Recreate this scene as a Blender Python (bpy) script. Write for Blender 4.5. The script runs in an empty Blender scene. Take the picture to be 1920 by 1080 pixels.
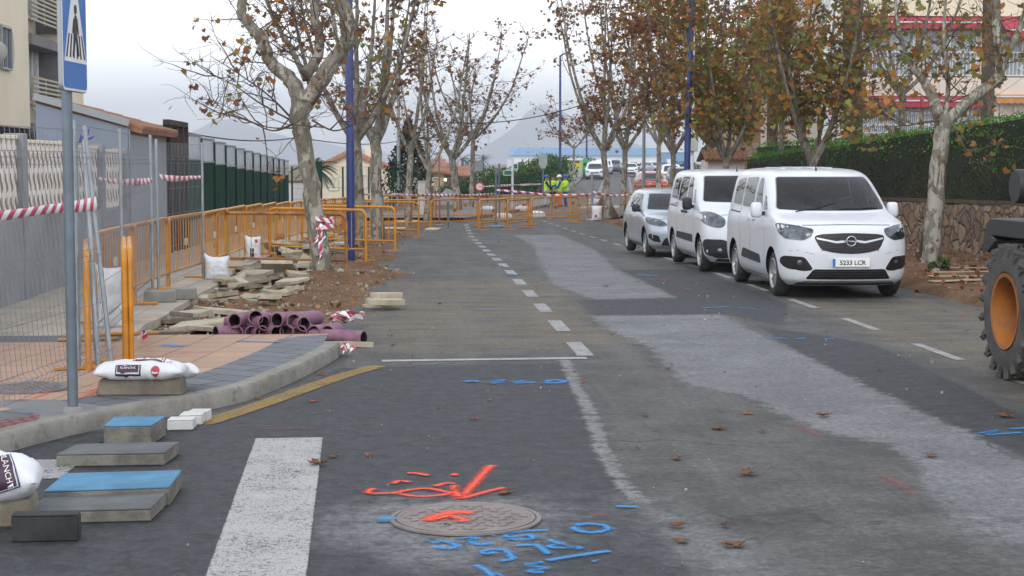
import bpy, bmesh, math, random
import numpy as np
from mathutils import Vector, Matrix, Euler, noise
from mathutils.bvhtree import BVHTree
from mathutils.geometry import delaunay_2d_cdt
R = math.radians
S = bpy.context.scene
COL = S.collection
random.seed(7)

# ---------------------------------------------------------------- camera
FPX = 3100.0
YAW = math.atan(190.0 / FPX); PIT = math.atan(234.0 / FPX); CAMZ = 1.9
cd = bpy.data.cameras.new("camera"); cam = bpy.data.objects.new("camera", cd); COL.objects.link(cam)
cd.sensor_width = 36.0; cd.lens = FPX / 1920 * 36; cd.clip_start = 0.1; cd.clip_end = 20000
cam.location = (0, 0, CAMZ); cam.rotation_euler = (math.pi / 2 - PIT, 0, -YAW)
S.camera = cam

# ---------------------------------------------------------------- world: Nishita behind a broken white overcast
W = bpy.data.worlds.new("World"); S.world = W; W.use_nodes = True
nt = W.node_tree; nt.nodes.clear()
SUN_EL, SUN_AZ = R(38), R(205)          # azimuth measured clockwise from +Y
def wn(t, **k):
    n = nt.nodes.new(t)
    for a, b in k.items(): setattr(n, a, b)
    return n
out = wn('ShaderNodeOutputWorld'); bg = wn('ShaderNodeBackground'); bg.inputs['Strength'].default_value = 0.1
sky = wn('ShaderNodeTexSky', sky_type='NISHITA', sun_disc=False); sky.sun_elevation = SUN_EL; sky.sun_rotation = SUN_AZ
sky.air_density = 1.0; sky.dust_density = 2.0
tc = wn('ShaderNodeTexCoord'); sep = wn('ShaderNodeSeparateXYZ'); nt.links.new(tc.outputs['Generated'], sep.inputs[0])
ramp = wn('ShaderNodeValToRGB'); e = ramp.color_ramp.elements
e[0].position = 0.0; e[0].color = (0.76, 0.79, 0.90, 1); e[1].position = 0.075; e[1].color = (1.0, 1.0, 1.0, 1)
el = ramp.color_ramp.elements.new(0.035); el.color = (0.98, 0.99, 1.0, 1)
for p_, c_ in ((.22, (.77, .785, .81, 1)), (.5, (.48, .50, .55, 1))): el = ramp.color_ramp.elements.new(p_); el.color = c_
mp = wn('ShaderNodeMapping'); mp.inputs['Scale'].default_value = (3.0, 3.0, 16.0); mp.inputs['Location'].default_value = (0.35, 0.1, 0.2)
nt.links.new(tc.outputs['Generated'], mp.inputs[0])
nz = wn('ShaderNodeTexNoise'); nz.inputs['Scale'].default_value = 2.2; nz.inputs['Detail'].default_value = 7; nz.inputs['Roughness'].default_value = 0.6
nt.links.new(mp.outputs[0], nz.inputs['Vector'])
ma = wn('ShaderNodeMath', operation='MULTIPLY_ADD'); ma.inputs[1].default_value = 0.20; ma.inputs[2].default_value = -0.10
nt.links.new(nz.outputs['Fac'], ma.inputs[0])
ad = wn('ShaderNodeMath', operation='ADD'); nt.links.new(sep.outputs['Z'], ad.inputs[0]); nt.links.new(ma.outputs[0], ad.inputs[1])
nt.links.new(ad.outputs[0], ramp.inputs['Fac'])
cl = wn('ShaderNodeVectorMath', operation='SCALE'); cl.inputs['Scale'].default_value = 19.5
nt.links.new(ramp.outputs['Color'], cl.inputs[0])
mx = wn('ShaderNodeMix', data_type='RGBA'); mx.inputs['Factor'].default_value = 0.88
nt.links.new(sky.outputs['Color'], mx.inputs['A']); nt.links.new(cl.outputs[0], mx.inputs['B'])
nt.links.new(mx.outputs['Result'], bg.inputs['Color']); nt.links.new(bg.outputs[0], out.inputs['Surface'])

sd = bpy.data.lights.new("sun", 'SUN'); sd.energy = 0.9; sd.angle = R(14); sd.color = (1.0, 0.97, 0.92)
so = bpy.data.objects.new("sun", sd); COL.objects.link(so)
sdir = Vector((math.sin(SUN_AZ) * math.cos(SUN_EL), math.cos(SUN_AZ) * math.cos(SUN_EL), math.sin(SUN_EL)))
so.rotation_euler = sdir.to_track_quat('Z', 'Y').to_euler()
S.view_settings.view_transform = 'Standard'; S.view_settings.look = 'None'
S.view_settings.exposure = 0.38; S.view_settings.gamma = 1.0
S.cycles.max_bounces = 6; S.cycles.diffuse_bounces = 3; S.cycles.glossy_bounces = 3; S.cycles.transparent_max_bounces = 24
S.cycles.use_denoising = True

# ---------------------------------------------------------------- ground profile along the street
GY = [-3000, 0, 20, 28, 40, 55, 75, 95, 110, 130, 160, 190, 215, 260, 400, 8000]
GZ = [0, 0, 0, -.01, -.16, -.33, -.46, -.53, -.42, -.08, .36, .70, .80, .60, 0.0, 0.0]
_m = [0.0] * len(GY)
for _i in range(1, len(GY) - 1):
    a_ = (GZ[_i] - GZ[_i-1]) / (GY[_i] - GY[_i-1]); b_ = (GZ[_i+1] - GZ[_i]) / (GY[_i+1] - GY[_i])
    _m[_i] = 0 if a_ * b_ <= 0 else 2 * a_ * b_ / (a_ + b_)
def gz(y):
    if y <= GY[0] or y >= GY[-1]: return 0.0
    for i in range(len(GY) - 1):
        if y <= GY[i+1]:
            h = GY[i+1] - GY[i]; t = (y - GY[i]) / h
            return ((2*t**3 - 3*t*t + 1) * GZ[i] + (t**3 - 2*t*t + t) * h * _m[i]
                    + (-2*t**3 + 3*t*t) * GZ[i+1] + (t**3 - t*t) * h * _m[i+1])
FW = Vector((math.sin(YAW) * math.cos(PIT), math.cos(YAW) * math.cos(PIT), -math.sin(PIT)))
RT = Vector((math.cos(YAW), -math.sin(YAW), 0)); UP = RT.cross(FW)
def ray(px, py): return FW + RT * ((px - 960) / FPX) + UP * ((540 - py) / FPX)
def G(px, py, dz=0.0):
    """where the sight line through a photo pixel meets the ground (+dz)"""
    d = ray(px, py); y = 2.0; st = 0.25
    while y < 400:
        z = CAMZ + d.z / d.y * y
        if z < gz(y) + dz:
            lo, hi = y - st, y
            for _ in range(30):
                m = (lo + hi) / 2
                if CAMZ + d.z / d.y * m < gz(m) + dz: hi = m
                else: lo = m
            y = (lo + hi) / 2
            return Vector((d.x / d.y * y, y, gz(y) + dz))
        y += st
    return Vector((d.x / d.y * 400, 400, gz(400) + dz))
def P(px, py, y):
    """the point at distance y on the sight line through a photo pixel"""
    d = ray(px, py); return Vector((d.x / d.y * y, y, CAMZ + d.z / d.y * y))

# ---------------------------------------------------------------- materials
MATS = {}
def newmat(name):
    m = bpy.data.materials.new(name); m.use_nodes = True
    return m, m.node_tree, m.node_tree.nodes['Principled BSDF']
class NT:
    """short hand for wiring nodes"""
    def __init__(s, nt): s.nt = nt
    def n(s, t, ins=None, **k):
        n = s.nt.nodes.new(t)
        for a, b in k.items(): setattr(n, a, b)
        for a, b in (ins or {}).items():
            if isinstance(b, bpy.types.NodeSocket): s.nt.links.new(b, n.inputs[a])
            else: n.inputs[a].default_value = b
        return n
    def l(s, a, b): s.nt.links.new(a, b)
    def math(s, op, a, b=0.0, c=0.0, clamp=False):
        n = s.n('ShaderNodeMath', {0: a, 1: b, 2: c}, operation=op); n.use_clamp = clamp; return n.outputs[0]
    def mix(s, f, a, b, blend='MIX'):
        n = s.n('ShaderNodeMix', data_type='RGBA', blend_type=blend)
        for k, v in (('Factor', f), ('A', a), ('B', b)):
            i = [x for x in n.inputs if x.name == k and x.type in (('VALUE',) if k == 'Factor' else ('RGBA',))][0]
            if isinstance(v, bpy.types.NodeSocket): s.nt.links.new(v, i)
            else: i.default_value = v if k == 'Factor' else (tuple(v) + (1,) if len(v) == 3 else v)
        return [x for x in n.outputs if x.type == 'RGBA'][0]
    def noise(s, vec, scale, detail=4, rough=.55):
        return s.n('ShaderNodeTexNoise', {'Vector': vec, 'Scale': scale, 'Detail': detail, 'Roughness': rough}).outputs['Fac']
    def step(s, v, a, b):
        return s.n('ShaderNodeMapRange', {'Value': v, 'From Min': a, 'From Max': b}, interpolation_type='SMOOTHSTEP').outputs[0]
    def obj(s): return s.n('ShaderNodeTexCoord').outputs['Object']
    def bump(s, h, strength, dist=0.01):
        return s.n('ShaderNodeBump', {'Height': h, 'Strength': strength, 'Distance': dist}).outputs[0]
def M(name, col, rough=.6, var=.15, scale=6, bump=.15, metal=0.0, coat=0.0, col2=None, fine=90, spec=.5, stain=0.0):
    """plain material with two sizes of mottling and a light bump"""
    if name in MATS: return MATS[name]
    m, t, b = newmat(name); N = NT(t); v = N.obj()
    a = N.noise(v, scale, 6, .6); f = N.noise(v, fine, 3, .6)
    c2 = col2 or tuple(max(0, x * (1 - 2 * var)) for x in col)
    c = N.mix(N.step(a, .3, .72), col, c2)
    g = N.n('ShaderNodeHueSaturation', {'Color': c, 'Value': N.math('MULTIPLY_ADD', f, var * 1.6, 1 - var * .8)}).outputs[0]
    if stain:
        s2 = N.noise(v, scale * .35, 8, .7)
        g = N.mix(N.math('MULTIPLY', N.step(s2, .5, .75), stain), g, (.06, .05, .04))
    t.links.new(g, b.inputs['Base Color'])
    b.inputs['Roughness'].default_value = rough; b.inputs['Metallic'].default_value = metal
    b.inputs['Coat Weight'].default_value = coat; b.inputs['Coat Roughness'].default_value = .05
    b.inputs['Specular IOR Level'].default_value = spec
    if bump: t.links.new(N.bump(N.math('ADD', f, a), bump), b.inputs['Normal'])
    MATS[name] = m; return m
M('galv', (.36, .40, .43), .45, .12, 5, .03, metal=.6)
M('galvdark', (.17, .21, .25), .5, .12, 5, .03, metal=.4)
M('wire', (.22, .24, .27), .5, .1, 5, 0, metal=.4)
M('yellow', (.66, .27, .016), .48, .14, 3, .06, coat=.08, stain=.55)
M('yellowfar', (.58, .24, .02), .5, .1, 3, .03, stain=.3)
M('rusty', (.50, .21, .03), .6, .2, 4, .1, col2=(.13, .055, .03), stain=.5)
M('greenbar', (.30, .37, .22), .6, .15, 4, .05, col2=(.20, .17, .08))
M('concrete', (.30, .295, .27), .9, .12, 3, .3, stain=.35)
M('wallbase', (.285, .30, .32), .9, .1, 1.2, .15, stain=.3)
M('greyhouse', (.205, .245, .31), .9, .06, .8, .1)
M('greyfront', (.30, .32, .335), .9, .06, .8, .1)  # front of the grey house: its brighter light is put into this grey
M('cream', (.80, .72, .55), .9, .05, .5, .06)
M('white', (.78, .79, .80), .55, .06, 4, .03)
M('whitewall', (.72, .72, .72), .9, .06, .8, .06)
M('pinkwall', (.74, .65, .57), .9, .06, .6, .06)
M('tanwall', (.52, .38, .22), .9, .1, .6, .08)
M('sack', (.74, .76, .79), .45, .07, 7, .25, stain=.12)
M('purple', (.055, .02, .045), .5, .1, 5, .02)
M('redprint', (.45, .03, .06), .5, .1, 5, .02)
M('tapered', (.55, .05, .10), .4, .05, 5, .0)
M('blueprint', (.05, .06, .16), .5, .1, 5, .0)
M('bluepole', (.02, .045, .20), .38, .15, 2.5, .05, coat=.15, stain=.25)
M('bluesign', (.01, .16, .52), .35, .03, 3, 0, coat=.2)
M('signgrey', (.33, .36, .38), .45, .08, 3, .02, metal=.3)
M('black', (.012, .012, .013), .5, .2, 6, .05)
M('rubber', (.022, .023, .024), .85, .25, 9, .2, col2=(.05, .045, .04))
M('rubberdusty', (.045, .047, .050), .92, .3, 4, .35, col2=(.095, .088, .078), stain=.25)
M('plasticdark', (.025, .026, .03), .55, .1, 8, .05)
M('darkbrown', (.035, .022, .015), .7, .2, 4, .1)
M('silver', (.55, .57, .60), .25, .05, 3, 0, metal=.7)
M('carwhite', (.66, .69, .735), .30, .03, 1, 0, coat=.45)
M('carsilver', (.44, .49, .55), .28, .03, 1, 0, metal=.35, coat=.6)
M('carred', (.42, .02, .02), .3, .03, 1, 0, coat=.6)
M('cargrey', (.13, .15, .17), .3, .03, 1, 0, coat=.6)
M('glass', (.012, .016, .020), .06, .1, 1, 0, spec=.55)
M('sideglass', (.05, .06, .07), .04, .1, 1, 0, spec=1.0)
M('window', (.06, .08, .10), .08, .2, .8, 0)
M('curtain', (.42, .47, .50), .7, .15, 1.5, .05)
M('lamp', (.16, .18, .20), .10, .35, 9, .25, metal=.75, coat=.8, col2=(.03, .035, .04), fine=30)
M('redlamp', (.3, .01, .01), .2, .1, 8, 0, coat=.4)
M('plate', (.78, .78, .76), .4, .03, 3, 0)
M('ink', (.012, .012, .014), .5, .0, 3, 0)
M('alloy', (.42, .43, .44), .35, .06, 6, 0, metal=.6)
M('rimorange', (.36, .125, .015), .65, .2, 4, .1, col2=(.20, .075, .025), stain=.6)
M('machineyellow', (.60, .30, .02), .45, .1, 3, .03)
M('slab', (.41, .36, .265), .9, .18, 5, .35, col2=(.27, .225, .15), stain=.35)
M('slabdark', (.25, .225, .175), .95, .2, 5, .4, col2=(.14, .12, .09))
M('paver', (.135, .145, .15), .88, .16, 5, .3, fine=160, stain=.25)
M('paverside', (.22, .21, .18), .92, .24, 7, .7, fine=45, stain=.35)
M('paverblue', (.085, .25, .40), .8, .16, 4, .12, fine=160, stain=.35)
M('paverblack', (.035, .036, .038), .8, .3, 7, .3)
M('whiteblock', (.60, .60, .58), .7, .06, 5, .1)
M('pipe', (.20, .075, .14), .7, .26, 6, .15, col2=(.28, .17, .21), stain=.35)
M('pipein', (.02, .012, .018), .8, .2, 6, .05)
M('slablight', (.49, .445, .345), .9, .14, 5, .35, col2=(.38, .33, .24), stain=.3)
M('kerb', (.335, .325, .285), .9, .14, 4, .3, stain=.3)
M('plank', (.42, .34, .23), .85, .2, 3, .2)
M('timber', (.05, .035, .025), .85, .2, 4, .2)
M('awning', (.45, .055, .09), .75, .1, 2, .05)
M('orangeawning', (.55, .27, .09), .75, .1, 2, .05)
M('rail', (.70, .72, .74), .5, .04, 3, 0)
M('shutter', (.50, .45, .34), .7, .1, 3, .05)
M('balcony', (.20, .19, .20), .8, .1, 1, .05)
M('green', (.015, .26, .075), .5, .06, 2, .03)
M('greensign', (.02, .19, .12), .5, .06, 2, .0)
M('fencegreen', (.010, .062, .042), .8, .2, 1.5, .05, spec=.2)
M('postgreen', (.010, .045, .036), .7, .1, 3, 0, spec=.3)
M('bin', (.40, .41, .36), .6, .06, 2, .05)
M('binlabel', (.62, .50, .03), .6, .15, 8, 0)
M('cabinet', (.56, .55, .50), .7, .06, 2, .02)
M('hiviz', (.50, .80, .02), .6, .05, 5, .05)
M('orangeviz', (.95, .14, .01), .6, .06, 5, .05)
M('reflective', (.62, .64, .62), .4, .03, 5, 0)
M('navy', (.012, .018, .045), .8, .1, 8, .1)
M('bluecloth', (.02, .10, .38), .8, .1, 8, .1)
M('palecloth', (.42, .44, .46), .8, .1, 8, .1)
M('skin', (.42, .22, .15), .55, .08, 12, .03)
M('hair', (.03, .02, .015), .7, .2, 20, .1)
M('helmetwhite', (.80, .80, .80), .3, .02, 3, 0)
M('helmetblue', (.02, .10, .42), .3, .02, 3, 0)
M('roofblue', (.20, .33, .50), .6, .06, .1, 0)
M('farwhite', (.75, .77, .80), .8, .04, .1, 0)
M('farmountain', (.44, .45, .48), 1.0, .1, .004, 0, fine=.02)  # even pale grey: part of the haze fade is put into the rock colour
M('boots', (.03, .025, .02), .8, .1, 9, .1)
M('stonewallmortar', (.10, .075, .05), .95, .2, 5, .3)

def car_glass():
    m, t, b = newmat('carglass'); N = NT(t); o = t.nodes['Material Output']
    tr = N.n('ShaderNodeBsdfTransparent', {'Color': (.62, .66, .67, 1)}); gl = N.n('ShaderNodeBsdfGlossy', {'Color': (1, 1, 1, 1), 'Roughness': .015}); fr = N.n('ShaderNodeFresnel', {'IOR': 1.42})
    ms = N.n('ShaderNodeMixShader', {0: N.math('MULTIPLY', fr.outputs[0], .95)}); t.links.new(tr.outputs[0], ms.inputs[1]); t.links.new(gl.outputs[0], ms.inputs[2]); t.links.new(ms.outputs[0], o.inputs['Surface']); MATS['carglass'] = m
car_glass()
M('interior', (.05, .052, .056), .8, .2, 5, .1); M('seat', (.10, .102, .11), .85, .2, 8, .2)
def glass_panel():
    m, t, b = newmat('translucent_panel')
    b.inputs['Base Color'].default_value = (.52, .58, .62, 1); b.inputs['Roughness'].default_value = .25
    b.inputs['Alpha'].default_value = .55
    return m
MATS['translucent'] = glass_panel()

# ---------------------------------------------------------------- mesh collecting
class MB:
    def __init__(s): s.v = []; s.f = []; s.m = []; s.mi = 0; s.X = None
    def _a(s, vs, fs):
        o = len(s.v)
        if s.X is not None: vs = [s.X @ Vector(p) for p in vs]
        s.v.extend([tuple(p) for p in vs]); s.f.extend([tuple(o + i for i in f) for f in fs]); s.m.extend([s.mi] * len(fs)); return s
    def box(s, c, d, rz=0, M3=None, taper=1.0):
        hx, hy, hz = d[0]/2, d[1]/2, d[2]/2; vs = []
        Q = M3 or Matrix.Rotation(rz, 3, 'Z')
        for k in (-1, 1):
            q = taper if k > 0 else 1
            for x, y in ((-1, -1), (1, -1), (1, 1), (-1, 1)): vs.append(Vector(c) + Q @ Vector((x*hx*q, y*hy*q, k*hz)))
        return s._a(vs, [(3,2,1,0), (4,5,6,7), (0,1,5,4), (1,2,6,5), (2,3,7,6), (3,0,4,7)])
    def bar(s, a, b, w, h=None, up=(0, 0, 1)):
        a = Vector(a); b = Vector(b); d = b - a; L = d.length; y = d.normalized(); x = y.cross(Vector(up))
        if x.length < 1e-4: x = Vector((1, 0, 0))
        x.normalize(); z = x.cross(y)
        return s.box((a + b) / 2, (w, L, h or w), M3=Matrix((x, y, z)).transposed())
    def tube(s, pts, r, n=8, caps=True):
        pts = [Vector(p) for p in pts]; K = len(pts)
        rs = r if isinstance(r, (list, tuple)) else [r] * K
        vs = []; fs = []; prev = None
        for i, p in enumerate(pts):
            t = (pts[min(i+1, K-1)] - pts[max(i-1, 0)])
            t = t.normalized() if t.length > 1e-9 else Vector((0, 0, 1))
            if prev is None:
                u = t.orthogonal().normalized()
            else:
                u = prev - t * prev.dot(t); u = u.normalized() if u.length > 1e-6 else t.orthogonal().normalized()
            prev = u; w = t.cross(u)
            for k in range(n):
                a = 2 * math.pi * k / n; vs.append(p + (u * math.cos(a) + w * math.sin(a)) * rs[i])
        for i in range(K - 1):
            for k in range(n): fs.append((i*n + k, i*n + (k+1) % n, (i+1)*n + (k+1) % n, (i+1)*n + k))
        if caps: fs += [tuple(range(n))[::-1], tuple((K-1)*n + k for k in range(n))]
        return s._a(vs, fs)
    def lathe(s, prof, n=24, X=None, caps=True):
        """prof: (radius, height) around local Z; X places it"""
        X = X or Matrix(); vs = []; fs = []; K = len(prof)
        for r, z in prof:
            for k in range(n):
                a = 2 * math.pi * k / n; vs.append(X @ Vector((r * math.cos(a), r * math.sin(a), z)))
        for i in range(K - 1):
            for k in range(n): fs.append((i*n + k, i*n + (k+1) % n, (i+1)*n + (k+1) % n, (i+1)*n + k))
        if caps and prof[0][0] > 1e-5: fs.append(tuple(range(n))[::-1])
        if caps and prof[-1][0] > 1e-5: fs.append(tuple((K-1)*n + k for k in range(n)))
        return s._a(vs, fs)
    def prism(s, out2, z0, z1, X=None):
        """flat outline in local XY pushed from z0 to z1"""
        X = X or Matrix(); n = len(out2)
        vs = [X @ Vector((x, y, z0)) for x, y in out2] + [X @ Vector((x, y, z1)) for x, y in out2]
        return s._a(vs, [tuple(range(n))[::-1], tuple(range(n, 2*n))] + [(i, (i+1) % n, n + (i+1) % n, n + i) for i in range(n)])
    def sheet(s, rows):
        """rows of equal length -> quads"""
        n = len(rows[0]); vs = [p for r in rows for p in r]
        return s._a(vs, [(i*n + k, i*n + k + 1, (i+1)*n + k + 1, (i+1)*n + k) for i in range(len(rows)-1) for k in range(n-1)])
    def sphere(s, c, r, n=12, k=8, X=None):
        rr = r if isinstance(r, (list, tuple)) else (r, r, r)
        T = Matrix.Translation(Vector(c)) @ (X or Matrix()) @ Matrix.Diagonal((*rr, 1))
        return s.lathe([(max(1e-6, math.sin(math.pi*i/k)), -math.cos(math.pi*i/k)) for i in range(k+1)], n, T)
    def build(s, name, mats, parent=None, smooth=None, bevel=0, attrs=None, seg=1):
        us = sorted({i for f in s.f for i in f})
        if len(us) < len(s.v):
            mp_ = {a: b for b, a in enumerate(us)}; s.v = [s.v[i] for i in us]; s.f = [tuple(mp_[i] for i in f) for f in s.f]
        me = bpy.data.meshes.new(name); me.from_pydata(s.v, [], s.f)
        if not isinstance(mats, (list, tuple)): mats = [mats]
        for m in mats: me.materials.append(MATS[m] if isinstance(m, str) else m)
        me.polygons.foreach_set('material_index', s.m)
        if bevel or smooth is not None:
            bm = bmesh.new(); bm.from_mesh(me)
            bmesh.ops.recalc_face_normals(bm, faces=bm.faces)
            if bevel:
                ed = [e for e in bm.edges if len(e.link_faces) == 2 and e.calc_face_angle(0) > R(35)]
                bmesh.ops.bevel(bm, geom=ed, offset=bevel, segments=seg, affect='EDGES', clamp_overlap=True)
            bm.to_mesh(me); bm.free()
        if smooth is not None:
            me.polygons.foreach_set('use_smooth', [True] * len(me.polygons))
            if smooth < 180: me.set_sharp_from_angle(angle=R(smooth))
        me.update()
        o = bpy.data.objects.new(name, me); COL.objects.link(o)
        if parent is not None: o.parent = parent
        return o
def setp(o, label=None, cat=None, group=None, kind=None):
    if label: o['label'] = label
    if cat: o['category'] = cat; o['kind'] = 'thing'
    if group: o['group'] = group
    if kind: o['kind'] = kind
    return o
def thing(name, label, cat, loc=(0, 0, 0), rz=0, group=None):
    o = bpy.data.objects.new(name, None); COL.objects.link(o); o.location = loc; o.rotation_euler = (0, 0, rz)
    o.empty_display_size = .2
    return setp(o, label, cat, group)
def struct(o): o['kind'] = 'structure'; return o
def copy_tree(o, parent=None):
    c = o.copy(); COL.objects.link(c)
    if parent is not None: c.parent = parent
    for ch in list(o.children): copy_tree(ch, c)
    return c
def text_mesh(s, size, name, mat, parent=None, X=None, depth=.002, font_scale_x=1.0, bold=0.0):
    cu = bpy.data.curves.new(name, 'FONT'); cu.body = s; cu.size = size; cu.extrude = depth; cu.align_x = 'CENTER'; cu.align_y = 'CENTER'; cu.offset = bold
    cu.resolution_u = 3
    tmp = bpy.data.objects.new(name + '_tmp', cu); COL.objects.link(tmp)
    dg = bpy.context.evaluated_depsgraph_get(); me = bpy.data.meshes.new_from_object(tmp.evaluated_get(dg))
    bpy.data.objects.remove(tmp); bpy.data.curves.remove(cu)
    T = (X or Matrix()) @ Matrix.Diagonal((font_scale_x, 1, 1, 1)); me.transform(T)
    me.materials.clear(); me.materials.append(MATS[mat]); me.name = name
    o = bpy.data.objects.new(name, me); COL.objects.link(o)
    if parent is not None: o.parent = parent
    return o
# a frame whose local XY lies on a vertical plane facing the camera side (-Y): X right, Y up, Z towards viewer
def facing(loc, rz=0, tilt=0): return Matrix.Translation(loc) @ Matrix.Rotation(rz, 4, 'Z') @ Matrix.Rotation(R(90) - tilt, 4, 'X')
# ================================================================ GROUND, ROAD, PAVEMENTS
def interp(tab, y):
    if y <= tab[0][0]: return tab[0][1]
    for (a, b), (c, d) in zip(tab, tab[1:]):
        if y <= c: return b + (d - b) * (y - a) / (c - a)
    return tab[-1][1]
def n3(x, y, s, z=0.0): return noise.noise(Vector((x * s, y * s, z)))
def ystations(a, b):
    ys = []; y = a
    while y < b - 1e-6:
        ys.append(y); y += .12 if y < 30 else .3 if y < 67 else 2.0 if y < 280 else 60
    return ys + [b]
LEFT_EDGE = [(0, -3.0), (45, -3.0), (55, -.9), (67, 2.0), (80, 5.2), (92, 7.6), (120, 11.5), (170, 17.9), (190, 21.5), (215, 26), (280, 37)]
RIGHT_EDGE = [(0, 7.6), (60, 7.5), (67, 7.8), (75, 9.8), (85, 12.5), (95, 14.8), (107, 17), (150, 23.4), (190, 29.3), (215, 33.5), (280, 45)]

# terrain to the horizon
def terrain_z(x, y):
    z = gz(y) - .10
    if x > 11.3 and 14 < y < 75: z += 1.05 * min(1, (x - 11.3) / .25) * min(1, (y - 14) / 4, (75 - y) / 8) + .03 * max(0, x - 12)
    return z
mb = MB(); rows = []
xs = [-5600, -1500, -300, -100, -40, -20, -10, -5.2, -2.8, 0, 4, 7.5, 9, 11.28, 11.6, 13, 16, 20, 26, 34, 45, 60, 100, 300, 1500, 5600]
for y in [-120, -40, 0] + [2*i for i in range(1, 140)] + [300, 340, 400, 600, 1200, 2500, 5500]:
    rows.append([(x, y, terrain_z(x, y)) for x in xs])
mb.sheet(rows)
M('soil', (.20, .15, .10), .95, .25, .6, .3, col2=(.12, .10, .06))
struct(mb.build('ground', 'soil', smooth=180))

# ---- the asphalt with its patches (signed distances to patch outlines; edges roughened in the shader)
def wpoly(px, dz=0): return np.array([[G(a, b, dz).x, G(a, b, dz).y] for a, b in px])
def sdf(pts, poly, closed=True):
    q = poly; n = len(q); best = np.full(len(pts), 1e9); ins = np.zeros(len(pts), bool)
    for i in range(n if closed else n - 1):
        a = q[i]; b = q[(i+1) % n]; d = b - a; L = (d @ d) + 1e-12
        t = np.clip(((pts - a) @ d) / L, 0, 1); best = np.minimum(best, np.hypot(*(pts - a - t[:, None] * d).T))
        if closed:
            c = (a[1] > pts[:, 1]) != (b[1] > pts[:, 1])
            xx = a[0] + (pts[:, 1] - a[1]) * d[0] / (d[1] if abs(d[1]) > 1e-9 else 1e-9)
            ins ^= c & (pts[:, 0] < xx)
    return np.where(ins, best, -best)
ys = ystations(1.0, 280); NC = 130; pts = []; rows = []
for y in ys:
    l = interp(LEFT_EDGE, y); r = interp(RIGHT_EDGE, y); z = gz(y)
    rr = [(l + (r - l) * k / NC, y, z) for k in range(NC + 1)]
    rows.append(rr); pts += [(p[0], p[1]) for p in rr]
pts = np.array(pts)
PATCH = [[(1157,506),(1270,558),(1110,561),(1035,534),(1010,492),(1000,460),(960,440),(1050,440),(1120,470)],
         [(1105,592),(1350,590),(1400,614),(1472,647),(1573,697),(1653,737),(1707,762),(1815,809),(1920,860),(2000,900),(2000,1060),(1920,1030),(1800,960),(1730,920),(1720,870),(1660,832),(1560,815),(1480,785),(1400,744),(1290,722),(1265,700),(1250,690),(1215,650),(1150,625)]]
SEAM = [(1058,672),(1075,715),(1100,760),(1112,790),(1128,840),(1150,880),(1172,910),(1200,938)]
DARK = [[(630,690),(1058,680),(1078,735),(1105,790),(1130,860),(1190,935),(1240,990),(1320,1090),(500,1090),(-300,1090),(-300,830),(380,800),(560,730)],
        [(1425,612),(1500,622),(1640,645),(1790,715),(1960,800),(1960,876),(1815,811),(1653,739),(1472,649)],
        [(1162,506),(1310,505),(1480,570),(1470,612),(1350,589),(1105,591),(1080,563),(1268,559)]]
SAND = [[(750,530),(980,520),(1080,545),(1080,600),(1180,640),(1090,655),(720,662),(690,640),(690,590)], [(1480,565),(1720,560),(1860,585),(1960,690),(1960,760),(1850,700),(1690,650)]]
DUST = [[(560,960),(760,925),(1010,930),(1090,965),(1060,1015),(900,1070),(740,1075),(600,1015)], [(1730,900),(1960,900),(1960,1090),(1800,1000)], [(1150,930),(1260,940),(1500,1090),(1330,1090)]]
def layer(polys, **k): return np.max([sdf(pts, wpoly(p)) for p in polys], axis=0)
A_patch = layer(PATCH); A_dark = layer(DARK); A_sand = layer(SAND); A_dust = layer(DUST)
A_seam = sdf(pts, wpoly(SEAM), False)
mb = MB(); mb.sheet(rows)
m, t, b = newmat('asphalt'); N = NT(t); v = N.obj()
def at(n): return N.n('ShaderNodeAttribute', attribute_name=n).outputs['Fac']
nb = N.noise(v, 1.1, 8, .68); nm = N.noise(v, 7, 6, .72); nf = N.noise(v, 60, 4, .75); ng = N.noise(v, 170, 2, .6)
w1 = N.math('MULTIPLY_ADD', nm, .26, -.13); w2 = N.math('MULTIPLY_ADD', nb, .7, -.35)
wob = N.math('ADD', w1, N.math('MULTIPLY_ADD', nf, .07, -.035))
# lengthwise wear (tyre tracks) : noise stretched along the street
mpg = N.n('ShaderNodeMapping', {'Vector': v, 'Scale': (1.4, .10, 1)}).outputs[0]
trk = N.noise(mpg, 1.6, 5, .6)
base = N.mix(N.step(N.math('ADD', nb, N.math('MULTIPLY_ADD', nm, .4, -.2)), .35, .68), (.046, .0465, .045), (.092, .091, .086))
base = N.mix(N.math('MULTIPLY', N.step(trk, .45, .72), .55), base, (.122, .120, .112))
dk = N.step(N.math('ADD', at('dark'), wob), -.03, .05)
base = N.mix(N.math('MULTIPLY', dk, .9), base, N.mix(N.step(nm, .32, .68), (.015, .0175, .021), (.042, .046, .052)))
sn = N.step(N.math('ADD', at('sand'), N.math('ADD', w1, w2)), -.35, .35)
base = N.mix(N.math('MULTIPLY', N.math('MULTIPLY', sn, .6), N.step(N.noise(N.n('ShaderNodeMapping', {'Vector': v, 'Scale': (.35, 1.6, 1)}).outputs[0], 2.0, 5, .6), .3, .65)), base, (.165, .124, .070))
du = N.step(N.math('ADD', at('dust'), N.math('ADD', w1, w2)), -.25, .4)
base = N.mix(N.math('MULTIPLY', N.math('MULTIPLY', du, .85), N.step(nm, .28, .56)), base, (.165, .168, .172))
pa = N.math('MULTIPLY', N.step(N.math('ADD', at('patch'), N.math('ADD', wob, w1)), -.03, .07), N.step(N.math('ADD', at('patch'), N.math('MULTIPLY_ADD', nm, 1.6, -.62)), -.1, .12))
pc = N.mix(N.step(N.math('ADD', nb, N.math('MULTIPLY_ADD', nm, .5, -.25)), .33, .7), (.118, .122, .127), (.176, .180, .185))
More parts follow.
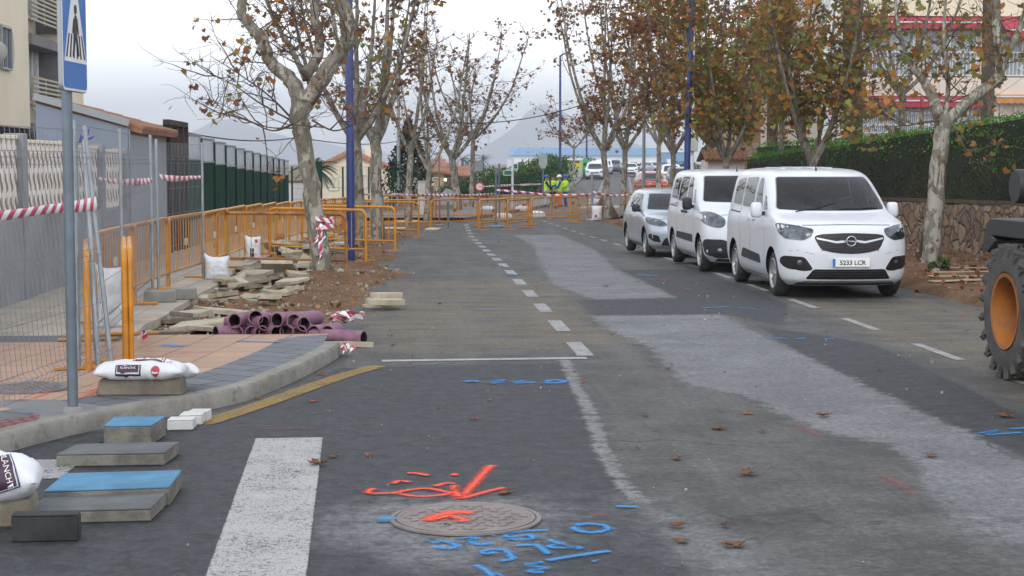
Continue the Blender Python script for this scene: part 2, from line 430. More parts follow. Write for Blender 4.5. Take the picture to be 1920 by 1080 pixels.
base = N.mix(pa, base, pc)
se = N.step(N.math('ADD', N.math('ADD', at('seam'), .048), N.math('MULTIPLY', wob, .75)), -.02, .02)
base = N.mix(se, base, N.mix(nm, (.13, .135, .135), (.20, .20, .20)))
# cracks and dark spots
vo = N.n('ShaderNodeTexVoronoi', {'Vector': N.n('ShaderNodeVectorMath', {0: v, 1: N.n('ShaderNodeTexNoise', {'Vector': v, 'Scale': 1.3, 'Detail': 4}).outputs['Color']}, operation='ADD').outputs[0], 'Scale': .42}, feature='DISTANCE_TO_EDGE').outputs['Distance']
ck = N.math('MULTIPLY', N.step(vo, .011, .002), N.step(N.noise(v, .5, 2, .5), .5, .62))
base = N.mix(N.math('MULTIPLY', ck, .75), base, (.02, .02, .021))
st = N.step(N.noise(v, .9, 7, .72), .62, .72)
base = N.mix(N.math('MULTIPLY', st, .45), base, (.035, .035, .036))
sp = N.math('MULTIPLY_ADD', ng, 1.5, .25); sp2 = N.math('MULTIPLY', sp, N.math('MULTIPLY_ADD', nf, 1.5, .25))
col = N.n('ShaderNodeHueSaturation', {'Color': base, 'Value': sp2}).outputs[0]
g20 = N.noise(v, 21, 3, .7); col = N.n('ShaderNodeHueSaturation', {'Color': col, 'Value': N.math('MULTIPLY_ADD', N.step(g20, .3, .7), .62, .69)}).outputs[0]
scuff = N.math('MULTIPLY', N.step(N.noise(N.n('ShaderNodeMapping', {'Vector': v, 'Scale': (1.0, 3.2, 1)}).outputs[0], 2.6, 8, .74), .55, .66), .33)
col = N.mix(scuff, col, N.n('ShaderNodeHueSaturation', {'Color': col, 'Value': 2.1}).outputs[0])
wet = N.math('MULTIPLY', N.step(N.noise(N.n('ShaderNodeMapping', {'Vector': v, 'Scale': (1.0, 2.2, 1), 'Location': (7, 3, 0)}).outputs[0], 1.7, 8, .74), .56, .68), .5)
col = N.mix(wet, col, N.n('ShaderNodeHueSaturation', {'Color': col, 'Value': .5}).outputs[0])
peb = N.step(N.n('ShaderNodeTexVoronoi', {'Vector': v, 'Scale': 9.0}).outputs['Distance'], .055, .035)
col = N.mix(N.math('MULTIPLY', peb, .6), col, (.32, .30, .27))
t.links.new(col, b.inputs['Base Color']); b.inputs['Roughness'].default_value = .72; b.inputs['Specular IOR Level'].default_value = .42
t.links.new(N.bump(N.math('ADD', N.math('MULTIPLY', ng, .6), nf), .45, .012), b.inputs['Normal'])
MATS['asphalt'] = m
road = mb.build('road', 'asphalt', smooth=180)
for nme, arr in (('patch', A_patch), ('dark', A_dark), ('sand', A_sand), ('dust', A_dust), ('seam', A_seam)):
    a = road.data.attributes.new(nme, 'FLOAT', 'POINT'); a.data.foreach_set('value', np.clip(arr, -2, 2).astype(np.float32))
struct(road)
mb = MB(); ys2 = ystations(1.0, 17.0); mb.sheet([[(-3.0 - 9.0 * k / 40, y, 0) for k in range(40, -1, -1)] for y in ys2]); sr = mb.build('side_road', 'asphalt', smooth=180)
for nme, val in (('patch', -2), ('dark', 1), ('sand', -2), ('dust', -2), ('seam', -2)):
    a = sr.data.attributes.new(nme, 'FLOAT', 'POINT'); a.data.foreach_set('value', np.full(len(sr.data.vertices), val, np.float32))
struct(sr)

# ---- paint on the road: strips whose worn edge is cut in the shader
def paint(name, col, hard, worn, fuzzy, gain=1.5, soft=.05, amax=.95):
    m, t, b = newmat(name); N = NT(t); v = N.obj()
    e = N.n('ShaderNodeAttribute', attribute_name='edge').outputs['Fac']
    n1 = N.noise(v, 26, 5, .75); n2 = N.noise(v, 110, 3, .7); n4 = N.noise(v, 3, 4, .6)
    q = N.math('ADD', N.math('MULTIPLY', n1, .4), N.math('MULTIPLY', n2, .6)); q = N.math('MULTIPLY_ADD', N.math('SUBTRACT', q, .5), gain, .5)
    lim = N.math('MULTIPLY_ADD', N.math('POWER', e, hard), fuzzy, N.math('MULTIPLY_ADD', n4, .35, worn - .17))
    a = N.math('MULTIPLY', N.step(N.math('SUBTRACT', q, lim), -soft, soft), amax)
    t.links.new(a, b.inputs['Alpha'])
    c = N.mix(N.step(n1, .3, .7), col, tuple(x * .8 for x in col)); t.links.new(c, b.inputs['Base Color'])
    b.inputs['Roughness'].default_value = .7; MATS[name] = m
paint('whitepaint', (.45, .45, .435), 8, .37, .5, 2.2, .12, .93)
paint('wornpaint', (.45, .45, .44), 8, .41, .5, 2.2, .15, .88)
paint('yellowpaint', (.36, .225, .06), 8, .40, .5, 2.2, .15, .85)
paint('orangespray', (1.0, .085, .030), .62, .06, 1.15, 2.6, .32, .94)
paint('orangefaint', (1.0, .14, .05), .62, .20, 1.15, 2.6, .32, .6)
paint('bluespray', (.03, .29, .66), .62, .10, 1.15, 2.8, .32, .88)
paint('pinkspray', (.34, .10, .10), .8, .42, .8, 2.4, .35, .5)
def smoothline(P, k=6):
    out = []
    for i in range(len(P) - 1):
        p0 = P[max(i-1, 0)]; p1 = P[i]; p2 = P[i+1]; p3 = P[min(i+2, len(P)-1)]
        for j in range(k):
            t = j / k; out.append(.5 * ((2*p1) + (p2-p0)*t + (2*p0-5*p1+4*p2-p3)*t*t + (3*p1-p0-3*p2+p3)*t**3))
    return out + [P[-1]]
def strip(mb, edge, pts, w, dz=.006, ends=True, step=.1, inner=.45):
    """ribbon on the ground along world points (x, y)"""
    P2 = [Vector((p[0], p[1])) for p in pts]; res = [P2[0]]
    for a, b in zip(P2, P2[1:]):
        n = max(1, int((b - a).length / step))
        res += [a + (b - a) * (i / n) for i in range(1, n + 1)]
    rows = []
    for i, p in enumerate(res):
        d = (res[min(i+1, len(res)-1)] - res[max(i-1, 0)])
        d = d.normalized() if d.length > 1e-9 else Vector((0, 1)); s = Vector((d.y, -d.x))
        ee = 1 if ends and i in (0, len(res)-1) else 0
        rr = []
        for k, e in ((-1, 1), (-inner, 0), (inner, 0), (1, 1)):
            q = p + s * (w / 2 * k); rr.append((q.x, q.y, gz(q.y) + dz)); edge.append(float(max(e, ee)))
        rows.append(rr)
    mb.sheet(rows)
def painted(name, mat, strokes, w, dz=.006, px=True, ends=True, step=.1, z0=0.0):
    mb = MB(); edge = []; spray = 'spray' in mat or 'faint' in mat
    for k, st in enumerate(strokes):
        ww = w
        if isinstance(st, tuple) and not isinstance(st[0], tuple): ww, st = st
        pp = [(lambda g: (g.x, g.y))(G(a, b, z0)) for a, b in st] if px else st
        if spray and len(pp) > 2:
            pp = [(q.x, q.y) for q in smoothline([Vector((*p, 0)) for p in pp], 5)]
        strip(mb, edge, pp, ww * (2.7 if spray else 1), z0 + dz + .0040 * k / max(1, len(strokes)), ends, .03 if spray and px else step, .03 if spray else .85)
    o = mb.build(name, mat); a = o.data.attributes.new('edge', 'FLOAT', 'POINT'); a.data.foreach_set('value', edge)
    return struct(o)
def c_at(px, py): g = G(px, py); return (g.x, g.y)
# dashes of the left bay, X = 1.7
dash = []; y = 16.15; n = 0
while y < 46: dash.append([(1.72 + .002 * (y - 16), y), (1.72 + .002 * (y - 16), y + 1.25)]); y += 2.42
for d0 in (48, 51, 54, 57, 60): dash.append([(1.75 + (d0-47)*.02, d0), (1.8 + (d0-47)*.02, d0 + 1.4)])
painted('road_marking', 'wornpaint', dash, .17, px=False, ends=False)
dash = []; y = 12.7
while y < 66: dash.append([(5.3, y), (5.3, y + 1.45)]); y += 2.88
painted('road_marking', 'wornpaint', dash, .11, px=False, ends=False)
painted('road_marking', 'whitepaint', [[(716, 677.5), (1100, 672)]], .15, ends=False)
painted('road_marking', 'whitepaint', [(.47, [(-.70, 7.0), (-.845, 11.4)])] , .47, px=False, ends=False, step=.3)
painted('road_marking', 'wornpaint', [(.8, [(-2.5, 10.0), (-2.5, 10.65)]), (.5, [(-3.4, 7.0), (-3.4, 9.6)])], .5, px=False, ends=False)
painted('road_marking', 'yellowpaint', [[(712, 686), (650, 703), (600, 720), (550, 738), (500, 756), (440, 776), (375, 797)]], .19)
# far slope: centre dashes, edge dashes, arrow, zebra
dash = []
for d0 in range(102, 190, 5):
    a = interp(LEFT_EDGE, d0); b = interp(LEFT_EDGE, d0 + 2.5)
    for o_ in (2.2, 4.6): dash.append([(a + o_, d0), (b + o_, d0 + 2.5)])
painted('road_marking', 'whitepaint', dash, .22, px=False, ends=False, step=1)
painted('road_marking', 'whitepaint', [(.5, [(9.2 + 1.0*k, 88.5 + k*.9), (9.9 + 1.0*k, 92.6 + k*.9)]) for k in range(6)], .5, px=False, ends=False, step=1)
painted('road_marking', 'whitepaint', [(.45, [(10.6, 98), (12.2, 107)]), (1.0, [(11.7, 105), (12.2, 108)])], .4, px=False, ends=False, step=1)
Z1 = lambda L: [(640 + x / 3.2, 780 + y / 3.2) for x, y in L]
painted('orange_paint_marking', 'orangespray', [
    (.068, Z1([(680,415),(705,500),(770,440),(850,350),(905,295)])), (.058, Z1([(715,502),(830,470),(990,430)])),
    Z1([(290,475),(400,450),(520,440),(600,455),(650,470),(520,487),(400,482),(340,468)]), Z1([(560,430),(620,410),(690,412)]),
    Z1([(310,415),(350,395),(420,405)]), Z1([(390,350),(450,350),(530,365)]), (.075, Z1([(640,353),(720,362)])), Z1([(450,384),(485,384)]),
    Z1([(300,470),(180,472),(165,458),(200,440)]), (.06, Z1([(640,465),(690,470),(705,495)]))], .055)
painted('orange_paint_marking', 'orangespray', [(.10, Z1([(520,655),(560,628),(650,605),(720,600),(790,606)])), (.09, Z1([(560,650),(640,625),(700,640),(745,662)]))], .1, dz=.022)
painted('blue_paint_marking', 'bluespray', [Z1(s) for s in (
    [(480,758),(560,748)], [(530,770),(610,758),(690,782),(640,802),(540,788)], [(680,745),(800,735),(780,762),(840,776),(915,765)],
    [(870,728),(960,718)], [(990,738),(1060,748),(1150,737),(1110,720),(1010,732),(1000,715),(1100,697),(1260,690)],
    [(1400,665),(1480,652),(1570,663),(1600,688),(1500,706),(1410,690),(1398,668)], [(1030,785),(1150,780),(1200,800),(1250,840)],
    [(830,825),(900,808),(980,812),(1015,840),(1020,866),(940,876)], [(830,825),(880,832),(930,822)], [(1235,745),(1330,780),(1430,800),(1260,795),(1290,775)],
    [(1220,877),(1350,855),(1480,835),(1630,815)], [(1480,870),(1560,888)], [(800,900),(860,930),(920,975)], [(1080,905),(1200,888),(1130,910),(1220,920),(1130,942),(1230,945)],
    [(1310,945),(1375,940)], [(900,968),(1010,958)], [(1620,550),(1800,553)], [(1170,597),(1210,590)])], .062)
Z6 = lambda L: [(900 + x / 2.88, 440 + y / 2.88) for x, y in L]
painted('blue_paint_marking', 'bluespray', [Z6([(345,797),(400,788),(460,795),(400,804),(345,799)]), Z6([(180,800),(230,792),(200,805),(310,797)]), Z6([(50,800),(130,788),(70,806),(140,800)]), Z6([(-85,800),(-40,793),(-10,802)])], .09)
painted('blue_paint_marking', 'bluespray', [[(1828,815),(1870,808),(1850,816),(1925,811)], [(1890,806),(1930,803)], [(1432,635),(1480,635)], [(1490,637),(1512,634)], [(1540,636),(1568,636)], (.08,[(1312,578),(1368,576)]), (.08,[(1380,578),(1420,580)]),
    (.18,[(1190,516),(1238,518)]), (.08,[(880,581),(990,582)]), (.1,[(948,514),(972,517)])], .07)
painted('red_paint_marking', 'pinkspray', [[(1205,510),(1220,512)], [(1230,522),(1250,528)], [(1270,538),(1296,545)], (.12,[(1490,795),(1540,822)]), (.12,[(1650,890),(1720,930)]), (.1,[(1100,968),(1150,968)])], .16)
painted('orange_paint_marking', 'pinkspray', [[(430,798),(500,800),(560,796)], [(470,805),(610,805)]], .05)

# ---- raised pavement on the left corner, kerb, footpath beside the trench
KB = [G(a, b) for a, b in ((637,664),(632,672),(600,691),(560,712),(500,738),(460,753),(389,769),(300,785),(193,804),(100,825),(0,852),(-160,894),(-420,960))]
KH = .13
def offset_poly(P, o):
    res = []
    for i, p in enumerate(P):
        d = (P[min(i+1, len(P)-1)] - P[max(i-1, 0)]); d.z = 0; d.normalize()
        res.append(Vector((p.x + d.y * o, p.y - d.x * o, p.z)))
    return res
KL = smoothline(KB); KI = offset_poly(KL, .15); KI2 = offset_poly(KL, .02)
mb = MB()
rows = []
for i, p in enumerate(KL):
    a = KI[i]; c = KI2[i]
    rows.append([(p.x, p.y, -.05), (p.x, p.y, KH - .025), (c.x, c.y, KH), (a.x, a.y, KH), (a.x, a.y, -.05)])
mb.sheet(rows)
for rr in (rows[0],): mb._a(rr, [tuple(range(5))])
kerbm, t, b = newmat('kerbstone'); N = NT(t); v = N.obj()
cc = N.mix(N.step(N.noise(v, 4, 6, .65), .3, .7), (.29, .28, .25), (.19, .18, .155))
cc = N.n('ShaderNodeHueSaturation', {'Color': cc, 'Value': N.math('MULTIPLY_ADD', N.noise(v, 90, 3, .7), .7, .65)}).outputs[0]
dk2 = N.math('MULTIPLY', N.step(N.noise(v, 9, 6, .7), .55, .68), .6); cc = N.mix(dk2, cc, (.10, .085, .06))
t.links.new(cc, b.inputs['Base Color']); b.inputs['Roughness'].default_value = .9; t.links.new(N.bump(N.noise(v, 60, 4, .7), .4), b.inputs['Normal']); MATS['kerbstone'] = kerbm
struct(mb.build('kerb', 'kerbstone', smooth=40))
# tiled corner
poly = np.array([[p.x, p.y] for p in KI]); full = np.vstack([poly, [[-9, poly[-1][1]], [-9, 17.2], [poly[0][0], 17.2]]])
P2 = [Vector(p) for p in full]; grid = []
gx = np.arange(-5.2, -.7, .16); gy = np.arange(10, 17.2, .16)
gp = np.array([(x + .03 * ((i * 7) % 3 - 1), y) for i, x in enumerate(gx) for y in gy]); ins = sdf(gp, full) > .04
vs = P2 + [Vector(p) for p in gp[ins]]
o_v, _, o_f, _, _, _ = delaunay_2d_cdt(vs, [], [list(range(len(P2)))], 1, 1e-5)
mb = MB(); mb._a([(p.x, p.y, KH) for p in o_v], [tuple(f) for f in o_f])
m, t, b = newmat('corner_tiles'); N = NT(t); v = N.obj(); kd = N.n('ShaderNodeAttribute', attribute_name='kd').outputs['Fac']; pk = N.n('ShaderNodeAttribute', attribute_name='pink').outputs['Fac']
rotv = N.n('ShaderNodeMapping', {'Vector': v, 'Rotation': (0, 0, R(8))}).outputs[0]
br = N.n('ShaderNodeTexBrick', {'Vector': rotv, 'Color1': (.44, .29, .20, 1), 'Color2': (.38, .25, .18, 1), 'Mortar': (.16, .10, .07, 1), 'Scale': 1.0, 'Mortar Size': .008, 'Brick Width': .4, 'Row Height': .4}, offset=0.0).outputs['Color']
gr = N.n('ShaderNodeTexBrick', {'Vector': N.n('ShaderNodeMapping', {'Vector': v, 'Rotation': (0, 0, R(35))}).outputs[0], 'Color1': (.15, .165, .18, 1), 'Color2': (.125, .135, .15, 1), 'Mortar': (.03, .03, .035, 1), 'Scale': 1.0, 'Mortar Size': .010, 'Brick Width': .6, 'Row Height': .3}).outputs['Color']
pp = N.n('ShaderNodeTexBrick', {'Vector': v, 'Color1': (.30, .12, .12, 1), 'Color2': (.25, .10, .10, 1), 'Mortar': (.13, .05, .05, 1), 'Scale': 1.0, 'Mortar Size': .02, 'Brick Width': .1, 'Row Height': .1}).outputs['Color']
nn = N.noise(v, 2.2, 6, .65); c = N.mix(N.math('MULTIPLY', N.step(nn, .45, .7), .5), br, (.34, .235, .17))
c = N.mix(N.step(kd, .66, .645), c, gr)
cg = N.mix(N.step(nn, .3, .7), (.20, .21, .215), (.155, .16, .165)); pk2 = N.n('ShaderNodeAttribute', attribute_name='slab').outputs['Fac']
c = N.mix(N.step(pk2, -.01, .01), c, cg); c = N.mix(N.step(pk, -.01, .01), c, pp)
sy = N.n('ShaderNodeSeparateXYZ', {'Vector': v}).outputs
band = N.math('MULTIPLY', N.step(sy['Y'], 16.55, 16.57), N.step(sy['X'], -2.9, -2.92)); c = N.mix(band, c, (.11, .115, .12))
c = N.mix(N.math('MULTIPLY', N.step(N.noise(v, 5, 7, .75), .56, .7), .35), c, (.10, .07, .05))
c = N.n('ShaderNodeHueSaturation', {'Color': c, 'Value': N.math('MULTIPLY_ADD', N.noise(v, 70, 4, .7), .7, .65)}).outputs[0]
t.links.new(c, b.inputs['Base Color']); b.inputs['Roughness'].default_value = .8; t.links.new(N.bump(N.noise(v, 80, 3, .6), .25), b.inputs['Normal']); MATS['corner_tiles'] = m
pv = mb.build('pavement', 'corner_tiles'); vv = np.array([[p.x, p.y] for p in o_v])
KLn = np.array([[p.x, p.y] for p in KL])
for nm_, ar in (('kd', -sdf(vv, KLn, False)), ('pink', sdf(vv, wpoly([(-400,800),(-20,790),(75,775),(62,830),(-20,850),(-420,930)], KH))), ('slab', sdf(vv, wpoly([(-60,752),(90,748),(205,762),(240,775),(190,795),(60,835),(75,775)], KH)))):
    a = pv.data.attributes.new(nm_, 'FLOAT', 'POINT'); a.data.foreach_set('value', ar.astype(np.float32))
struct(pv)
painted('orange_paint_marking', 'orangefaint', [[(125,757),(205,725)], [(60,748),(130,722)], [(160,735),(190,728)], [(330,662),(400,661)], [(140,690),(200,700)], [(0,752),(60,750)]], .09, z0=KH)
painted('blue_paint_marking', 'bluespray', [(.22, [(303,647),(345,650)]), (.1, [(440,640),(530,642)]), (.06, [(40,717),(70,715)])], .1, z0=KH)
# footpath slab from the corner along the wall
mb = MB(); edge_x = lambda y: -2.9 + .006 * (y - 17) + .05 * n3(0, y, .9)
rt = []; 
for y in ystations(17.2, 78): rt.append([(-9.0 if y > 80 else -5.02, y, gz(y) + KH), (-4.2, y, gz(y) + KH), (-3.5, y, gz(y) + KH), (edge_x(y), y, gz(y) + KH), (edge_x(y) + .01, y, gz(y) - .12)])
mb.sheet(rt)
m, t, b = newmat('footpath_tiles'); N = NT(t); v = N.obj()
br = N.n('ShaderNodeTexBrick', {'Vector': v, 'Color1': (.42, .37, .30, 1), 'Color2': (.37, .325, .265, 1), 'Mortar': (.20, .17, .14, 1), 'Scale': 1.0, 'Mortar Size': .006, 'Brick Width': .4, 'Row Height': .4}, offset=0.0).outputs['Color']
c = N.mix(N.math('MULTIPLY', N.step(N.noise(v, 1.5, 7, .7), .45, .7), .5), br, (.22, .18, .14))
c = N.n('ShaderNodeHueSaturation', {'Color': c, 'Value': N.math('MULTIPLY_ADD', N.noise(v, 60, 4, .7), .6, .7)}).outputs[0]
t.links.new(c, b.inputs['Base Color']); b.inputs['Roughness'].default_value = .85; MATS['footpath_tiles'] = m
struct(mb.build('footpath', 'footpath_tiles', smooth=30))

# ---- dug up soil between footpath and road, and the verge on the right
def soil_mat(name, c1, c2, c3, lit):
    m, t, b = newmat(name); N = NT(t); v = N.obj()
    a = N.noise(v, 1.3, 7, .65); f = N.noise(v, 14, 5, .7); g = N.noise(v, 75, 3, .7)
    c = N.mix(N.step(a, .38, .62), c1, c2); c = N.mix(N.math('MULTIPLY', N.step(f, .52, .68), .7), c, c3)
    vo = N.n('ShaderNodeTexVoronoi', {'Vector': v, 'Scale': 16.0, 'Randomness': 1.0}); c = N.mix(N.math('MULTIPLY', N.step(vo.outputs['Distance'], .25, .15), N.step(N.n('ShaderNodeSeparateColor', {0: vo.outputs['Color']}).outputs[0], .55, .6)), c, lit)
    c = N.n('ShaderNodeHueSaturation', {'Color': c, 'Value': N.math('MULTIPLY_ADD', g, .9, .55)}).outputs[0]
    t.links.new(c, b.inputs['Base Color']); b.inputs['Roughness'].default_value = .95; b.inputs['Specular IOR Level'].default_value = .1
    t.links.new(N.bump(N.math('ADD', f, N.math('MULTIPLY', g, .6)), .9, .03), b.inputs['Normal']); MATS[name] = m
soil_mat('trench_soil', (.15, .085, .05), (.20, .125, .075), (.30, .20, .12), (.36, .32, .25))
soil_mat('verge_soil', (.13, .075, .045), (.20, .125, .08), (.09, .05, .03), (.28, .17, .09))
DE = [(16.8, -.85), (18, -.72), (20.2, -.55), (22, -.35), (23.5, -.15), (25.5, -.2), (27, -.05), (28.2, .35), (29, -.05), (31, -.25), (35, -.3), (40, -.25), (44, -.1), (47, .35), (52, .55), (58, .9), (64, 1.8)]
def dirt_h(x, y):
    e = interp(DE, y) + .22 * n3(x, y, 1.6, 3) + .12 * n3(x, y, 5, 8)
    k = min(1, max(0, (e - x) / .6)); k = k * k * (3 - 2 * k)
    h = -.05 + k * (.085 + .05 * n3(x, y, 1.1, 1) + .035 * n3(x, y, 4.5, 2) + .012 * n3(x, y, 17, 5))
    h += .16 * math.exp(-((x + 1.38)**2 + (y - 26.6)**2 * .7) / .35) + .10 * math.exp(-((x + .5)**2 + (y - 34.5)**2 * .3) / .2)
    if y < 17.4: h = min(h, -.05 + .13 * max(0, (y - 16.9) / .5))
    return gz(y) + h
mb = MB(); rows = []; y = 16.9
while y < 66:
    a = max(edge_x(y) - .02, -3.0); rows.append([(a + (interp(DE, y) + .45 - a) * k / 56, y, dirt_h(a + (interp(DE, y) + .45 - a) * k / 56, y)) for k in range(57)]); y += .07 if y < 34 else .25
mb.sheet(rows); struct(mb.build('trench_ground', 'trench_soil', smooth=180))
def verge_h(x, y): return gz(y) + min(.12, (x - 7.45) * .5) * (1 if x > 7.45 else .6) + .05 * n3(x, y, 1.2, 4) + .03 * n3(x, y, 5, 6) + .10 * math.exp(-((x - 8.85)**2 + (y - 28)**2) / .5) + .05 * max(0, x - 9.5)
mb = MB(); rows = []; y = 2.0
while y < 66:
    rows.append([(7.15 + 4.2 * k / 48, y, verge_h(7.15 + 4.2 * k / 48 + .15 * n3(k, y, .7), y) - .02) for k in range(49)]); y += .12 if y < 40 else .4
mb.sheet(rows); struct(mb.build('verge_ground', 'verge_soil', smooth=180))

# far pavements along the slope
def far_walk(name, tab, side, w, ys, mat):
    mb = MB(); rows = []
    for y in ys:
        x = interp(tab, y); z = gz(y)
        rows.append([(x, y, z - .03), (x, y, z + .14), (x + side * .25, y, z + .145), (x + side * w, y, z + .15)])
    mb.sheet(rows); return struct(mb.build(name, mat, smooth=20))
M('farpave', (.31, .295, .27), .9, .1, .8, .1)
M('farpave2', (.165, .165, .165), .9, .1, .8, .1)
far_walk('pavement', [(62, 1.3)] + LEFT_EDGE[5:], -1, 9, [66 + 2*i for i in range(100)], 'farpave2')
far_walk('pavement', RIGHT_EDGE[3:], 1, 5, [64 + 2*i for i in range(100)], 'farpave')

# mountains
def ridge(name, pts, y, depth):
    """pts: photo px of the skyline"""
    mb = MB(); rows = []
    W_ = [P(a, b, y) for a, b in pts]; line = []
    for a, b in zip(W_, W_[1:]):
        for k in range(14):
            p = a + (b - a) * (k / 14); line.append(Vector((p.x, p.y, max(0, p.z) * (1 + .10 * n3(p.x, 3, .006) + .05 * n3(p.x, 9, .025)))))
    for f in (-1, -.5, -.2, 0, .3, 1):
        rows.append([(p.x, y + f * depth, max(-5, p.z * (1 - abs(f)) + (9 * n3(p.x, f * 40, .008) if abs(f) < .9 and f else 0))) for p in line])
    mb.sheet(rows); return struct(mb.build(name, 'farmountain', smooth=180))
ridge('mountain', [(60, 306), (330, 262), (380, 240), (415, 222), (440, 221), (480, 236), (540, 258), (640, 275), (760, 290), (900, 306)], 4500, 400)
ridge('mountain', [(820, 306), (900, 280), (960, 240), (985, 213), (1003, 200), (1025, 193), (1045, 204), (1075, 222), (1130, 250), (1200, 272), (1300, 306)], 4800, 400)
# ================================================================ STREET THINGS ON THE LEFT
ORD = ['first', 'second', 'third', 'fourth', 'fifth', 'sixth', 'seventh', 'eighth', 'ninth', 'tenth', 'eleventh', 'twelfth', 'thirteenth', 'fourteenth', 'fifteenth', 'sixteenth', 'seventeenth', 'eighteenth', 'nineteenth', 'twentieth']
def parts_from(proto, name, label, cat, loc, rz, group=None):
    c = copy_tree(proto); c.location = loc; c.rotation_euler = (0, 0, rz); return setp(c, label, cat, group)
# ---- steel crowd barrier: 2.5 m along local X, origin at the foot of its middle
def barrier_proto(mat, barmat, L=2.46, H=1.0, nb=17):
    r = thing('crowd_barrier', 'yellow steel crowd barrier', 'barrier')
    mb = MB(); h = L / 2; c = .13
    pts = [(-h, 0, 0), (-h, 0, H - c)] + [(-h + c - c*math.cos(a), 0, H - c + c*math.sin(a)) for a in (R(22), R(45), R(68))] + [(-h + c, 0, H), (h - c, 0, H)] + [(h - c + c*math.sin(a), 0, H - c + c*math.cos(a)) for a in (R(22), R(45), R(68))] + [(h, 0, H - c), (h, 0, 0)]
    mb.tube(pts, .028, 8); mb.tube([(-h, 0, .24), (h, 0, .24)], .020, 8)
    for s in (-1, 1): mb.tube([(s*(h), 0, .5), (s*(h+.045), 0, .5), (s*(h+.045), 0, .40)], .008, 6)
    mb.build('frame', mat, r, smooth=60)
    mb = MB()
    for i in range(1, nb + 1): mb.tube([(-h + L*i/(nb+1), 0, .25), (-h + L*i/(nb+1), 0, H - .01)], .0068, 6, False)
    mb.build('bars', barmat, r, smooth=60)
    for s in (-1, 1):
        mb = MB(); mb.box((s*(h-.03), 0, .02), (.045, .58, .025)); mb.build('foot', mat, r, bevel=.005)
    mb = MB(); mb.box((0, 0, .62), (.16, .012, .10)); mb.build('plate', 'cabinet' if barmat == 'yellow' else 'rusty', r)
    return r
b_near = barrier_proto('yellow', 'yellow', nb=13)
b_rust = barrier_proto('rusty', 'greenbar', nb=10)
b_far = barrier_proto('yellowfar', 'yellowfar', nb=12)
used = set()
def place_barrier(proto, a, b, label, group, z=None, tilt=0):
    """a, b: (x, y) of the two legs"""
    a = Vector(a[:2]); b = Vector(b[:2]); m = (a + b) / 2; d = b - a
    loc = (m.x, m.y, (gz(m.y) if z is None else z)); rz = math.atan2(d.y, d.x)
    if proto not in used: used.add(proto); o = proto; o.location = loc; o.rotation_euler = (0, 0, rz); setp(o, label, 'barrier', group)
    else: o = parts_from(proto, 'crowd_barrier', label, 'barrier', loc, rz, group)
    o.rotation_euler[0] = tilt; return o
# row along the footpath
xr = [(18.4, -3.46), (20.9, -3.46), (23.4, -3.40), (25.9, -3.22), (28.4, -3.14), (30.9, -3.06), (33.4, -2.98), (35.9, -2.90), (38.4, -2.80), (40.9, -2.68), (43.4, -2.52), (45.9, -2.36), (48.4, -2.2), (50.9, -2.0), (53.4, -1.8)]
for i in range(len(xr) - 1):
    (ya, xa), (yb, xb) = xr[i], xr[i+1]; ym = (ya + yb) / 2
    place_barrier(b_near, (xa, ya + .03), (xb, yb - .03), f'yellow crowd barrier standing lengthwise on the footpath, {ORD[i]} of its row from the near end', 'barriers in a row along the left footpath', gz(ym) + KH)
# barriers across the trench
def gp(px, py, dz=0): return G(px, py, dz)
place_barrier(b_rust, (-3.25, 28.3), (-1.10, 27.3), 'rusty yellow barrier with pale green bars across the trench beside the nearest plane tree', 'barriers across the trench', gz(27.8) + .07)
place_barrier(b_near, (-2.92, 33.6), (-.78, 32.0), 'yellow barrier across the trench just behind the big blue lamp post', 'barriers across the trench', gz(33) + .05)
place_barrier(b_near, (-2.35, 38.6), (-.36, 37.2), 'yellow barrier across the trench beside the third plane tree trunk', 'barriers across the trench', gz(38) + .05)
place_barrier(b_far, (-1.75, 47.2), (.05, 46.2), 'faded yellow barrier at the far end of the trench next to the asphalt', 'barriers across the trench', gz(46.6) + .05)
# far barriers closing the side street
FB = [((.62, 56.5), (2.45, 58.5), 'barrier beside the round sign on its post'), ((2.5, 58.8), (4.4, 60.5), 'barrier right of the round sign, second in the closing line'),
      ((-1.6, 55.8), (.55, 56.3), 'barrier left of the round sign at the end of the dug trench'), ((2.35, 55.6), (3.3, 57.6), 'barrier turned sideways in front of the others at the road closure'),
      ((3.25, 55.4), (4.1, 57.7), 'barrier turned sideways beside the grey post of the road closure'), ((4.6, 62.0), (6.4, 63.5), 'barrier in the middle of the closing line behind the white sacks'),
      ((6.4, 66), (7.3, 68.2), 'barrier set end on near the right end of the closing line'), ((6.0, 70), (8.0, 72), 'rightmost barrier of the closing line next to the workers'),
      ((-1.5, 66), (.9, 66.6), 'barrier far behind the trench in front of the white utility cabinet'), ((1.0, 66.6), (3.4, 67.3), 'barrier far behind the round sign, against the garden strip'), ((3.5, 67.4), (5.8, 68.2), 'barrier at the back of the closure below the street name signs')]
for a, b, lb in FB: place_barrier(b_far, a, b, 'yellow ' + lb, 'barriers closing the side street')
# barriers standing on end-on view, stacked by the corner
def toward(px, py, L, dz):
    a = G(px, py, dz); d = Vector((a.x, a.y)).normalized(); return (a.x, a.y), (a.x + d.x * L, a.y + d.y * L)
a, b = toward(236, 681, 2.45, KH); place_barrier(b_near, a, b, 'yellow barrier seen end on, left one of the pair leaning together behind the cement sack', 'barriers stacked end on at the corner', KH)
a, b = toward(246, 680, 2.45, KH); place_barrier(b_near, a, b, 'yellow barrier seen end on, right one of the pair leaning together behind the cement sack', 'barriers stacked end on at the corner', KH)
a, b = toward(166, 694, 2.45, KH); place_barrier(b_near, a, b, 'lone yellow barrier seen end on between the sign post and the leaning fence post', 'barriers stacked end on at the corner', KH)
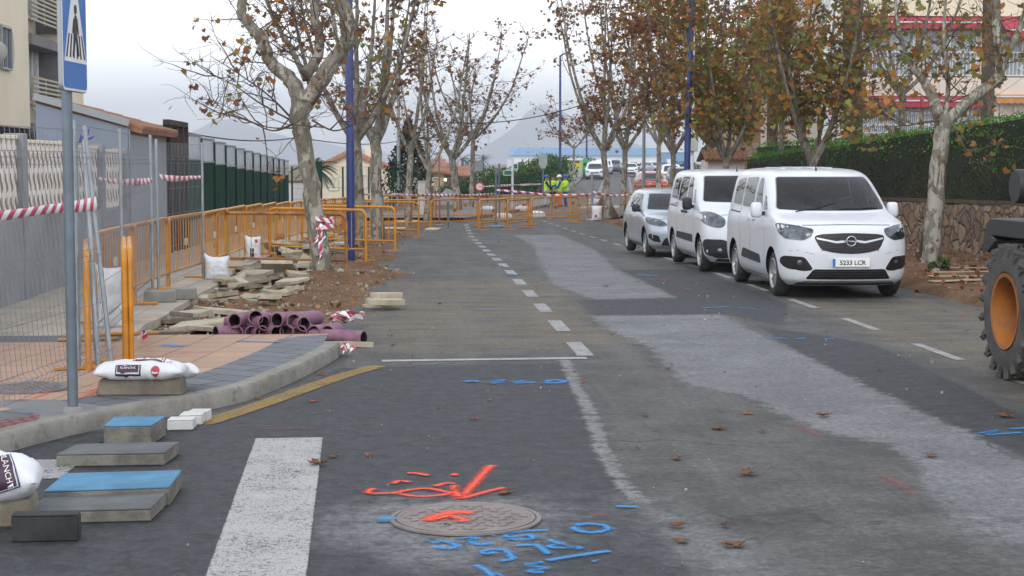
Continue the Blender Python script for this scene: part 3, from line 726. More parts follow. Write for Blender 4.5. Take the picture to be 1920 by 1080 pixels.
# right side closing barrier and the one by the red car
place_barrier(b_far, (8.05, 63.5), (10.2, 66.5), 'yellow barrier before the right hand trees carrying red and white tape', 'barriers right of the road', gz(65) + .1)
place_barrier(b_far, (10.5, 66.0), (10.9, 63.8), 'yellow barrier beside the silver hatchback at the pavement edge', 'barriers right of the road', gz(65) + .1)
place_barrier(b_far, (P(1188, 355, 104).x, 104), (P(1232, 355, 104).x + .6, 104.8), 'yellow barrier standing in front of the red car', 'barriers right of the road')
place_barrier(b_far, (P(1238, 355, 105).x + .5, 105.2), (P(1272, 355, 106).x + .6, 106.2), 'yellow barrier right of the red car by the tree trunk', 'barriers right of the road')

# ---- temporary wire fence panels
def fence_panel(a, b, label, H=2.05, lean=0, z=KH, group='temporary wire fence panels', posts=(1, 1), z1=None):
    a = Vector(a); b = Vector(b); L = (b - a).length; ang = math.atan2(b.y - a.y, b.x - a.x)
    r = thing('wire_fence', label, 'fence', (a.x, a.y, z), ang, group); r.rotation_euler[0] = lean
    for k, x in enumerate((0, L)):
        if posts[k]:
            mb = MB(); mb.tube([(x, 0, -.02), (x, 0, H + .04)], .021, 10); mb.build('post', 'galv', r, smooth=50)
    mb = MB(); nv = int(L / .10)
    folds = (.22, 1.02, 1.82)
    def prof():
        p = [(0, .10)]
        for f in folds: p += [(0, f - .05), (.035, f), (0, f + .05)]
        return p + [(0, H)]
    pr = prof()
    for i in range(1, nv):
        x = L * i / nv; mb.tube([(x, y, zz) for y, zz in pr], .0024, 4, False)
    for f in folds:
        for dz, dy in ((-.05, 0), (0, .035), (.05, 0)): mb.tube([(0, dy, f + dz), (L, dy, f + dz)], .0026, 4, False)
    for zz in (.10, .62, 1.42, H): mb.tube([(0, 0, zz), (L, 0, zz)], .0030, 4, False)
    mb.build('mesh', 'wire', r)
    return r
fence_panel((-2.50, 13.95), (-2.93, 10.4), 'leaning wire fence panel nearest to the camera, behind the crossing sign post', lean=R(5.5))
fence_panel((-2.86, 14.35), (-3.12, 18.1), 'wire fence panel just behind the leaning post, in front of the barriers', H=2.1)
fence_panel((-3.14, 18.2), (-3.40, 22.0), 'wire fence panel ending at the concrete feet, left of the twin posts', H=2.1)
fence_panel((-3.37, 22.3), (-3.18, 25.6), 'wire fence panel right of the twin posts, ending beside the white sack', H=2.05)
# concrete feet
def foot_block(name, label, loc, rz, d, mat='concrete', hole=True):
    mb = MB(); mb.box((0, 0, d[2]/2), d, taper=.93)
    o = mb.build(name, mat, bevel=.012, smooth=40); o.location = loc; o.rotation_euler[2] = rz
    return setp(o, label, 'concrete block', 'concrete feet of the temporary fence')
g = G(300, 566, KH); foot_block('concrete_foot', 'grey concrete foot under the twin fence posts, the nearer of two', (g.x, g.y, KH), .15, (.42, .26, .15))
foot_block('concrete_foot', 'grey concrete foot right behind the twin fence posts, the farther of two', (g.x + .22, g.y + .42, gz(22.4) + KH), .1, (.40, .24, .15))
g0 = G(262, 742, KH); foot_block('concrete_foot', 'weathered hollow concrete foot lying under the printed cement sack at the corner', (g0.x, g0.y + .13, KH), -.02, (.66, .27, .125), 'slabdark')
foot_block('concrete_foot', 'concrete foot under the sack cut off by the left picture edge', (P(5, 985, 8.75).x, 8.78, 0), .06, (.34, .26, .15), 'slabdark')

# ---- sacks
def sack(name, label, L, Wd, H, loc, rz=0, seed=0, group='sacks of building material', tilt=(0, 0), ears=True, mat='sack', ear=0.0):
    mb = MB(); n, k = 22, 14
    def prof(u, v, s):
        e = (1 - abs(u)**3.2) * (1 - abs(v)**2.6); e = max(0, e)**.55
        x = u * L/2 * (1 - .07 * (abs(v)**3)) + (ear * (abs(v)**2.5) * u**5 * (1 + .5*v) if u > 0 else 0); y = v * Wd/2 * (1 - .10 * (1 - abs(u)**2) * abs(v) + (.13 * abs(u)**7 if ears else 0))
        z = s * H/2 * e + .018 * n3(u*3 + seed, v*3, 1.0, seed) * e + .013 * n3(u*9 + seed, v*7, 1.0, seed + 5) + .008 * n3(u*5 + v*14 + seed, v*3, 1.0, seed + 8) * e
        if s < 0: z = max(z, -H * .40)
        return (x, y, z + H * .40)
    for s in (1, -1): mb.sheet([[prof(-1 + 2*i/n, -1 + 2*j/k, s) for j in range(k+1)] for i in range(n+1)])
    r = thing(name, label, 'sack', loc, rz, group); r.rotation_euler = (tilt[0], tilt[1], rz)
    o = mb.build('bag', mat, r, smooth=180)
    bm = bmesh.new(); bm.from_mesh(o.data); bmesh.ops.remove_doubles(bm, verts=bm.verts, dist=.002); bmesh.ops.recalc_face_normals(bm, faces=bm.faces); bm.to_mesh(o.data); bm.free()
    return r, o
def surf_patch(bag, name, mat, outline, origin_fn, direction, off=.002, parent=None, cell=.03):
    """lay a printed patch on a curved surface by casting points onto it"""
    bv = BVHTree.FromPolygons([v.co[:] for v in bag.data.vertices], [p.vertices[:] for p in bag.data.polygons])
    res = []
    for a, b in zip(outline, outline[1:] + outline[:1]):
        a = Vector(a); b = Vector(b); n = max(1, int((b - a).length / cell)); res += [a + (b - a) * (i/n) for i in range(n)]
    x0 = min(p.x for p in res); x1 = max(p.x for p in res); y0 = min(p.y for p in res); y1 = max(p.y for p in res)
    inner = [Vector((x, y)) for x in np.arange(x0 + cell/2, x1, cell) for y in np.arange(y0 + cell/2, y1, cell)]
    vs, _, fs, _, _, _ = delaunay_2d_cdt(res + inner, [], [list(range(len(res)))], 1, 1e-6)
    mb = MB(); out = []
    for p in vs:
        o = origin_fn(p.x, p.y); h = bv.ray_cast(o, direction)
        q = h[0] if h[0] is not None else o + direction * .2
        nn_ = h[1] if h[0] is not None else -direction
        if nn_.dot(direction) > 0: nn_ = -nn_
        out.append(q + nn_ * off)
    mb._a(out, [tuple(f) for f in fs])
    o = mb.build(name, mat, parent or bag, smooth=180)
    return o, bv
def on_bag(bv, o, tmp_mesh_obj, direction, off):
    for v in tmp_mesh_obj.data.vertices:
        h = bv.ray_cast(v.co - direction * .7, direction)
        if h[0] is not None:
            nn_ = h[1] if h[1].dot(direction) < 0 else -h[1]; v.co = h[0] + nn_ * off
def rect(cx, cy, w, h): return [(cx-w/2, cy-h/2), (cx+w/2, cy-h/2), (cx+w/2, cy+h/2), (cx-w/2, cy+h/2)]
fw = Vector((0, .82, -.57)).normalized()
def front_o(x, y): return Vector((x, 0, 0)) + Vector((0, .57, .82)).normalized() * y - fw * .6
r, bag = sack('cement_sack', 'white cement sack with purple label lying on the concrete foot at the corner', .70, .38, .155, (g0.x + .0, g0.y + .10, KH + .123), .0, 3)
pt, bv = surf_patch(bag, 'label', 'purple', rect(-.075, -.02, .19, .08), front_o, fw, .004, cell=.015)
lbl, _ = surf_patch(bag, 'label_border', 'sack', rect(-.075, -.02, .168, .060), front_o, fw, .008, cell=.015); lbl2, _ = surf_patch(bag, 'label_field', 'purple', rect(-.075, -.02, .158, .052), front_o, fw, .012, cell=.015)
tx = text_mesh('BLANCHE', .026, 'label_text', 'plate', bag, Matrix(((1, 0, 0, -.075), (0, .57, -.82, 0), (0, .82, .57, 0), (0, 0, 0, 1))) @ Matrix.Translation((0, -.012, 0)), 0, 1.0); on_bag(bv, bag, tx, fw, .016)
surf_patch(bag, 'seal', 'redprint', [(.13 + .034*math.cos(a*.52), -.03 + .034*math.sin(a*.52)) for a in range(12)], front_o, fw, .004, cell=.02)
dn = Vector((0, 0, -1)); top_o = lambda x, y: Vector((x, y, .6))
for q, mt in ((rect(.06, .02, .24, .15), 'redprint'), (rect(.06, .02, .222, .132), 'sack'), (rect(.06, .02, .20, .112), 'redprint'), (rect(.06, .02, .186, .098), 'sack')):
    pt, bvt = surf_patch(bag, 'logo', mt, q, top_o, dn, .003 + .003 * (len(bag.children) - 5), cell=.02)
tx = text_mesh('FE', .085, 'logo_text', 'redprint', bag, Matrix.Translation((.06, .02, .3)), 0, 1.2, bold=.002); on_bag(bvt, bag, tx, dn, .018)
tx = text_mesh('CE', .05, 'print', 'ink', bag, Matrix.Translation((.215, -.05, .3)), 0, 1.0); on_bag(bvt, bag, tx, dn, .006)
g = g0; r, bag = sack('cement_sack', 'white sack end sticking out behind the printed cement sack', .5, .3, .13, (g0.x + .16, g0.y + .34, KH + .09), .25, 9)
r, bag = sack('cement_sack', 'white cement sack with dark label at the left picture edge', .62, .38, .26, (P(-36, 900, 8.72).x, 8.74, .145), .55, 5)
RZ_ = .12; r.rotation_euler = (0, 0, RZ_); Q3 = Matrix.Rotation(-RZ_, 3, 'Z'); dv = (Q3 @ Vector((-.24, .90, -.36))).normalized(); ux = dv.cross(Vector((0, 0, 1))).normalized(); uy = ux.cross(dv); Cp = Q3 @ (P(6, 880, 8.55) - r.location)
fo = lambda x, y: Cp + ux * x + uy * y - dv * .6; ca, sa = math.cos(R(-78)), math.sin(R(-78)); rot2 = lambda L: [(x*ca - y*sa, x*sa + y*ca) for x, y in L]
pt, bv = surf_patch(bag, 'label', 'blueprint', rot2(rect(0, 0, .20, .13)), fo, dv, .004, cell=.018); surf_patch(bag, 'label_border', 'sack', rot2(rect(0, 0, .185, .115)), fo, dv, .008, cell=.018); surf_patch(bag, 'label_field', 'purple', rot2(rect(0, 0, .172, .102)), fo, dv, .012, cell=.018)
T4 = Matrix((ux, uy, -dv)).transposed().to_4x4(); T4.translation = Cp - dv * .3
tx = text_mesh('BLANCHE', .042, 'label_text', 'plate', bag, T4 @ Matrix.Rotation(R(-78), 4, 'Z') @ Matrix.Translation((0, .02, 0)), 0, 1.0); on_bag(bv, bag, tx, dv, .017)
def upright(label, px, py, w, h, seed, dz=KH, prints=False):
    g = G(px, py, dz); r, bag = sack('rubble_sack', label, h, w, w * .62, (g.x, g.y, g.z + h * .5 - .02), 0, seed, ear=.22 * w)
    r.rotation_euler = (0, R(-90), R(90) + .2)
    r.location.z = g.z + h / 2 - .02
    if prints:
        surf_patch(bag, 'label', 'purple', rect(-.05, .03, .16, .07), lambda x, y: Vector((x, y, -.6)), Vector((0, 0, 1)), .004); surf_patch(bag, 'label', 'purple', rect(-.05, .03, .16, .07), top_o, dn, .004)
        surf_patch(bag, 'seal', 'redprint', rect(.16, -.05, .06, .05), lambda x, y: Vector((x, y, -.6)), Vector((0, 0, 1)), .004); surf_patch(bag, 'seal', 'redprint', rect(.16, -.05, .06, .05), top_o, dn, .004)
    return r
upright('white sack knotted in two ears at the end of the wire fence', 406, 523, .38, .36, 11)
upright('white printed sack standing against the row of barriers behind the rusty barrier', 474, 489, .30, .46, 14, prints=True)
upright('tall white sack behind the wire fence, left of the paired barriers', 208, 612, .30, .66, 17)
# sacks of the closure
for px, py, lb in ((1006, 409, 'white sack slumped at the right end of the closing barriers'), (980, 397, 'white sack with dark print beside the grey closure post'), (944, 413, 'small white sack at the foot of the grey closure post'), (915, 398, 'white sack lying behind the sideways barrier')):
    g = G(px, py); sack('ballast_sack', lb, .75, .45, .34, (g.x, g.y, g.z), .1, px, 'white ballast sacks at the road closure')
g = G(1118, 414); r, bag = sack('ballast_sack', 'white sack with red print leaning on the grey post by the triangle sign', .62, .42, .3, (g.x, g.y - .1, g.z + .3), 0, 21, 'white ballast sacks at the road closure')
r.rotation_euler = (0, R(-90), R(90)); surf_patch(bag, 'seal', 'redprint', rect(-.1, .06, .1, .09), top_o, dn, .004); surf_patch(bag, 'seal', 'redprint', rect(-.1, .06, .1, .09), lambda x, y: Vector((x, y, -.6)), Vector((0, 0, 1)), .004)

# ---- barrier tape
def tape_mat():
    m, t, b = newmat('tape'); N = NT(t); u = N.n('ShaderNodeAttribute', attribute_name='along').outputs['Fac']
    f = N.math('FRACT', u); c = N.mix(N.math('GREATER_THAN', f, .5), (.80, .79, .80), (.50, .05, .12))
    t.links.new(c, b.inputs['Base Color']); b.inputs['Roughness'].default_value = .4; MATS['tape'] = m
tape_mat()
def tape(label, pts, w=.07, period=.16, twist=.3, sag=.04, seed=1, slant=.35):
    """plastic tape through world points; stripes run across"""
    pts = [Vector(p) for p in pts]; mb = MB(); rows = []; al = []; s = 0; last = None
    for a, b in zip(pts, pts[1:]):
        L = (b - a).length; n = max(2, int(L / .04)) if L < 8 else max(8, int(L / .12))
        for i in range(n + (1 if b is pts[-1] else 0)):
            t_ = i / n; p = a + (b - a) * t_; p = p - Vector((0, 0, sag * L * t_ * (1 - t_)))
            if last is not None: s += (p - last).length
            last = p
            d = (b - a).normalized(); side = d.cross(Vector((0, 0, 1))).normalized()
            ang = twist * (math.sin(s * 2.1 + seed) + .8 * n3(s, seed, 1.7))
            up = Vector((0, 0, 1)) * math.cos(ang) + side * math.sin(ang)
            ww = w * (.75 + .25 * math.cos(s * 1.3 + seed))
            rows.append([p - up * ww/2, p, p + up * ww/2]); al += [(s - slant * w) / period, s / period, (s + slant * w) / period]
    mb.sheet(rows); o = mb.build('barrier_tape', 'tape', smooth=180)
    a = o.data.attributes.new('along', 'FLOAT', 'POINT'); a.data.foreach_set('value', al)
    o.modifiers.new('thick', 'SOLIDIFY').thickness = .0012
    return setp(o, label, 'tape', 'red and white barrier tape')
tape('broad red and white tape tied to the leaning fence post, running out on the left', [P(182, 382, 13.95), P(90, 392, 12.6), P(-60, 412, 11.2)], .135, .21, .10, .01, 1)
tape('red and white tape strung on the second fence panel left of the twin posts', [P(186, 335, 17.6), P(215, 340, 18.7), P(258, 341, 20.2), P(285, 337, 21.6)], .085, .36, .22, .02, 3)
tape('red and white tape strung on the wire fence right of the twin posts', [P(300, 331, 22.3), P(330, 335, 23.4), P(360, 333, 24.6), P(379, 331, 25.5)], .085, .36, .22, .02, 5)
tape('long red and white tape strung across the closed side street', [P(672, 364, 44), P(757, 365, 55), P(838, 366, 58), P(930, 364, 62)], .10, .34, .35, .002, 7)
tape('far red and white tape running up behind the closing barriers', [P(900, 350, 78), P(960, 347, 82), P(1015, 345, 88)], .12, .4, .3, .01, 9)
tape('red and white tape crossing the road in front of the workers', [P(930, 356, 66), P(985, 361, 66), P(1030, 366, 66), P(1108, 364, 66)], .10, .34, .4, .004, 11)
tape('red and white tape from the grey post over the triangle sign to the hatchback', [P(1112, 360, 66), P(1125, 364, 66), P(1148, 367, 66), P(1218, 362, 64)], .10, .34, .4, .01, 13)
# tape tied around the near plane tree (same tape in a loose bow)
def bow():
    rows = []; al = []; s = 0; mb = MB(); cx, cy = -1.42, 27.0
    for i in range(60):
        a = i / 60 * 4.6 * math.pi; r_ = .185; p = Vector((cx + r_ * math.cos(a), cy + r_ * math.sin(a), .98 + .06 * math.sin(a * .5) - i * .0015)); s += .045
        rows.append([p - Vector((0, 0, .035)), p, p + Vector((0, 0, .035))]); al += [s / .16 - .2, s / .16, s / .16 + .2]
    mb.sheet(rows)
    for k, (dx, dz, ln) in enumerate(((-.09, -.28, .30), (.05, -.30, .22), (-.02, -.35, .55), (-.12, -.2, .2), (.02, -.2, .3))):
        rr = []
        for i in range(12):
            t_ = i / 11; p = Vector((cx - .03 + dx * t_ + .02 * math.sin(i), cy - .20 - .03 * math.sin(t_ * 5 + k), .93 - .05 * k - ln * t_)); w = .03 * (.6 + .4 * math.sin(i * .9 + k))
            rr.append([p - Vector((w, .01, 0)), p, p + Vector((w, -.01, 0))]); s += ln / 11; al += [s / .16 - .2, s / .16, s / .16 + .2]
        mb.sheet(rr)
    o = mb.build('barrier_tape', 'tape', smooth=180); a = o.data.attributes.new('along', 'FLOAT', 'POINT'); a.data.foreach_set('value', al)
    return setp(o, 'red and white tape knotted around the nearest plane tree trunk', 'tape', 'red and white barrier tape')
bow()
def scrap(label, px, py, n, seed, dz=0.0, size=.12):
    rnd = random.Random(seed); g = G(px, py, dz); mb = MB(); al = []; s = 0
    for k in range(n):
        a = rnd.uniform(0, 6.28); p = g + Vector((rnd.uniform(-1, 1) * size, rnd.uniform(-1, 1) * size, .02)); rr = []
        for i in range(9):
            t_ = i / 8; q = p + Vector((math.cos(a), math.sin(a), 0)) * size * 1.2 * t_ + Vector((0, 0, .05 * math.sin(t_ * 3.1) + .02 * rnd.random()))
            w = Vector((-math.sin(a) * .4, math.cos(a) * .4, .9 if k % 2 else .3)).normalized() * .033; rr.append([q - w * .8 + Vector((0, 0, .02)), q + Vector((0, 0, .02)), q + w + Vector((0, 0, .02))]); s += .02; al += [s / .14 - .15, s / .14, s / .14 + .15]; a += rnd.uniform(-.5, .5)
        mb.sheet(rr)
    o = mb.build('tape_scrap', 'tape', smooth=180); a = o.data.attributes.new('along', 'FLOAT', 'POINT'); a.data.foreach_set('value', al)
    return setp(o, label, 'litter', 'scraps of barrier tape')
scrap('crumpled scrap of red and white tape beside the end of the kerb', 644, 668, 5, 2, size=.07)
scrap('torn scraps of red and white tape on the soil below the nearest tree', 655, 604, 6, 4, .06, .2)
scrap('scrap of pale tape on the tiles behind the paired barriers', 262, 641, 3, 6, KH, .06)
scrap('loose red tape end hanging over the concrete foot under the cement sack', 207, 728, 3, 8, KH + .03, .05)

# ---- pedestrian crossing sign
pole = G(137, 772, KH); r = thing('crossing_sign', 'blue and white pedestrian crossing sign on a grey post at the left corner', 'road sign', (pole.x, pole.y, KH), R(9))
mb = MB(); mb.tube([(0, 0, -.05), (0, 0, 3.3)], .038, 14); mb.build('post', 'galvdark', r, smooth=50)
mb = MB(); mb.lathe([(.075, 0), (.06, .03), (.038, .04)], 14); mb.build('base_collar', 'concrete', r, smooth=50)
def rrect(w, h, c, n=5):
    o = []
    for cx, cy, a0 in ((w/2-c, h/2-c, 0), (-w/2+c, h/2-c, 90), (-w/2+c, -h/2+c, 180), (w/2-c, -h/2+c, 270)):
        o += [(cx + c*math.cos(R(a0 + 90*i/n)), cy + c*math.sin(R(a0 + 90*i/n))) for i in range(n+1)]
    return o
SW, SH = .60, .90; sx = facing((.060, -.012, 2.27 + SH/2), R(76))
mb = MB(); mb.prism(rrect(SW, SH, .05), -.03, 0, sx); mb.build('panel', 'signgrey', r, bevel=.004)
mb = MB(); mb.prism(rrect(SW - .012, SH - .012, .046), 0, .0025, sx); mb.build('white_border', 'white', r)
mb = MB(); mb.prism(rrect(SW - .045, SH - .045, .035), .0025, .005, sx); mb.build('blue_field', 'bluesign', r)
mb = MB(); mb.prism([(-.265, -.245), (.265, -.245), (0, .40)], .005, .0075, sx); mb.build('white_triangle', 'white', r)
mb = MB()
for k in range(6): x = -.19 + .076 * k; mb.prism([(x - .016 + x*.14, -.215), (x + .016 + x*.14, -.215), (x*.78 + .014, -.05), (x*.78 - .014, -.05)], .0075, .009, sx)
fig = [(-.018, .055), (-.045, .06), (-.075, -.04), (-.055, -.05), (-.03, .0), (-.035, -.06), (-.075, -.20), (-.045, -.205), (.005, -.075), (.05, -.20), (.085, -.195), (.035, -.045), (.03, .02), (.06, -.05), (.08, -.04), (.05, .055), (.02, .085), (-.01, .085)]
mb.prism(fig, .0095, .0115, sx); mb.prism([(.006 + .030*math.cos(a*.524), .125 + .034*math.sin(a*.524)) for a in range(12)], .0095, .0115, sx)
mb.build('pedestrian_symbol', 'ink', r)
for zz in (2.45, 2.95): mb = MB(); mb.box((0, 0, zz), (.088, .088, .035)); mb.build('clamp', 'galvdark', r, bevel=.005)

# leaning prop post with blue tie next to the first wire fence panel
mb = MB(); a = G(184, 690, KH); bpt = P(158, 262, a.y + .35); mb.tube([a, a.lerp(bpt, .5), bpt], .024, 10)
o = mb.build('leaning_post', 'galv', smooth=50); setp(o, 'pale galvanised post leaning against the first wire fence panel, blue tie on top', 'post')
mb = MB(); rnd = random.Random(3)
for k in range(6):
    a_ = k * 1.05; p = bpt + Vector((0, 0, .01)); mb.tube([p, p + Vector((.05*math.cos(a_), .02*math.sin(a_), .04*math.sin(a_*1.7))), p + Vector((.085*math.cos(a_), .03*math.sin(a_), .07*math.sin(a_*1.3) + .02))], [.012, .010, .004], 5)
M('bluetie', (.02, .03, .30), .4, .1, 5, 0); mb.build('tie', 'bluetie', o, smooth=60)

# ---- blue lamp posts and grey posts
def lamp_post(label, base, H, r0, r1, mat, head=True, group='lamp posts', lean=(0, 0), arm=.9, side=1):
    r = thing('lamp_post', label, 'lamp post', base, 0, group)
    mb = MB(); mb.tube([(0, 0, -.1), (lean[0]*.5, lean[1]*.5, H*.5), (lean[0], lean[1], H)], [r0, (r0+r1)/2, r1], 16); mb.build('pole', mat, r, smooth=50)
    mb = MB(); mb.box((0, -r0*.92, .75), (r0*1.1, .02, .34)); mb.build('access_door', mat, r, bevel=.006)
    if head:
        mb = MB(); mb.tube([(lean[0], lean[1], H-.05), (lean[0]+side*arm*.5, lean[1], H+.12), (lean[0]+side*arm, lean[1], H+.14)], r1*.8, 10); mb.build('arm', mat, r, smooth=50)
        mb = MB(); mb.box((lean[0]+side*(arm+.25), lean[1], H+.13), (.6, .24, .12), taper=.7); h = mb.build('lamp_head', 'galvdark', r, bevel=.03, smooth=50)
        mb = MB(); mb.box((lean[0]+side*(arm+.28), lean[1], H+.065), (.4, .18, .012)); mb.build('lens', 'lamp', h, bevel=.003)
    return r
g = G(658, 490, .02); lamp_post('thick dark blue lamp post rising from the trench behind the nearest plane tree', (g.x, g.y, g.z), 9.5, .083, .060, 'bluepole')
lamp_post('tall blue lamp post leaning slightly, behind the parked white vans', (7.85, 47.0, gz(47)), 10, .095, .07, 'bluepole', lean=(.22, 0), side=-1)
g = G(748, 392, .1); lamp_post('pale grey post with chipped paint standing behind the far end of the trench', (g.x, g.y, g.z), 8, .105, .07, 'signgrey', head=True)
lamp_post('slim blue lamp post on the far pavement left of the recycling container', (P(1050, 330, 128).x, 128, gz(128) + .1), 10.2, .11, .08, 'bluepole', arm=.5)
lamp_post('distant blue lamp post beside the row of white cars', (P(1106, 320, 176).x - .35, 176, gz(176) + .1), 8.2, .11, .08, 'bluepole', arm=.4)
lamp_post('grey street pole between the right hand plane trees', (11.6, 82, gz(82)), 8, .09, .07, 'signgrey', head=False)
lamp_post('distant thin blue pole above the silver car', (25.0, 150, gz(150)), 8, .09, .06, 'bluepole', head=False)
mb = MB(); g = G(1110, 414); mb.tube([(g.x, g.y, g.z - .02), (g.x, g.y, g.z + 1.9)], .05, 12); mb.lathe([(.26, 0), (.26, .05), (.1, .08), (.05, .1)], 14, Matrix.Translation(g)); setp(mb.build('closure_post', 'galv', smooth=45), 'short grey post with round foot in front of the workers', 'post')
g = G(930, 427); mb = MB(); mb.tube([(g.x, g.y, g.z - .02), (g.x, g.y, g.z + 2.1)], .035, 10); mb.lathe([(.24, 0), (.24, .05), (.08, .09), (.035, .1)], 14, Matrix.Translation(g)); setp(mb.build('closure_post', 'galvdark', smooth=45), 'left one of two thin grey posts among the closing barriers', 'post', 'thin posts of the closure')
g = G(936, 414); mb = MB(); mb.tube([(g.x, g.y, g.z - .02), (g.x, g.y, g.z + 2.3)], .035, 10); mb.lathe([(.22, 0), (.22, .05), (.08, .09), (.035, .1)], 14, Matrix.Translation(g)); setp(mb.build('closure_post', 'galvdark', smooth=45), 'right one of two thin grey posts among the closing barriers', 'post', 'thin posts of the closure')
g = G(824, 424); mb = MB(); mb.tube([(g.x, g.y, g.z - .02), (g.x, g.y, g.z + 2.5)], .03, 10); mb.lathe([(.2, 0), (.2, .04), (.03, .08)], 12, Matrix.Translation(g)); setp(mb.build('closure_post', 'galvdark', smooth=45), 'thin grey pole just left of the round sign', 'post')
# signs of the closure, seen from the back
g = G(840, 426); r = thing('round_sign', 'round traffic sign seen from the back on a low post in the closed side street', 'road sign', g)
mb = MB(); mb.tube([(0, 0, 0), (0, 0, 1.25)], .035, 10); mb.build('post', 'galvdark', r, smooth=50)
mb = MB(); mb.lathe([(0, 0), (.22, 0), (.225, .012), (.22, .022), (0, .022)], 26, facing((0, -.05, 1.12))); mb.build('panel', 'signgrey', r, smooth=40)
def back_sign(label, px, py, d, w, h, hs, oct_=False):
    p = P(px, py, d); base = gz(d); r = thing('road_sign', label, 'road sign', (p.x, d, base))
    mb = MB(); mb.tube([(0, 0, 0), (0, 0, p.z - base + h/2)], .04, 8); mb.build('post', 'galvdark', r, smooth=50)
    mb = MB(); out = rrect(w, h, .05, 3) if not oct_ else [(-w/2, h/2), (-w/2, -h*.2), (-w*.28, -h/2), (w*.28, -h/2), (w/2, -h*.2), (w/2, h/2)]
    mb.prism(out, -.03, 0, facing((0, -.06, p.z - base))); mb.build('panel', 'signgrey', r, bevel=.006)
    return r
back_sign('grey back of a rectangular sign on a post before the green hedge', 896, 311, 88, .55, .55, 0)
back_sign('tall grey back of a sign with a tapered lower end beside the workers', 1018, 302, 112, .58, 1.0, 0, True)
g = G(898, 363); r = thing('round_sign', 'small red and white round sign behind the closing barriers', 'road sign', (P(899, 350, 86).x, 86, gz(86)))
mb = MB(); mb.tube([(0, 0, 0), (0, 0, 1.35)], .03, 8); mb.build('post', 'galv', r); z_ = P(899, 350, 86).z - gz(86)
mb = MB(); mb.lathe([(0, 0), (.28, 0), (.28, .03), (0, .03)], 22, facing((0, -.05, z_))); mb.build('red_ring', 'carred', r); mb = MB(); mb.lathe([(0, .03), (.18, .03), (.18, .038), (0, .038)], 22, facing((0, -.05, z_))); mb.build('white_field', 'white', r)
d = 84; r = thing('street_name_post', 'white post carrying two green and white street name signs', 'street sign', (P(961, 360, d).x, d, gz(d)))
mb = MB(); mb.tube([(0, 0, 0), (0, 0, P(961, 298, d).z - gz(d))], .06, 10); mb.build('post', 'white', r, smooth=50)
for px, py, w, h in ((952, 324, .44, .28), (966.5, 312, .26, .30)):
    q = P(px, py, d); X_ = facing((q.x - r.location.x, -.09, q.z - gz(d)))
    mb = MB(); mb.prism(rrect(w, h, .02, 2), 0, .03, X_); o = mb.build('sign_panel', 'white', r); mb = MB(); mb.prism(rrect(w - .07, h - .07, .01, 2), .03, .036, X_); mb.build('green_field', 'greensign', o)
# triangle sign (back), folded
g = G(1134, 409); r = thing('folding_triangle_sign', 'brown backed triangular works sign standing before the barrier', 'road sign', g)
mb = MB(); tri = [(-.62, 0.03), (.62, .03), (.06, 1.02), (-.06, 1.02)]; mb.prism(tri, -.02, .0, facing((0, 0, 0), 0, R(12))); M('signback', (.15, .09, .05), .7, .15, 3, .1); mb.build('panel', 'signback', r, bevel=.006)
mb = MB(); mb.tube([(-.64, -.01, 0), (-.06, .21, 1.05), (.06, .21, 1.05), (.64, -.01, 0)], .016, 6); mb.build('frame', 'rusty', r)
for s in (-1, 1): mb = MB(); mb.bar((s*.4, .25, 0), (s*.2, .1, .7), .03); mb.build('strut', 'rusty', r)
# utility cabinets
d = 70; p = P(791, 364, d); r = thing('utility_cabinet', 'tall cream utility cabinet behind the closing tape', 'cabinet', (p.x, d, gz(d))); top = P(791, 341, d).z - gz(d)
mb = MB(); mb.box((0, 0, top/2), (.34, .3, top)); mb.build('housing', 'cabinet', r, bevel=.012); mb = MB(); mb.box((0, -.152, top*.55), (.28, .012, top*.75)); mb.build('door', 'cabinet', r, bevel=.003); mb = MB(); mb.box((0, -.01, top + .02), (.38, .36, .04)); mb.build('lid', 'cabinet', r, bevel=.006)
p = P(808, 364, d + 1); top = P(808, 343.5, d + 1).z - gz(d); r = thing('utility_cabinet', 'shorter cabinet with a brown front right of the tall one', 'cabinet', (p.x, d + 1, gz(d)))
mb = MB(); mb.box((0, 0, top/2), (.30, .28, top)); mb.build('housing', 'cabinet', r, bevel=.012); mb = MB(); mb.box((0, -.142, top*.62), (.24, .012, top*.6)); mb.build('door', 'signback', r, bevel=.003)

# ---- paving samples laid on the asphalt
def paver(name, label, pxs, h, topmat, sidemat, group, top=.012):
    """pxs: four top corner pixels (front left, front right, back right, back left)"""
    c = [G(a, b, h) for a, b in pxs]; cen = sum(c, Vector()) / 4; r = thing(name, label, 'paving slab', (cen.x, cen.y, 0), 0, group)
    o2 = [((p.x - cen.x), (p.y - cen.y)) for p in c]
    mb = MB(); mb.prism(o2, 0.002, h - top); mb.build('body', sidemat, r, bevel=.006, smooth=30)
    mb = MB(); mb.prism(o2, h - top + .001, h); mb.build('face', topmat, r, bevel=.004, smooth=30); return r
PG = 'paving samples laid out by the kerb'
paver('paving_slab', 'large blue faced slab in the middle of the row of samples', [(82,920),(318,912),(340,881),(122,887)], .11, 'paverblue', 'paverside', PG)
paver('paving_slab', 'dark grey slab behind the large blue one', [(105,851),(308,848),(336,828),(145,832)], .085, 'paver', 'paverside', PG)
paver('paving_slab', 'small thick blue topped slab nearest the kerb', [(194,798),(284,797),(310,780),(214,781)], .14, 'paverblue', 'paverside', PG)
paver('paving_slab', 'flat charcoal slab in front of the small blue topped one', [(186,828),(286,828),(292,817),(196,817)], .02, 'paverblack', 'paverblack', PG)
paver('paving_slab', 'grey slab in front of the large blue one, nearest the camera', [(42,958),(283,952),(314,922),(90,928)], .075, 'paver', 'paverside', PG)
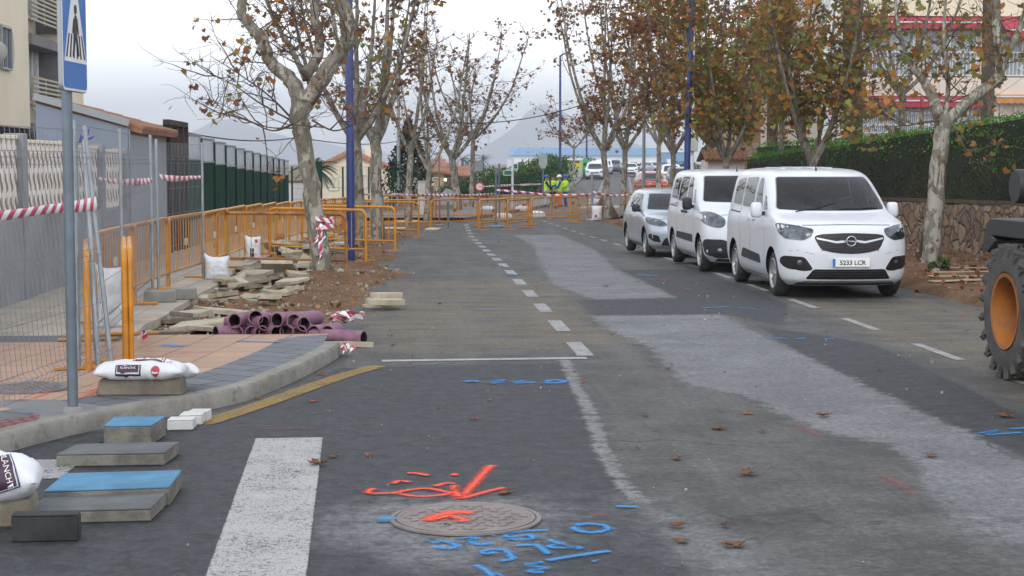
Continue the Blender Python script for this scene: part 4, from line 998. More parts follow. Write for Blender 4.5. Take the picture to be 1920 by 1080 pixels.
paver('paving_slab', 'black weathered block standing before the grey slab', [(20,966),(146,964),(152,956),(28,958)], .14, 'paverblack', 'paverblack', PG)
for i, (q, lb) in enumerate((([(313,787),(362,786),(368,780),(320,781)], 'front one of three small white sample blocks'), ([(335,778),(378,777),(386,770),(345,771)], 'middle one of three small white sample blocks with a pale orange side'), ([(352,771),(388,771),(397,766),(361,766)], 'rear one of three small white sample blocks'))):
    paver('sample_block', lb + ' by the kerb', q, .08, 'whiteblock', 'whiteblock', 'small white sample blocks')
# manhole covers
def manhole(label, c, r_, z):
    t_ = thing('manhole_cover', label, 'manhole cover', (c.x, c.y, z))
    mb = MB(); mb.lathe([(r_ + .02, .001), (r_ + .02, .012), (r_ - .005, .012), (r_ - .005, .004)], 56); mb.build('frame_ring', 'rustiron', t_, smooth=40)
    mb = MB(); mb.lathe([(r_ - .014, .002), (r_ - .014, .014), (r_ - .035, .0145), (r_ - .04, .010), (0, .010)], 56)
    rnd = random.Random(5)
    for i in range(-9, 10):
        for j in range(-9, 10):
            x = (i + .5 * (j % 2)) * .078 * r_ / .39; y = j * .072 * r_ / .39
            if x*x + y*y < (r_ - .075)**2: mb.box((x, y, .012), (.050, .017, .006), rz=(R(45) if (i + j) % 2 else R(-45)))
    mb.build('cover', 'rustiron', t_, smooth=30); return t_
M('rustiron', (.24, .21, .20), .75, .22, 6, .2, metal=.1, col2=(.17, .14, .13))
manhole('round cast iron manhole cover sprayed orange in the near road', G(873, 975), .385, 0.004)
manhole('round manhole cover in the corner tiles behind the wire fence', G(55, 728, KH), .32, KH + .002)
mb = MB(); g = G(725, 978); mb.box((g.x, g.y, .012), (.10, .05, .02)); setp(mb.build('blue_stake', 'paverblue', bevel=.003), 'short blue marker beside the manhole in the road', 'marker')

# ---- rubble and broken slabs
def broken_slab(rnd, w, d, h, mat):
    n = rnd.randint(4, 6); out = []
    for i in range(n):
        a = (i + rnd.uniform(-.25, .25)) * 2 * math.pi / n + .6; q = rnd.uniform(.78, 1.1); ca, sa = math.cos(a), math.sin(a); k = 1 / max(abs(ca), abs(sa)) * .82
        out.append((ca * w/2 * q * k, sa * d/2 * q * k))
    mb = MB(); mb.prism(out, 0, h); return mb.build('broken_slab', mat, bevel=.003)
rnd = random.Random(12)
SL = [(300,628,.62,.36,'slabdark','thick brown edged slab lying first behind the corner tiles'),(268,628,.30,.3,'concrete','grey stone lump left of the thick brown slab'),(390,612,.7,.5,'slab','pale slab beside the pipe heap'),(345,590,.6,.45,'slab','pale slab left of the pipe heap near the path edge'),(330,605,.4,.3,'slabdark','small dark slab by the path edge'),(430,585,.9,.45,'slab','long pale slab behind the pipe heap'),(440,557,.8,.5,'slab','broad cream slab in the middle of the rubble'),(395,560,.45,.35,'slab','cracked cream slab left in the rubble'),(490,560,.5,.4,'slab','ribbed cream slab right in the rubble'),(465,540,.6,.4,'slab','tilted cream slab below the rusty barrier'),(400,545,.25,.2,'slab','small white rounded stone by the path'),(425,542,.3,.25,'slabdark','brown wedge stone by the path'),(480,523,.75,.5,'slabdark','sloping brown slab under the rusty barrier'),(530,520,.7,.4,'slab','slab tilted on edge below the rusty barrier'),(555,515,.6,.35,'slab','long slab leaning near the tree foot'),(580,508,.5,.4,'slab','upright cream slab left of the tree foot'),(520,505,.6,.4,'slab','slab piled high behind the tilted ones'),(505,530,.5,.35,'slabdark','dark slab in the gap of the heap'),(450,525,.5,.35,'slabdark','brown slab at the left end of the heap'),(545,500,.5,.3,'slab','pale slab behind the heap'),(660,640,.5,.2,'slab','cream stone behind the end of the lone pipe'),(690,580,.6,.28,'slab','lower one of two cream slabs on the road edge'),(728,568,.62,.26,'slab','upper slab on the road edge beside the soil'),(740,556,.55,.2,'slab','topmost slab on the road edge beside the soil'),(530,478,.9,.6,'slab','slab in the second heap behind the rusty barrier'),(560,470,.8,.5,'slabdark','dark slab in the second heap'),(590,462,.8,.5,'slab','pale slab at the right of the second heap'),(545,462,.7,.5,'slab','slab at the back of the second heap'),(600,450,.9,.6,'slab','flat slab farther along the trench'),(625,442,.8,.5,'slab','flat slab before the blue lamp post'),(650,505,1.3,.28,'kerb','long old kerb stone lying behind the tree'),(690,430,.9,.5,'slab','slab right of the second tree'),(735,430,.9,.5,'slab','slab near the third trunk'),(760,415,1.0,.6,'slab','pale slab far along the trench'),(790,410,1.0,.6,'slab','pale slab at the far end of the trench'),(815,428,.7,.5,'slab','slab at the foot of the far trench barrier'),(720,420,.9,.5,'slab','flat slab behind the third trunk')]
for i, (px, py, w, d, mt, lb) in enumerate(SL):
    g = G(px, py, .06); big = 1.0 if (px in (300, 268, 400, 425, 650, 660, 740, 728) or (px, py) == (690, 580)) else 1.35
    o = broken_slab(rnd, w*big, d*big*1.15, rnd.uniform(.045, .075), 'slablight' if mt == 'slab' else mt); hz = (dirt_h(g.x, g.y) if g.x < interp(DE, g.y) else gz(g.y))
    hi = 0.0
    if px in (728, ): hi = .065
    if px == 740: hi = .13; 
    if px in (530, 520, 555, 580, 480): hi = .09
    if px == 740: g = G(722, 570, .06); g.y += .05
    if px == 728: g = G(722, 572, .06)
    if px == 690 and py == 580: g = G(716, 573, .02)
    o.location = (g.x, g.y, hz + hi); tl = .30 if 480 <= px <= 590 and py > 495 else .10
    o.rotation_euler = (rnd.uniform(-tl, tl), rnd.uniform(-tl, tl), rnd.uniform(-.5, .5)); setp(o, lb, 'broken slab', 'broken paving slabs in the dug up strip')
    if px in (740, 728) or (px == 690 and py == 580): o.rotation_euler = (0, .02, .1 * (i % 3))
    if px in (540, 530, 580): o.rotation_euler[0] = -.55
    if lb.startswith('upright'): o.rotation_euler = (1.0, .3, .3)
for k in range(34):
    y = rnd.uniform(18.2, 29.0); x = rnd.uniform(-2.75, -1.75 + .25*(y < 24)); w = rnd.uniform(.35, .75); o = broken_slab(rnd, w, w*rnd.uniform(.6, .9), rnd.uniform(.04, .065), rnd.choice(['slablight', 'slablight', 'slab', 'slabdark']))
    o.location = (x, y, dirt_h(x, y) + rnd.uniform(.0, .12)); o.rotation_euler = (rnd.gauss(-.06, .13), rnd.gauss(0, .13), rnd.uniform(0, 3)); setp(o, 'broken pale paving slab tossed into the heap between the footpath and the nearest tree', 'broken slab', 'loose slabs of the near heap')
for k in range(26):
    y = rnd.uniform(30, 46); x = rnd.uniform(-2.5, -1.5); w = rnd.uniform(.4, .9); o = broken_slab(rnd, w, w*.7, rnd.uniform(.05, .07), rnd.choice(['slablight', 'slab', 'concrete']))
    o.location = (x, y, dirt_h(x, y) + rnd.uniform(.0, .18)); o.rotation_euler = (rnd.gauss(0, .16), rnd.gauss(0, .16), rnd.uniform(0, 3)); setp(o, 'broken grey slab in the heap behind the rusty barrier along the footpath', 'broken slab', 'loose slabs of the far heap')
# small stones : nobody could count them
mb = MB(); rnd = random.Random(4)
for k in range(1100):
    y = rnd.choice([rnd.uniform(17.4, 30), rnd.uniform(17.4, 30), rnd.uniform(28, 58)]); e = interp(DE, y); x = rnd.uniform(-2.95, e) if rnd.random() < .65 else rnd.uniform(-2.9, -1.6)
    s = abs(rnd.gauss(0, .020)) + .008; s = min(s, .09); z = dirt_h(x, y)
    Q = Euler((rnd.random()*6, rnd.random()*6, rnd.random()*6)).to_matrix(); mb.mi = rnd.choice([0, 0, 1, 2])
    o_ = len(mb.v); mb.box((x, y, z + s*.3), (s * rnd.uniform(.8, 2), s * rnd.uniform(.8, 1.8), s * rnd.uniform(.5, 1)), M3=Q, taper=rnd.uniform(.4, .9))
for k in range(420):
    y = rnd.uniform(22, 60); x = rnd.uniform(7.6, 11); s = abs(rnd.gauss(0, .03)) + .012; Q = Euler((rnd.random()*6, rnd.random()*6, rnd.random()*6)).to_matrix(); mb.mi = rnd.choice([0, 1, 2])
    mb.box((x, y, verge_h(x, y) + s*.2), (s*1.5, s, s*.7), M3=Q, taper=.7)
for k in range(260):
    y = rnd.uniform(7.5, 30); x = rnd.uniform(-1.2, 5); s = abs(rnd.gauss(0, .006)) + .004; Q = Euler((rnd.random()*6, rnd.random()*6, rnd.random()*6)).to_matrix(); mb.mi = rnd.choice([0, 1])
    if x < -.7 and y > 10.5: continue
    mb.box((x, y, gz(y) + s*.3), (s*1.5, s*1.2, s), M3=Q, taper=.7)
setp(mb.build('rubble', ['slab', 'slabdark', 'concrete']), kind='stuff')

# ---- violet corrugated pipes
def pipe_mesh(L, r_=.08):
    mb = MB(); prof = []; n = int(L / .022)
    for i in range(n + 1):
        z = L * i / n; prof.append((r_ - (.0045 if i % 2 else 0), z))
    mb.lathe(prof[:1] + prof, 18); mb.f = [f for f in mb.f if len(f) == 4]; mb.m = [0] * len(mb.f)
    k = len(mb.f); mb.mi = 1; mb.lathe([(r_ - .012, .0), (r_ - .012, L)], 18); mb.f = [f for f in mb.f if len(f) == 4]
    mb.m = [0] * k + [1] * (len(mb.f) - k); mb.mi = 0
    for z in (0, L):
        o = len(mb.v); vs = []
        for q in (r_, r_ - .012): vs += [(q*math.cos(2*math.pi*i/18), q*math.sin(2*math.pi*i/18), z) for i in range(18)]
        mb._a(vs, [(i, (i+1) % 18, 18 + (i+1) % 18, 18 + i) for i in range(18)])
    return mb
PL = [ # mouth px, turn away from the viewing direction, length, layer
 (440, 627, .15, .55, 0, 'pipe with a round mouth at the left edge of the heap'), (396, 632, 1.05, .45, 0, 'pipe lying crosswise at the far left of the heap, mouth to the left'),
 (466, 632, -.05, .6, 0, 'bottom left pipe with a round open mouth'), (427, 613, .42, .65, 1, 'wide open pipe in the upper left of the heap'), (467, 608, -.30, .75, 1.25, 'long pipe on top at the centre left, mouth bent down'),
 (482, 634, -.5, .6, 0, 'pipe squeezed under the long top pipe'), (486, 616, -.75, .6, .8, 'pipe lying across the middle of the heap'), (511, 635, -.6, .5, 0, 'pipe with its dark mouth low in the middle'),
 (507, 614, .55, .75, 1.05, 'upper middle pipe with a big open mouth'), (529, 633, .30, .8, .1, 'pipe with dirty grey mouth right of the middle'), (545, 610, -.35, .7, .95, 'upper right pipe lying over the others'),
 (555, 634, .12, .55, 0, 'short pipe at the right of the heap'), (563, 618, -.55, .6, .7, 'pipe behind the upper right one'), (579, 640, .5, .35, 0, 'pipe stub just right of the heap'), (606, 640, .25, .35, 0, 'rounded pipe stub left of the lone pipe')]
for i, (px, py, a, L, lv, lb) in enumerate(PL):
    z = .04 + .085 + .13 * lv; g = G(px, py, z); o = pipe_mesh(L).build('drain_pipe', ['pipe', 'pipein'], smooth=50)
    o.location = (g.x, max(g.y, 17.38), z); o.rotation_euler = (R(90 + (7 if i in (4, 9) else 3) * (1 if lv else .3)) * -1, 0, -a); setp(o, 'violet corrugated ' + lb, 'pipe', 'violet drain pipes heaped behind the kerb')
g = G(682, 634, .085); o = pipe_mesh(.95).build('drain_pipe', ['pipe', 'pipein'], smooth=50); o.location = (g.x, g.y, .085); o.rotation_euler = (R(-90), 0, R(62)); setp(o, 'violet corrugated pipe lying alone on the road edge, mouth to the right', 'pipe', 'violet drain pipes heaped behind the kerb')
# ================================================================ VEHICLES
# local frame: front bumper at y = 0, rear at y = L, x across, z up
def catmull(tab, n):
    """resample rows of numbers"""
    T = [list(r) for r in tab]; out = []
    for i in range(len(T) - 1):
        p0 = T[max(i-1, 0)]; p1 = T[i]; p2 = T[i+1]; p3 = T[min(i+2, len(T)-1)]
        for j in range(n):
            t = j / n
            out.append([b + t * (c - b) if True and (abs(b - a) < 1e-9 or abs(d - c) < 1e-9) else .5*((2*b)+(c-a)*t+(2*a-5*b+4*c-d)*t*t+(3*b-a-3*c+d)*t**3) for a, b, c, d in zip(p0, p1, p2, p3)])
    return out + [T[-1]]
def car_body(sl, L, nq=9, nside=10, res=4):
    """sl rows: z, y front, half width, y rear, front taper, front exponent, rear taper"""
    rows = []
    for z, yf, w, yr, af, nf, ar in catmull(sl, res):
        half = []
        for i in range(nq + 1):
            th = math.pi/2 * i / nq; half.append((w * math.sin(th)**(2/nf), yf + af - af * max(0, math.cos(th))**(2/nf)))
        y0 = yf + af; y1 = yr - ar
        for i in range(1, nside): half.append((w * (1 + .006*math.sin(math.pi*i/nside)), y0 + (y1 - y0) * i / nside))
        for i in range(nq + 1):
            th = math.pi/2 * (1 - i / nq); half.append((w * max(0, math.sin(th))**(2/3.6), yr - ar + ar * max(0, math.cos(th))**(2/3.6)))
        ring = half + [(-x, y) for x, y in half[-2:0:-1]]
        rows.append([(x, y, z) for x, y in ring])
    mb = MB(); n = len(rows[0]); vs = [p for r in rows for p in r]; fs = []
    for i in range(len(rows) - 1):
        for k in range(n): fs.append((i*n + k, i*n + (k+1) % n, (i+1)*n + (k+1) % n, (i+1)*n + k))
    fs.append(tuple(range(n))[::-1]); fs.append(tuple((len(rows)-1)*n + k for k in range(n)))
    mb._a(vs, fs); return mb
def smooth_outline(pts, k=5):
    P_ = [Vector(p) for p in pts]; n = len(P_); out = []
    for i in range(n):
        a, b, c, d = P_[i-1], P_[i], P_[(i+1) % n], P_[(i+2) % n]
        for j in range(k):
            t = j/k; out.append(.5*((2*b)+(c-a)*t+(2*a-5*b+4*c-d)*t*t+(3*b-a-3*c+d)*t**3))
    return out
def rounded(pts, r=.05, k=4):
    P_ = [Vector(p) for p in pts]; n = len(P_); out = []
    for i in range(n):
        a, b, c = P_[i-1], P_[i], P_[(i+1) % n]; u = (a - b); v = (c - b); q = min(r, u.length*.45, v.length*.45)
        p0 = b + u.normalized()*q; p1 = b + v.normalized()*q
        for j in range(k + 1):
            t = j/k; out.append(p0*(1-t)**2 + b*2*t*(1-t) + p1*t*t)
    return out
class Car:
    def __init__(s, root, mb, paint, L, wheels, wr, tw=.215, arch=.065):
        s.r = root; s.L = L; s.bv = BVHTree.FromPolygons([Vector(v) for v in mb.v], mb.f)
        me_o = mb.build('body', [paint, 'black'], root, smooth=180)
        # cut the wheel arches
        for (x, y) in wheels:
            for sgn in (-1, 1):
                c = MB(); c.mi = 0; c.lathe([(wr + arch, -.28), (wr + arch, .5)], 32, Matrix.Translation((sgn*x, y, wr)) @ Matrix.Rotation(R(90)*sgn, 4, 'Y'))
                co = c.build('cutter', 'black', root, smooth=180); mo = me_o.modifiers.new('cut', 'BOOLEAN'); mo.object = co; mo.operation = 'DIFFERENCE'; mo.solver = 'EXACT'; mo.material_mode = 'TRANSFER'
                bpy.context.view_layer.update(); dg = bpy.context.evaluated_depsgraph_get(); dg.update(); nm = bpy.data.meshes.new_from_object(me_o.evaluated_get(dg)); me_o.modifiers.clear(); old = me_o.data; me_o.data = nm; bpy.data.meshes.remove(old); bpy.data.objects.remove(co)
        me_o.data.name = 'body'
        me_o.data.set_sharp_from_angle(angle=R(38)); s.body = me_o
    def carve(s, H, wins, z0=.62, y0=1.18, y1=4.05, yt=1.95, belt=1.20, wb=.76, wt=.60, yend=2.05):
        """hollow out the cabin and cut the window openings; wins: (axis, outline)"""
        cuts = []
        mb = MB(); L3 = [[(-wb, y0, z0), (wb, y0, z0), (wb, y1, z0), (-wb, y1, z0)], [(-wb, y0, belt), (wb, y0, belt), (wb, y1, belt), (-wb, y1, belt)], [(-wt, yt, H - .11), (wt, yt, H - .11), (wt, y1 - .15, H - .11), (-wt, y1 - .15, H - .11)]]
        vs = [p for q in L3 for p in q]; mb._a(vs, [(3, 2, 1, 0), (8, 9, 10, 11)] + [(4*i + k, 4*i + (k+1) % 4, 4*i + 4 + (k+1) % 4, 4*i + 4 + k) for i in (0, 1) for k in range(4)]); cuts.append(mb)
        for ax, out in wins:
            P_ = [Vector(p) for p in out]; cen = sum(P_, Vector((0, 0))) / len(P_); P_ = [p + (cen - p).normalized() * .012 for p in P_]; q = [(p.x, p.y) for p in P_]; mb = MB()
            if ax == 'F': mb.prism(q, -yend, 1.0, Matrix(((1, 0, 0, 0), (0, 0, -1, 0), (0, 1, 0, 0), (0, 0, 0, 1))))
            else:
                for sg in (-1, 1): mb = MB(); mb.prism(q, .5, 2.0, Matrix(((0, 0, sg, 0), (1, 0, 0, 0), (0, 1, 0, 0), (0, 0, 0, 1)))); cuts.append(mb); mb = None
            if mb: cuts.append(mb)
        for mb in cuts:
            co = mb.build('cutter', 'interior', s.r, smooth=10); mo = s.body.modifiers.new('cut', 'BOOLEAN'); mo.object = co; mo.operation = 'DIFFERENCE'; mo.solver = 'EXACT'; mo.material_mode = 'TRANSFER'
            bpy.context.view_layer.update(); dg = bpy.context.evaluated_depsgraph_get(); dg.update(); nm = bpy.data.meshes.new_from_object(s.body.evaluated_get(dg)); s.body.modifiers.clear(); old = s.body.data; s.body.data = nm; bpy.data.meshes.remove(old); bpy.data.objects.remove(co)
        s.body.data.name = 'body'; s.body.data.set_sharp_from_angle(angle=R(38))
        d = MB(); d.box((0, y0 + .16, belt - .10), (wb*1.8, .42, .22)); d.sphere((-.36, y0 + .20, belt + .02), (.20, .16, .07), 12, 6); d.build('dashboard', 'interior', s.r, bevel=.02)
        k = belt - 1.2
        for sx in (-.37, .37):
            for yy in (2.12, 3.0):
                m_ = MB(); m_.box((sx, yy - .25, .80 + k), (.48, .5, .2)); M3 = Matrix.Rotation(R(-14), 3, 'X'); m_.box((sx, yy + .08, 1.10 + k), (.46, .13, .58), M3=M3); m_.box((sx, yy + .17, 1.46 + k), (.26, .09, .18), M3=M3); m_.build('seat', 'seat', s.r, bevel=.04, smooth=50)
        sw = MB(); C_ = Vector((.36, 1.62, belt + .03)); A_ = Matrix.Rotation(R(25), 3, 'X'); sw.tube([C_ + A_ @ Vector((.18*math.cos(a*.3142), 0, .18*math.sin(a*.3142))) for a in range(21)], .016, 6, False); sw.bar(C_ - Vector((.17, 0, 0)), C_ + Vector((.17, 0, 0)), .04); sw.build('steering_wheel', 'interior', s.r, smooth=60)
    def cast(s, o, d):
        h = s.bv.ray_cast(Vector(o), Vector(d)); return h
    def panel(s, name, out, axis, mat, off=.004, rim=.012, parent=None, cell=.06, side=0):
        """out: outline in the plane seen along the axis: F front (x,z), B back (x,z), L/R sides (y,z), T top (x,y)"""
        O = {'F': lambda a, b: ((a, -3, b), (0, 1, 0)), 'B': lambda a, b: ((a, s.L+3, b), (0, -1, 0)), 'L': lambda a, b: ((-3, a, b), (1, 0, 0)), 'R': lambda a, b: ((3, a, b), (-1, 0, 0)), 'T': lambda a, b: ((a, b, 4), (0, 0, -1))}[axis]
        pts = [Vector(p) for p in out]; res = []
        for a, b in zip(pts, pts[1:] + pts[:1]):
            n = max(1, int((b - a).length / cell)); res += [a + (b - a)*(i/n) for i in range(n)]
        x0 = min(p.x for p in res); x1 = max(p.x for p in res); y0 = min(p.y for p in res); y1 = max(p.y for p in res)
        inner = [Vector((x, y)) for x in np.arange(x0 + cell*.5, x1, cell) for y in np.arange(y0 + cell*.5, y1, cell)]
        nb = len(res); vs, _, fs, ov, _, _ = delaunay_2d_cdt(res + inner, [], [list(range(nb))], 1, 1e-6)
        top = []; low = []
        for p in vs:
            o, d = O(p.x, p.y); h = s.cast(o, d)
            if h[0] is None:
                h = s.bv.find_nearest(Vector(o) + Vector(d)*3); q, nn = h[0], h[1]
            else: q, nn = h[0], h[1]
            if nn.dot(Vector(d)) > 0: nn = -nn
            top.append(q + nn*off); low.append(q - nn*rim)
        mb = MB(); mb._a(top + low, [tuple(f) for f in fs]); n = len(top)
        cnt = {}
        for f in fs:
            for a, b in zip(f, f[1:] + f[:1]): cnt[(a, b)] = 1
        ed = [(a, b) for a, b in cnt if (b, a) not in cnt]; mb._a([], [])
        o_ = 0
        mb.f += [(b, a, n + a, n + b) for a, b in ed]; mb.m += [0]*len(ed)
        ob = mb.build(name, mat, parent or s.r, smooth=40); return ob
    def both(s, name, out, mat, **k):
        return [s.panel(name, out, a, mat, **k) for a in 'LR']
    def mirror2(s, name, out, axis, mat, **k):
        return [s.panel(name, [(q*x, z) for x, z in out][::q], axis, mat, **k) for q in (-1, 1)]
    def line(s, pts, axis, w=.006, mat='ink', parent=None, name='door_seam'):
        """thin seam following the surface"""
        P_ = [Vector(p) for p in pts]; a = []; b = []
        for i, p in enumerate(P_):
            d = (P_[min(i+1, len(P_)-1)] - P_[max(i-1, 0)]).normalized(); nn = Vector((-d.y, d.x)); a.append(p + nn*w/2); b.append(p - nn*w/2)
        return s.panel(name, a + b[::-1], axis, mat, off=.0012, rim=.004, parent=parent or s.body, cell=.08)
def wheel(root, x, y, r_, w=.215, style=0, side=-1, spokes=10, rimmat='alloy', tyremat='rubber'):
    X = Matrix.Translation((x, y, r_)) @ Matrix.Rotation(R(90)*side, 4, 'Y')
    mb = MB(); rr = r_*.66
    mb.lathe([(rr, -w/2+.01), (rr+.02, -w/2), (r_-.05, -w/2), (r_-.015, -w/2+.02), (r_, -w/2+.05), (r_, w/2-.05), (r_-.015, w/2-.02), (r_-.05, w/2), (rr+.02, w/2), (rr, w/2-.01), (rr-.02, w/2-.03), (rr-.03, 0), (rr-.03, -w/2)], 36, X)
    t_ = mb.build('wheel', tyremat, root, smooth=50)
    mb = MB(); mb.lathe([(rr+.005, w/2-.004), (rr-.008, w/2+.002), (rr-.03, w/2-.025), (rr-.035, 0)], 36, X, False)
    z1 = w/2 - .022
    for k in range(spokes):
        a = 2*math.pi*k/spokes; da = .11 if spokes > 7 else .2
        q = []
        for rad, dd in ((.055, .16*10/spokes), (rr-.02, da*.55), (rr-.02, -da*.55), (.055, -.16*10/spokes)): q.append((rad*math.cos(a+dd), rad*math.sin(a+dd)))
        mb.prism(q, z1-.03, z1 + .006, X)
    mb.lathe([(0, z1+.016), (.06, z1+.012), (.075, z1-.01), (.075, z1-.03)], 16, X); mb.build('rim', rimmat, t_, smooth=40, bevel=0)
    mb = MB(); mb.lathe([(0, z1-.06), (rr-.02, z1-.06), (rr-.02, z1-.065), (0, z1-.065)], 24, X); mb.build('hub_shade', 'ink', t_)
    return t_
def mirrors(car, y, z, x, mat, w=.15, h=.19, base='plasticdark'):
    for s_ in (-1, 1):
        mb = MB(); mb.X = Matrix.Translation((s_*(x + .13), y, z)); rs_ = []
        for i in range(9):
            th = math.pi*i/8; rr_ = max(.02, math.sin(th)**.45); rs_.append([(s_*.088*rr_*math.copysign(abs(math.cos(a*.3927))**.6, math.cos(a*.3927)), min(.045, .07*rr_*math.copysign(abs(math.sin(a*.3927))**.8, math.sin(a*.3927))), -math.copysign(abs(math.cos(th))**.7, math.cos(th))*h*.5) for a in range(17)])
        mb.sheet(rs_); mb.X = None
        o = mb.build('wing_mirror', mat, car.r, smooth=50)
        mb = MB(); mb.bar((s_*(x - .03), y + .03, z - .05), (s_*(x + .09), y + .02, z - .055), .05, .06); mb.build('mirror_arm', base, o, bevel=.012, smooth=40)
        mb = MB(); mb.box((s_*(x+.13), y+.048, z), (.15, .004, h*.72)); mb.build('mirror_glass', 'glass', o, bevel=.001)

# ---------------- white people carrier with the number plate
cx, cy = 6.09, 22.55
v1 = thing('parked_van', 'nearest white van with a black grille and number plate 5233 LCR', 'van', (cx, cy, 0), 0, None)
sl = [(.19,.22,.78,4.26,.40,2.6,.25),(.26,.10,.86,4.34,.50,2.5,.25),(.36,.035,.905,4.38,.58,2.35,.25),(.50,.010,.922,4.40,.62,2.3,.22),(.64,.0,.925,4.40,.64,2.3,.20),(.78,.012,.925,4.40,.64,2.3,.20),(.90,.045,.922,4.39,.63,2.35,.20),(.98,.095,.918,4.38,.60,2.4,.2),(1.045,.20,.910,4.37,.56,2.5,.2),(1.09,.38,.902,4.37,.50,2.6,.2),(1.13,.60,.892,4.36,.48,2.7,.2),(1.175,.84,.882,4.35,.46,2.7,.2),(1.22,.955,.874,4.35,.45,2.6,.2),(1.40,1.20,.842,4.33,.43,2.6,.2),(1.58,1.47,.804,4.30,.42,2.6,.2),(1.69,1.67,.772,4.27,.42,2.6,.22),(1.755,1.86,.735,4.22,.42,2.5,.25),(1.80,2.12,.66,4.12,.40,2.4,.3),(1.825,2.45,.50,3.95,.36,2.2,.3),(1.835,2.75,.25,3.75,.25,2.0,.25)]
c = Car(v1, car_body(sl, 4.4), 'carwhite', 4.4, [(.925, .895), (.925, 3.68)], .325)
for y in (.895, 3.68):
    for s_ in (-1, 1): wheel(v1, s_*(.79), y, .325, side=s_, spokes=12)
WN = [('F', rounded([(-.80, 1.235), (-.4, 1.215), (.4, 1.215), (.80, 1.235), (.675, 1.70), (-.675, 1.70)], .05))] + [('S', rounded(o_, r_)) for o_, r_ in (([(1.76, 1.225), (2.30, 1.225), (2.30, 1.68), (2.06, 1.68)], .05), ([(2.42, 1.225), (3.22, 1.235), (3.22, 1.68), (2.42, 1.69)], .06), ([(3.32, 1.24), (4.0, 1.26), (3.92, 1.65), (3.32, 1.68)], .07))]
c.carve(1.835, WN)
c.panel('windscreen', WN[0][1], 'F', 'carglass', off=.004)
for ax, o_ in WN[1:]: c.both('side_window', o_, 'carglass')
c.both('quarter_window', rounded([(1.40, 1.22), (1.68, 1.22), (1.70, 1.42), (1.63, 1.42)], .04), 'sideglass')
c.panel('rear_window', rounded([(-.68, 1.22), (.68, 1.22), (.62, 1.66), (-.62, 1.66)], .06), 'B', 'glass')
for a in 'LR':
    c.line([(1.42, 1.18), (1.38, .95), (1.36, .62), (1.40, .36), (1.5, .26)], a); c.line([(2.36, 1.72), (2.36, .8), (2.36, .26)], a); c.line([(3.27, 1.70), (3.27, 1.1), (3.24, .95), (3.15, .75), (2.98, .42), (2.9, .27)], a); c.line([(1.5, .26), (2.2, .25), (2.9, .26)], a)
    c.line([(3.3, 1.13), (4.1, 1.15)], a, w=.022, mat='plasticdark', name='slide_rail')
c.both('rub_strip', rounded([(1.62, .43), (3.0, .46), (2.86, .60), (1.66, .555)], .05), 'plasticdark', off=.012)
for y in (2.20, 2.52): c.both('door_handle', rounded([(y - .10, 1.045), (y + .10, 1.045), (y + .10, 1.095), (y - .10, 1.095)], .025), 'carwhite', off=.035, rim=.005, parent=v1)
c.panel('grille', smooth_outline([(-.47, .90), (-.2, .925), (0, .93), (.2, .925), (.47, .90), (.46, .80), (.36, .69), (0, .645), (-.36, .69), (-.46, .80)], 3), 'F', 'black', off=.006)
gr = [o for o in v1.children if o.name.startswith('grille')][0]
for z in (.70, .735, .77, .87): c.panel('grille_slat', [(-.40, z-.006), (.40, z-.006), (.40, z+.006), (-.40, z+.006)], 'F', 'plasticdark', off=.014, parent=gr)
for s_ in (-1, 1): c.panel('chrome_bar', [(s_*.08, .802), (s_*.20, .790), (s_*.46, .845), (s_*.465, .868), (s_*.20, .818), (s_*.08, .835)][::s_], 'F', 'silver', off=.018, parent=gr)
h = c.cast((0, -3, .822), (0, 1, 0))[0]; X_ = facing((0, h.y - .012, .822))
mb = MB(); mb.tube([X_ @ Vector((.066*math.cos(a*.2618), .066*math.sin(a*.2618), .012)) for a in range(25)], .009, 8, False); mb.prism([(-.115, .013), (.015, .006), (-.018, -.009), (.115, -.013), (.018, .010), (-.015, .0)][::1], .006, .018, X_)
mb.prism([(-.105, .006), (-.01, .010), (.02, .004), (-.03, -.004)], .008, .02, X_); mb.prism([(.105, -.006), (.01, -.010), (-.02, -.004), (.03, .004)], .008, .02, X_); mb.build('emblem', 'silver', v1, smooth=50)
c.mirror2('headlight', rounded([(.52, .89), (.49, .985), (.70, 1.03), (.91, 1.06), (.91, .93), (.85, .845), (.64, .825)], .04), 'F', 'lamp', off=.006)
c.mirror2('fog_lamp', rounded([(.50, .42), (.62, .40), (.83, .43), (.90, .50), (.885, .61), (.62, .60)], .05), 'F', 'black', off=.006)
for s_ in (-1, 1):
    h = c.cast((s_*.68, -3, .52), (0, 1, 0))[0]; mb = MB(); mb.lathe([(0, .02), (.035, .018), (.04, 0)], 16, facing((s_*.68, h.y - .004, .52), R(15)*s_)); mb.build('fog_lens', 'lamp', v1, smooth=50)
c.panel('lower_grille', rounded([(-.50, .43), (.50, .43), (.60, .29), (-.60, .29)], .03), 'F', 'black', off=.006)
lg = [o for o in v1.children if o.name.startswith('lower_grille')][0]
for z in (.33, .365, .40): c.panel('grille_slat', [(-.52, z-.005), (.52, z-.005), (.52, z+.005), (-.52, z+.005)], 'F', 'plasticdark', off=.013, parent=lg)
c.panel('skid_plate', rounded([(-.66, .245), (.66, .245), (.60, .275), (-.60, .275)], .01), 'F', 'silver', off=.012)
c.panel('bumper_lip', rounded([(-.72, .205), (.72, .205), (.68, .240), (-.68, .240)], .01), 'F', 'plasticdark', off=.008)
c.line([(-.86, 1.01), (-.6, 1.035), (0, 1.045), (.6, 1.035), (.86, 1.01)], 'F', w=.009); c.line([(-.90, .66), (-.72, .69), (-.50, .64)], 'F', w=.004); c.line([(.50, .64), (.72, .69), (.90, .66)], 'F', w=.004)
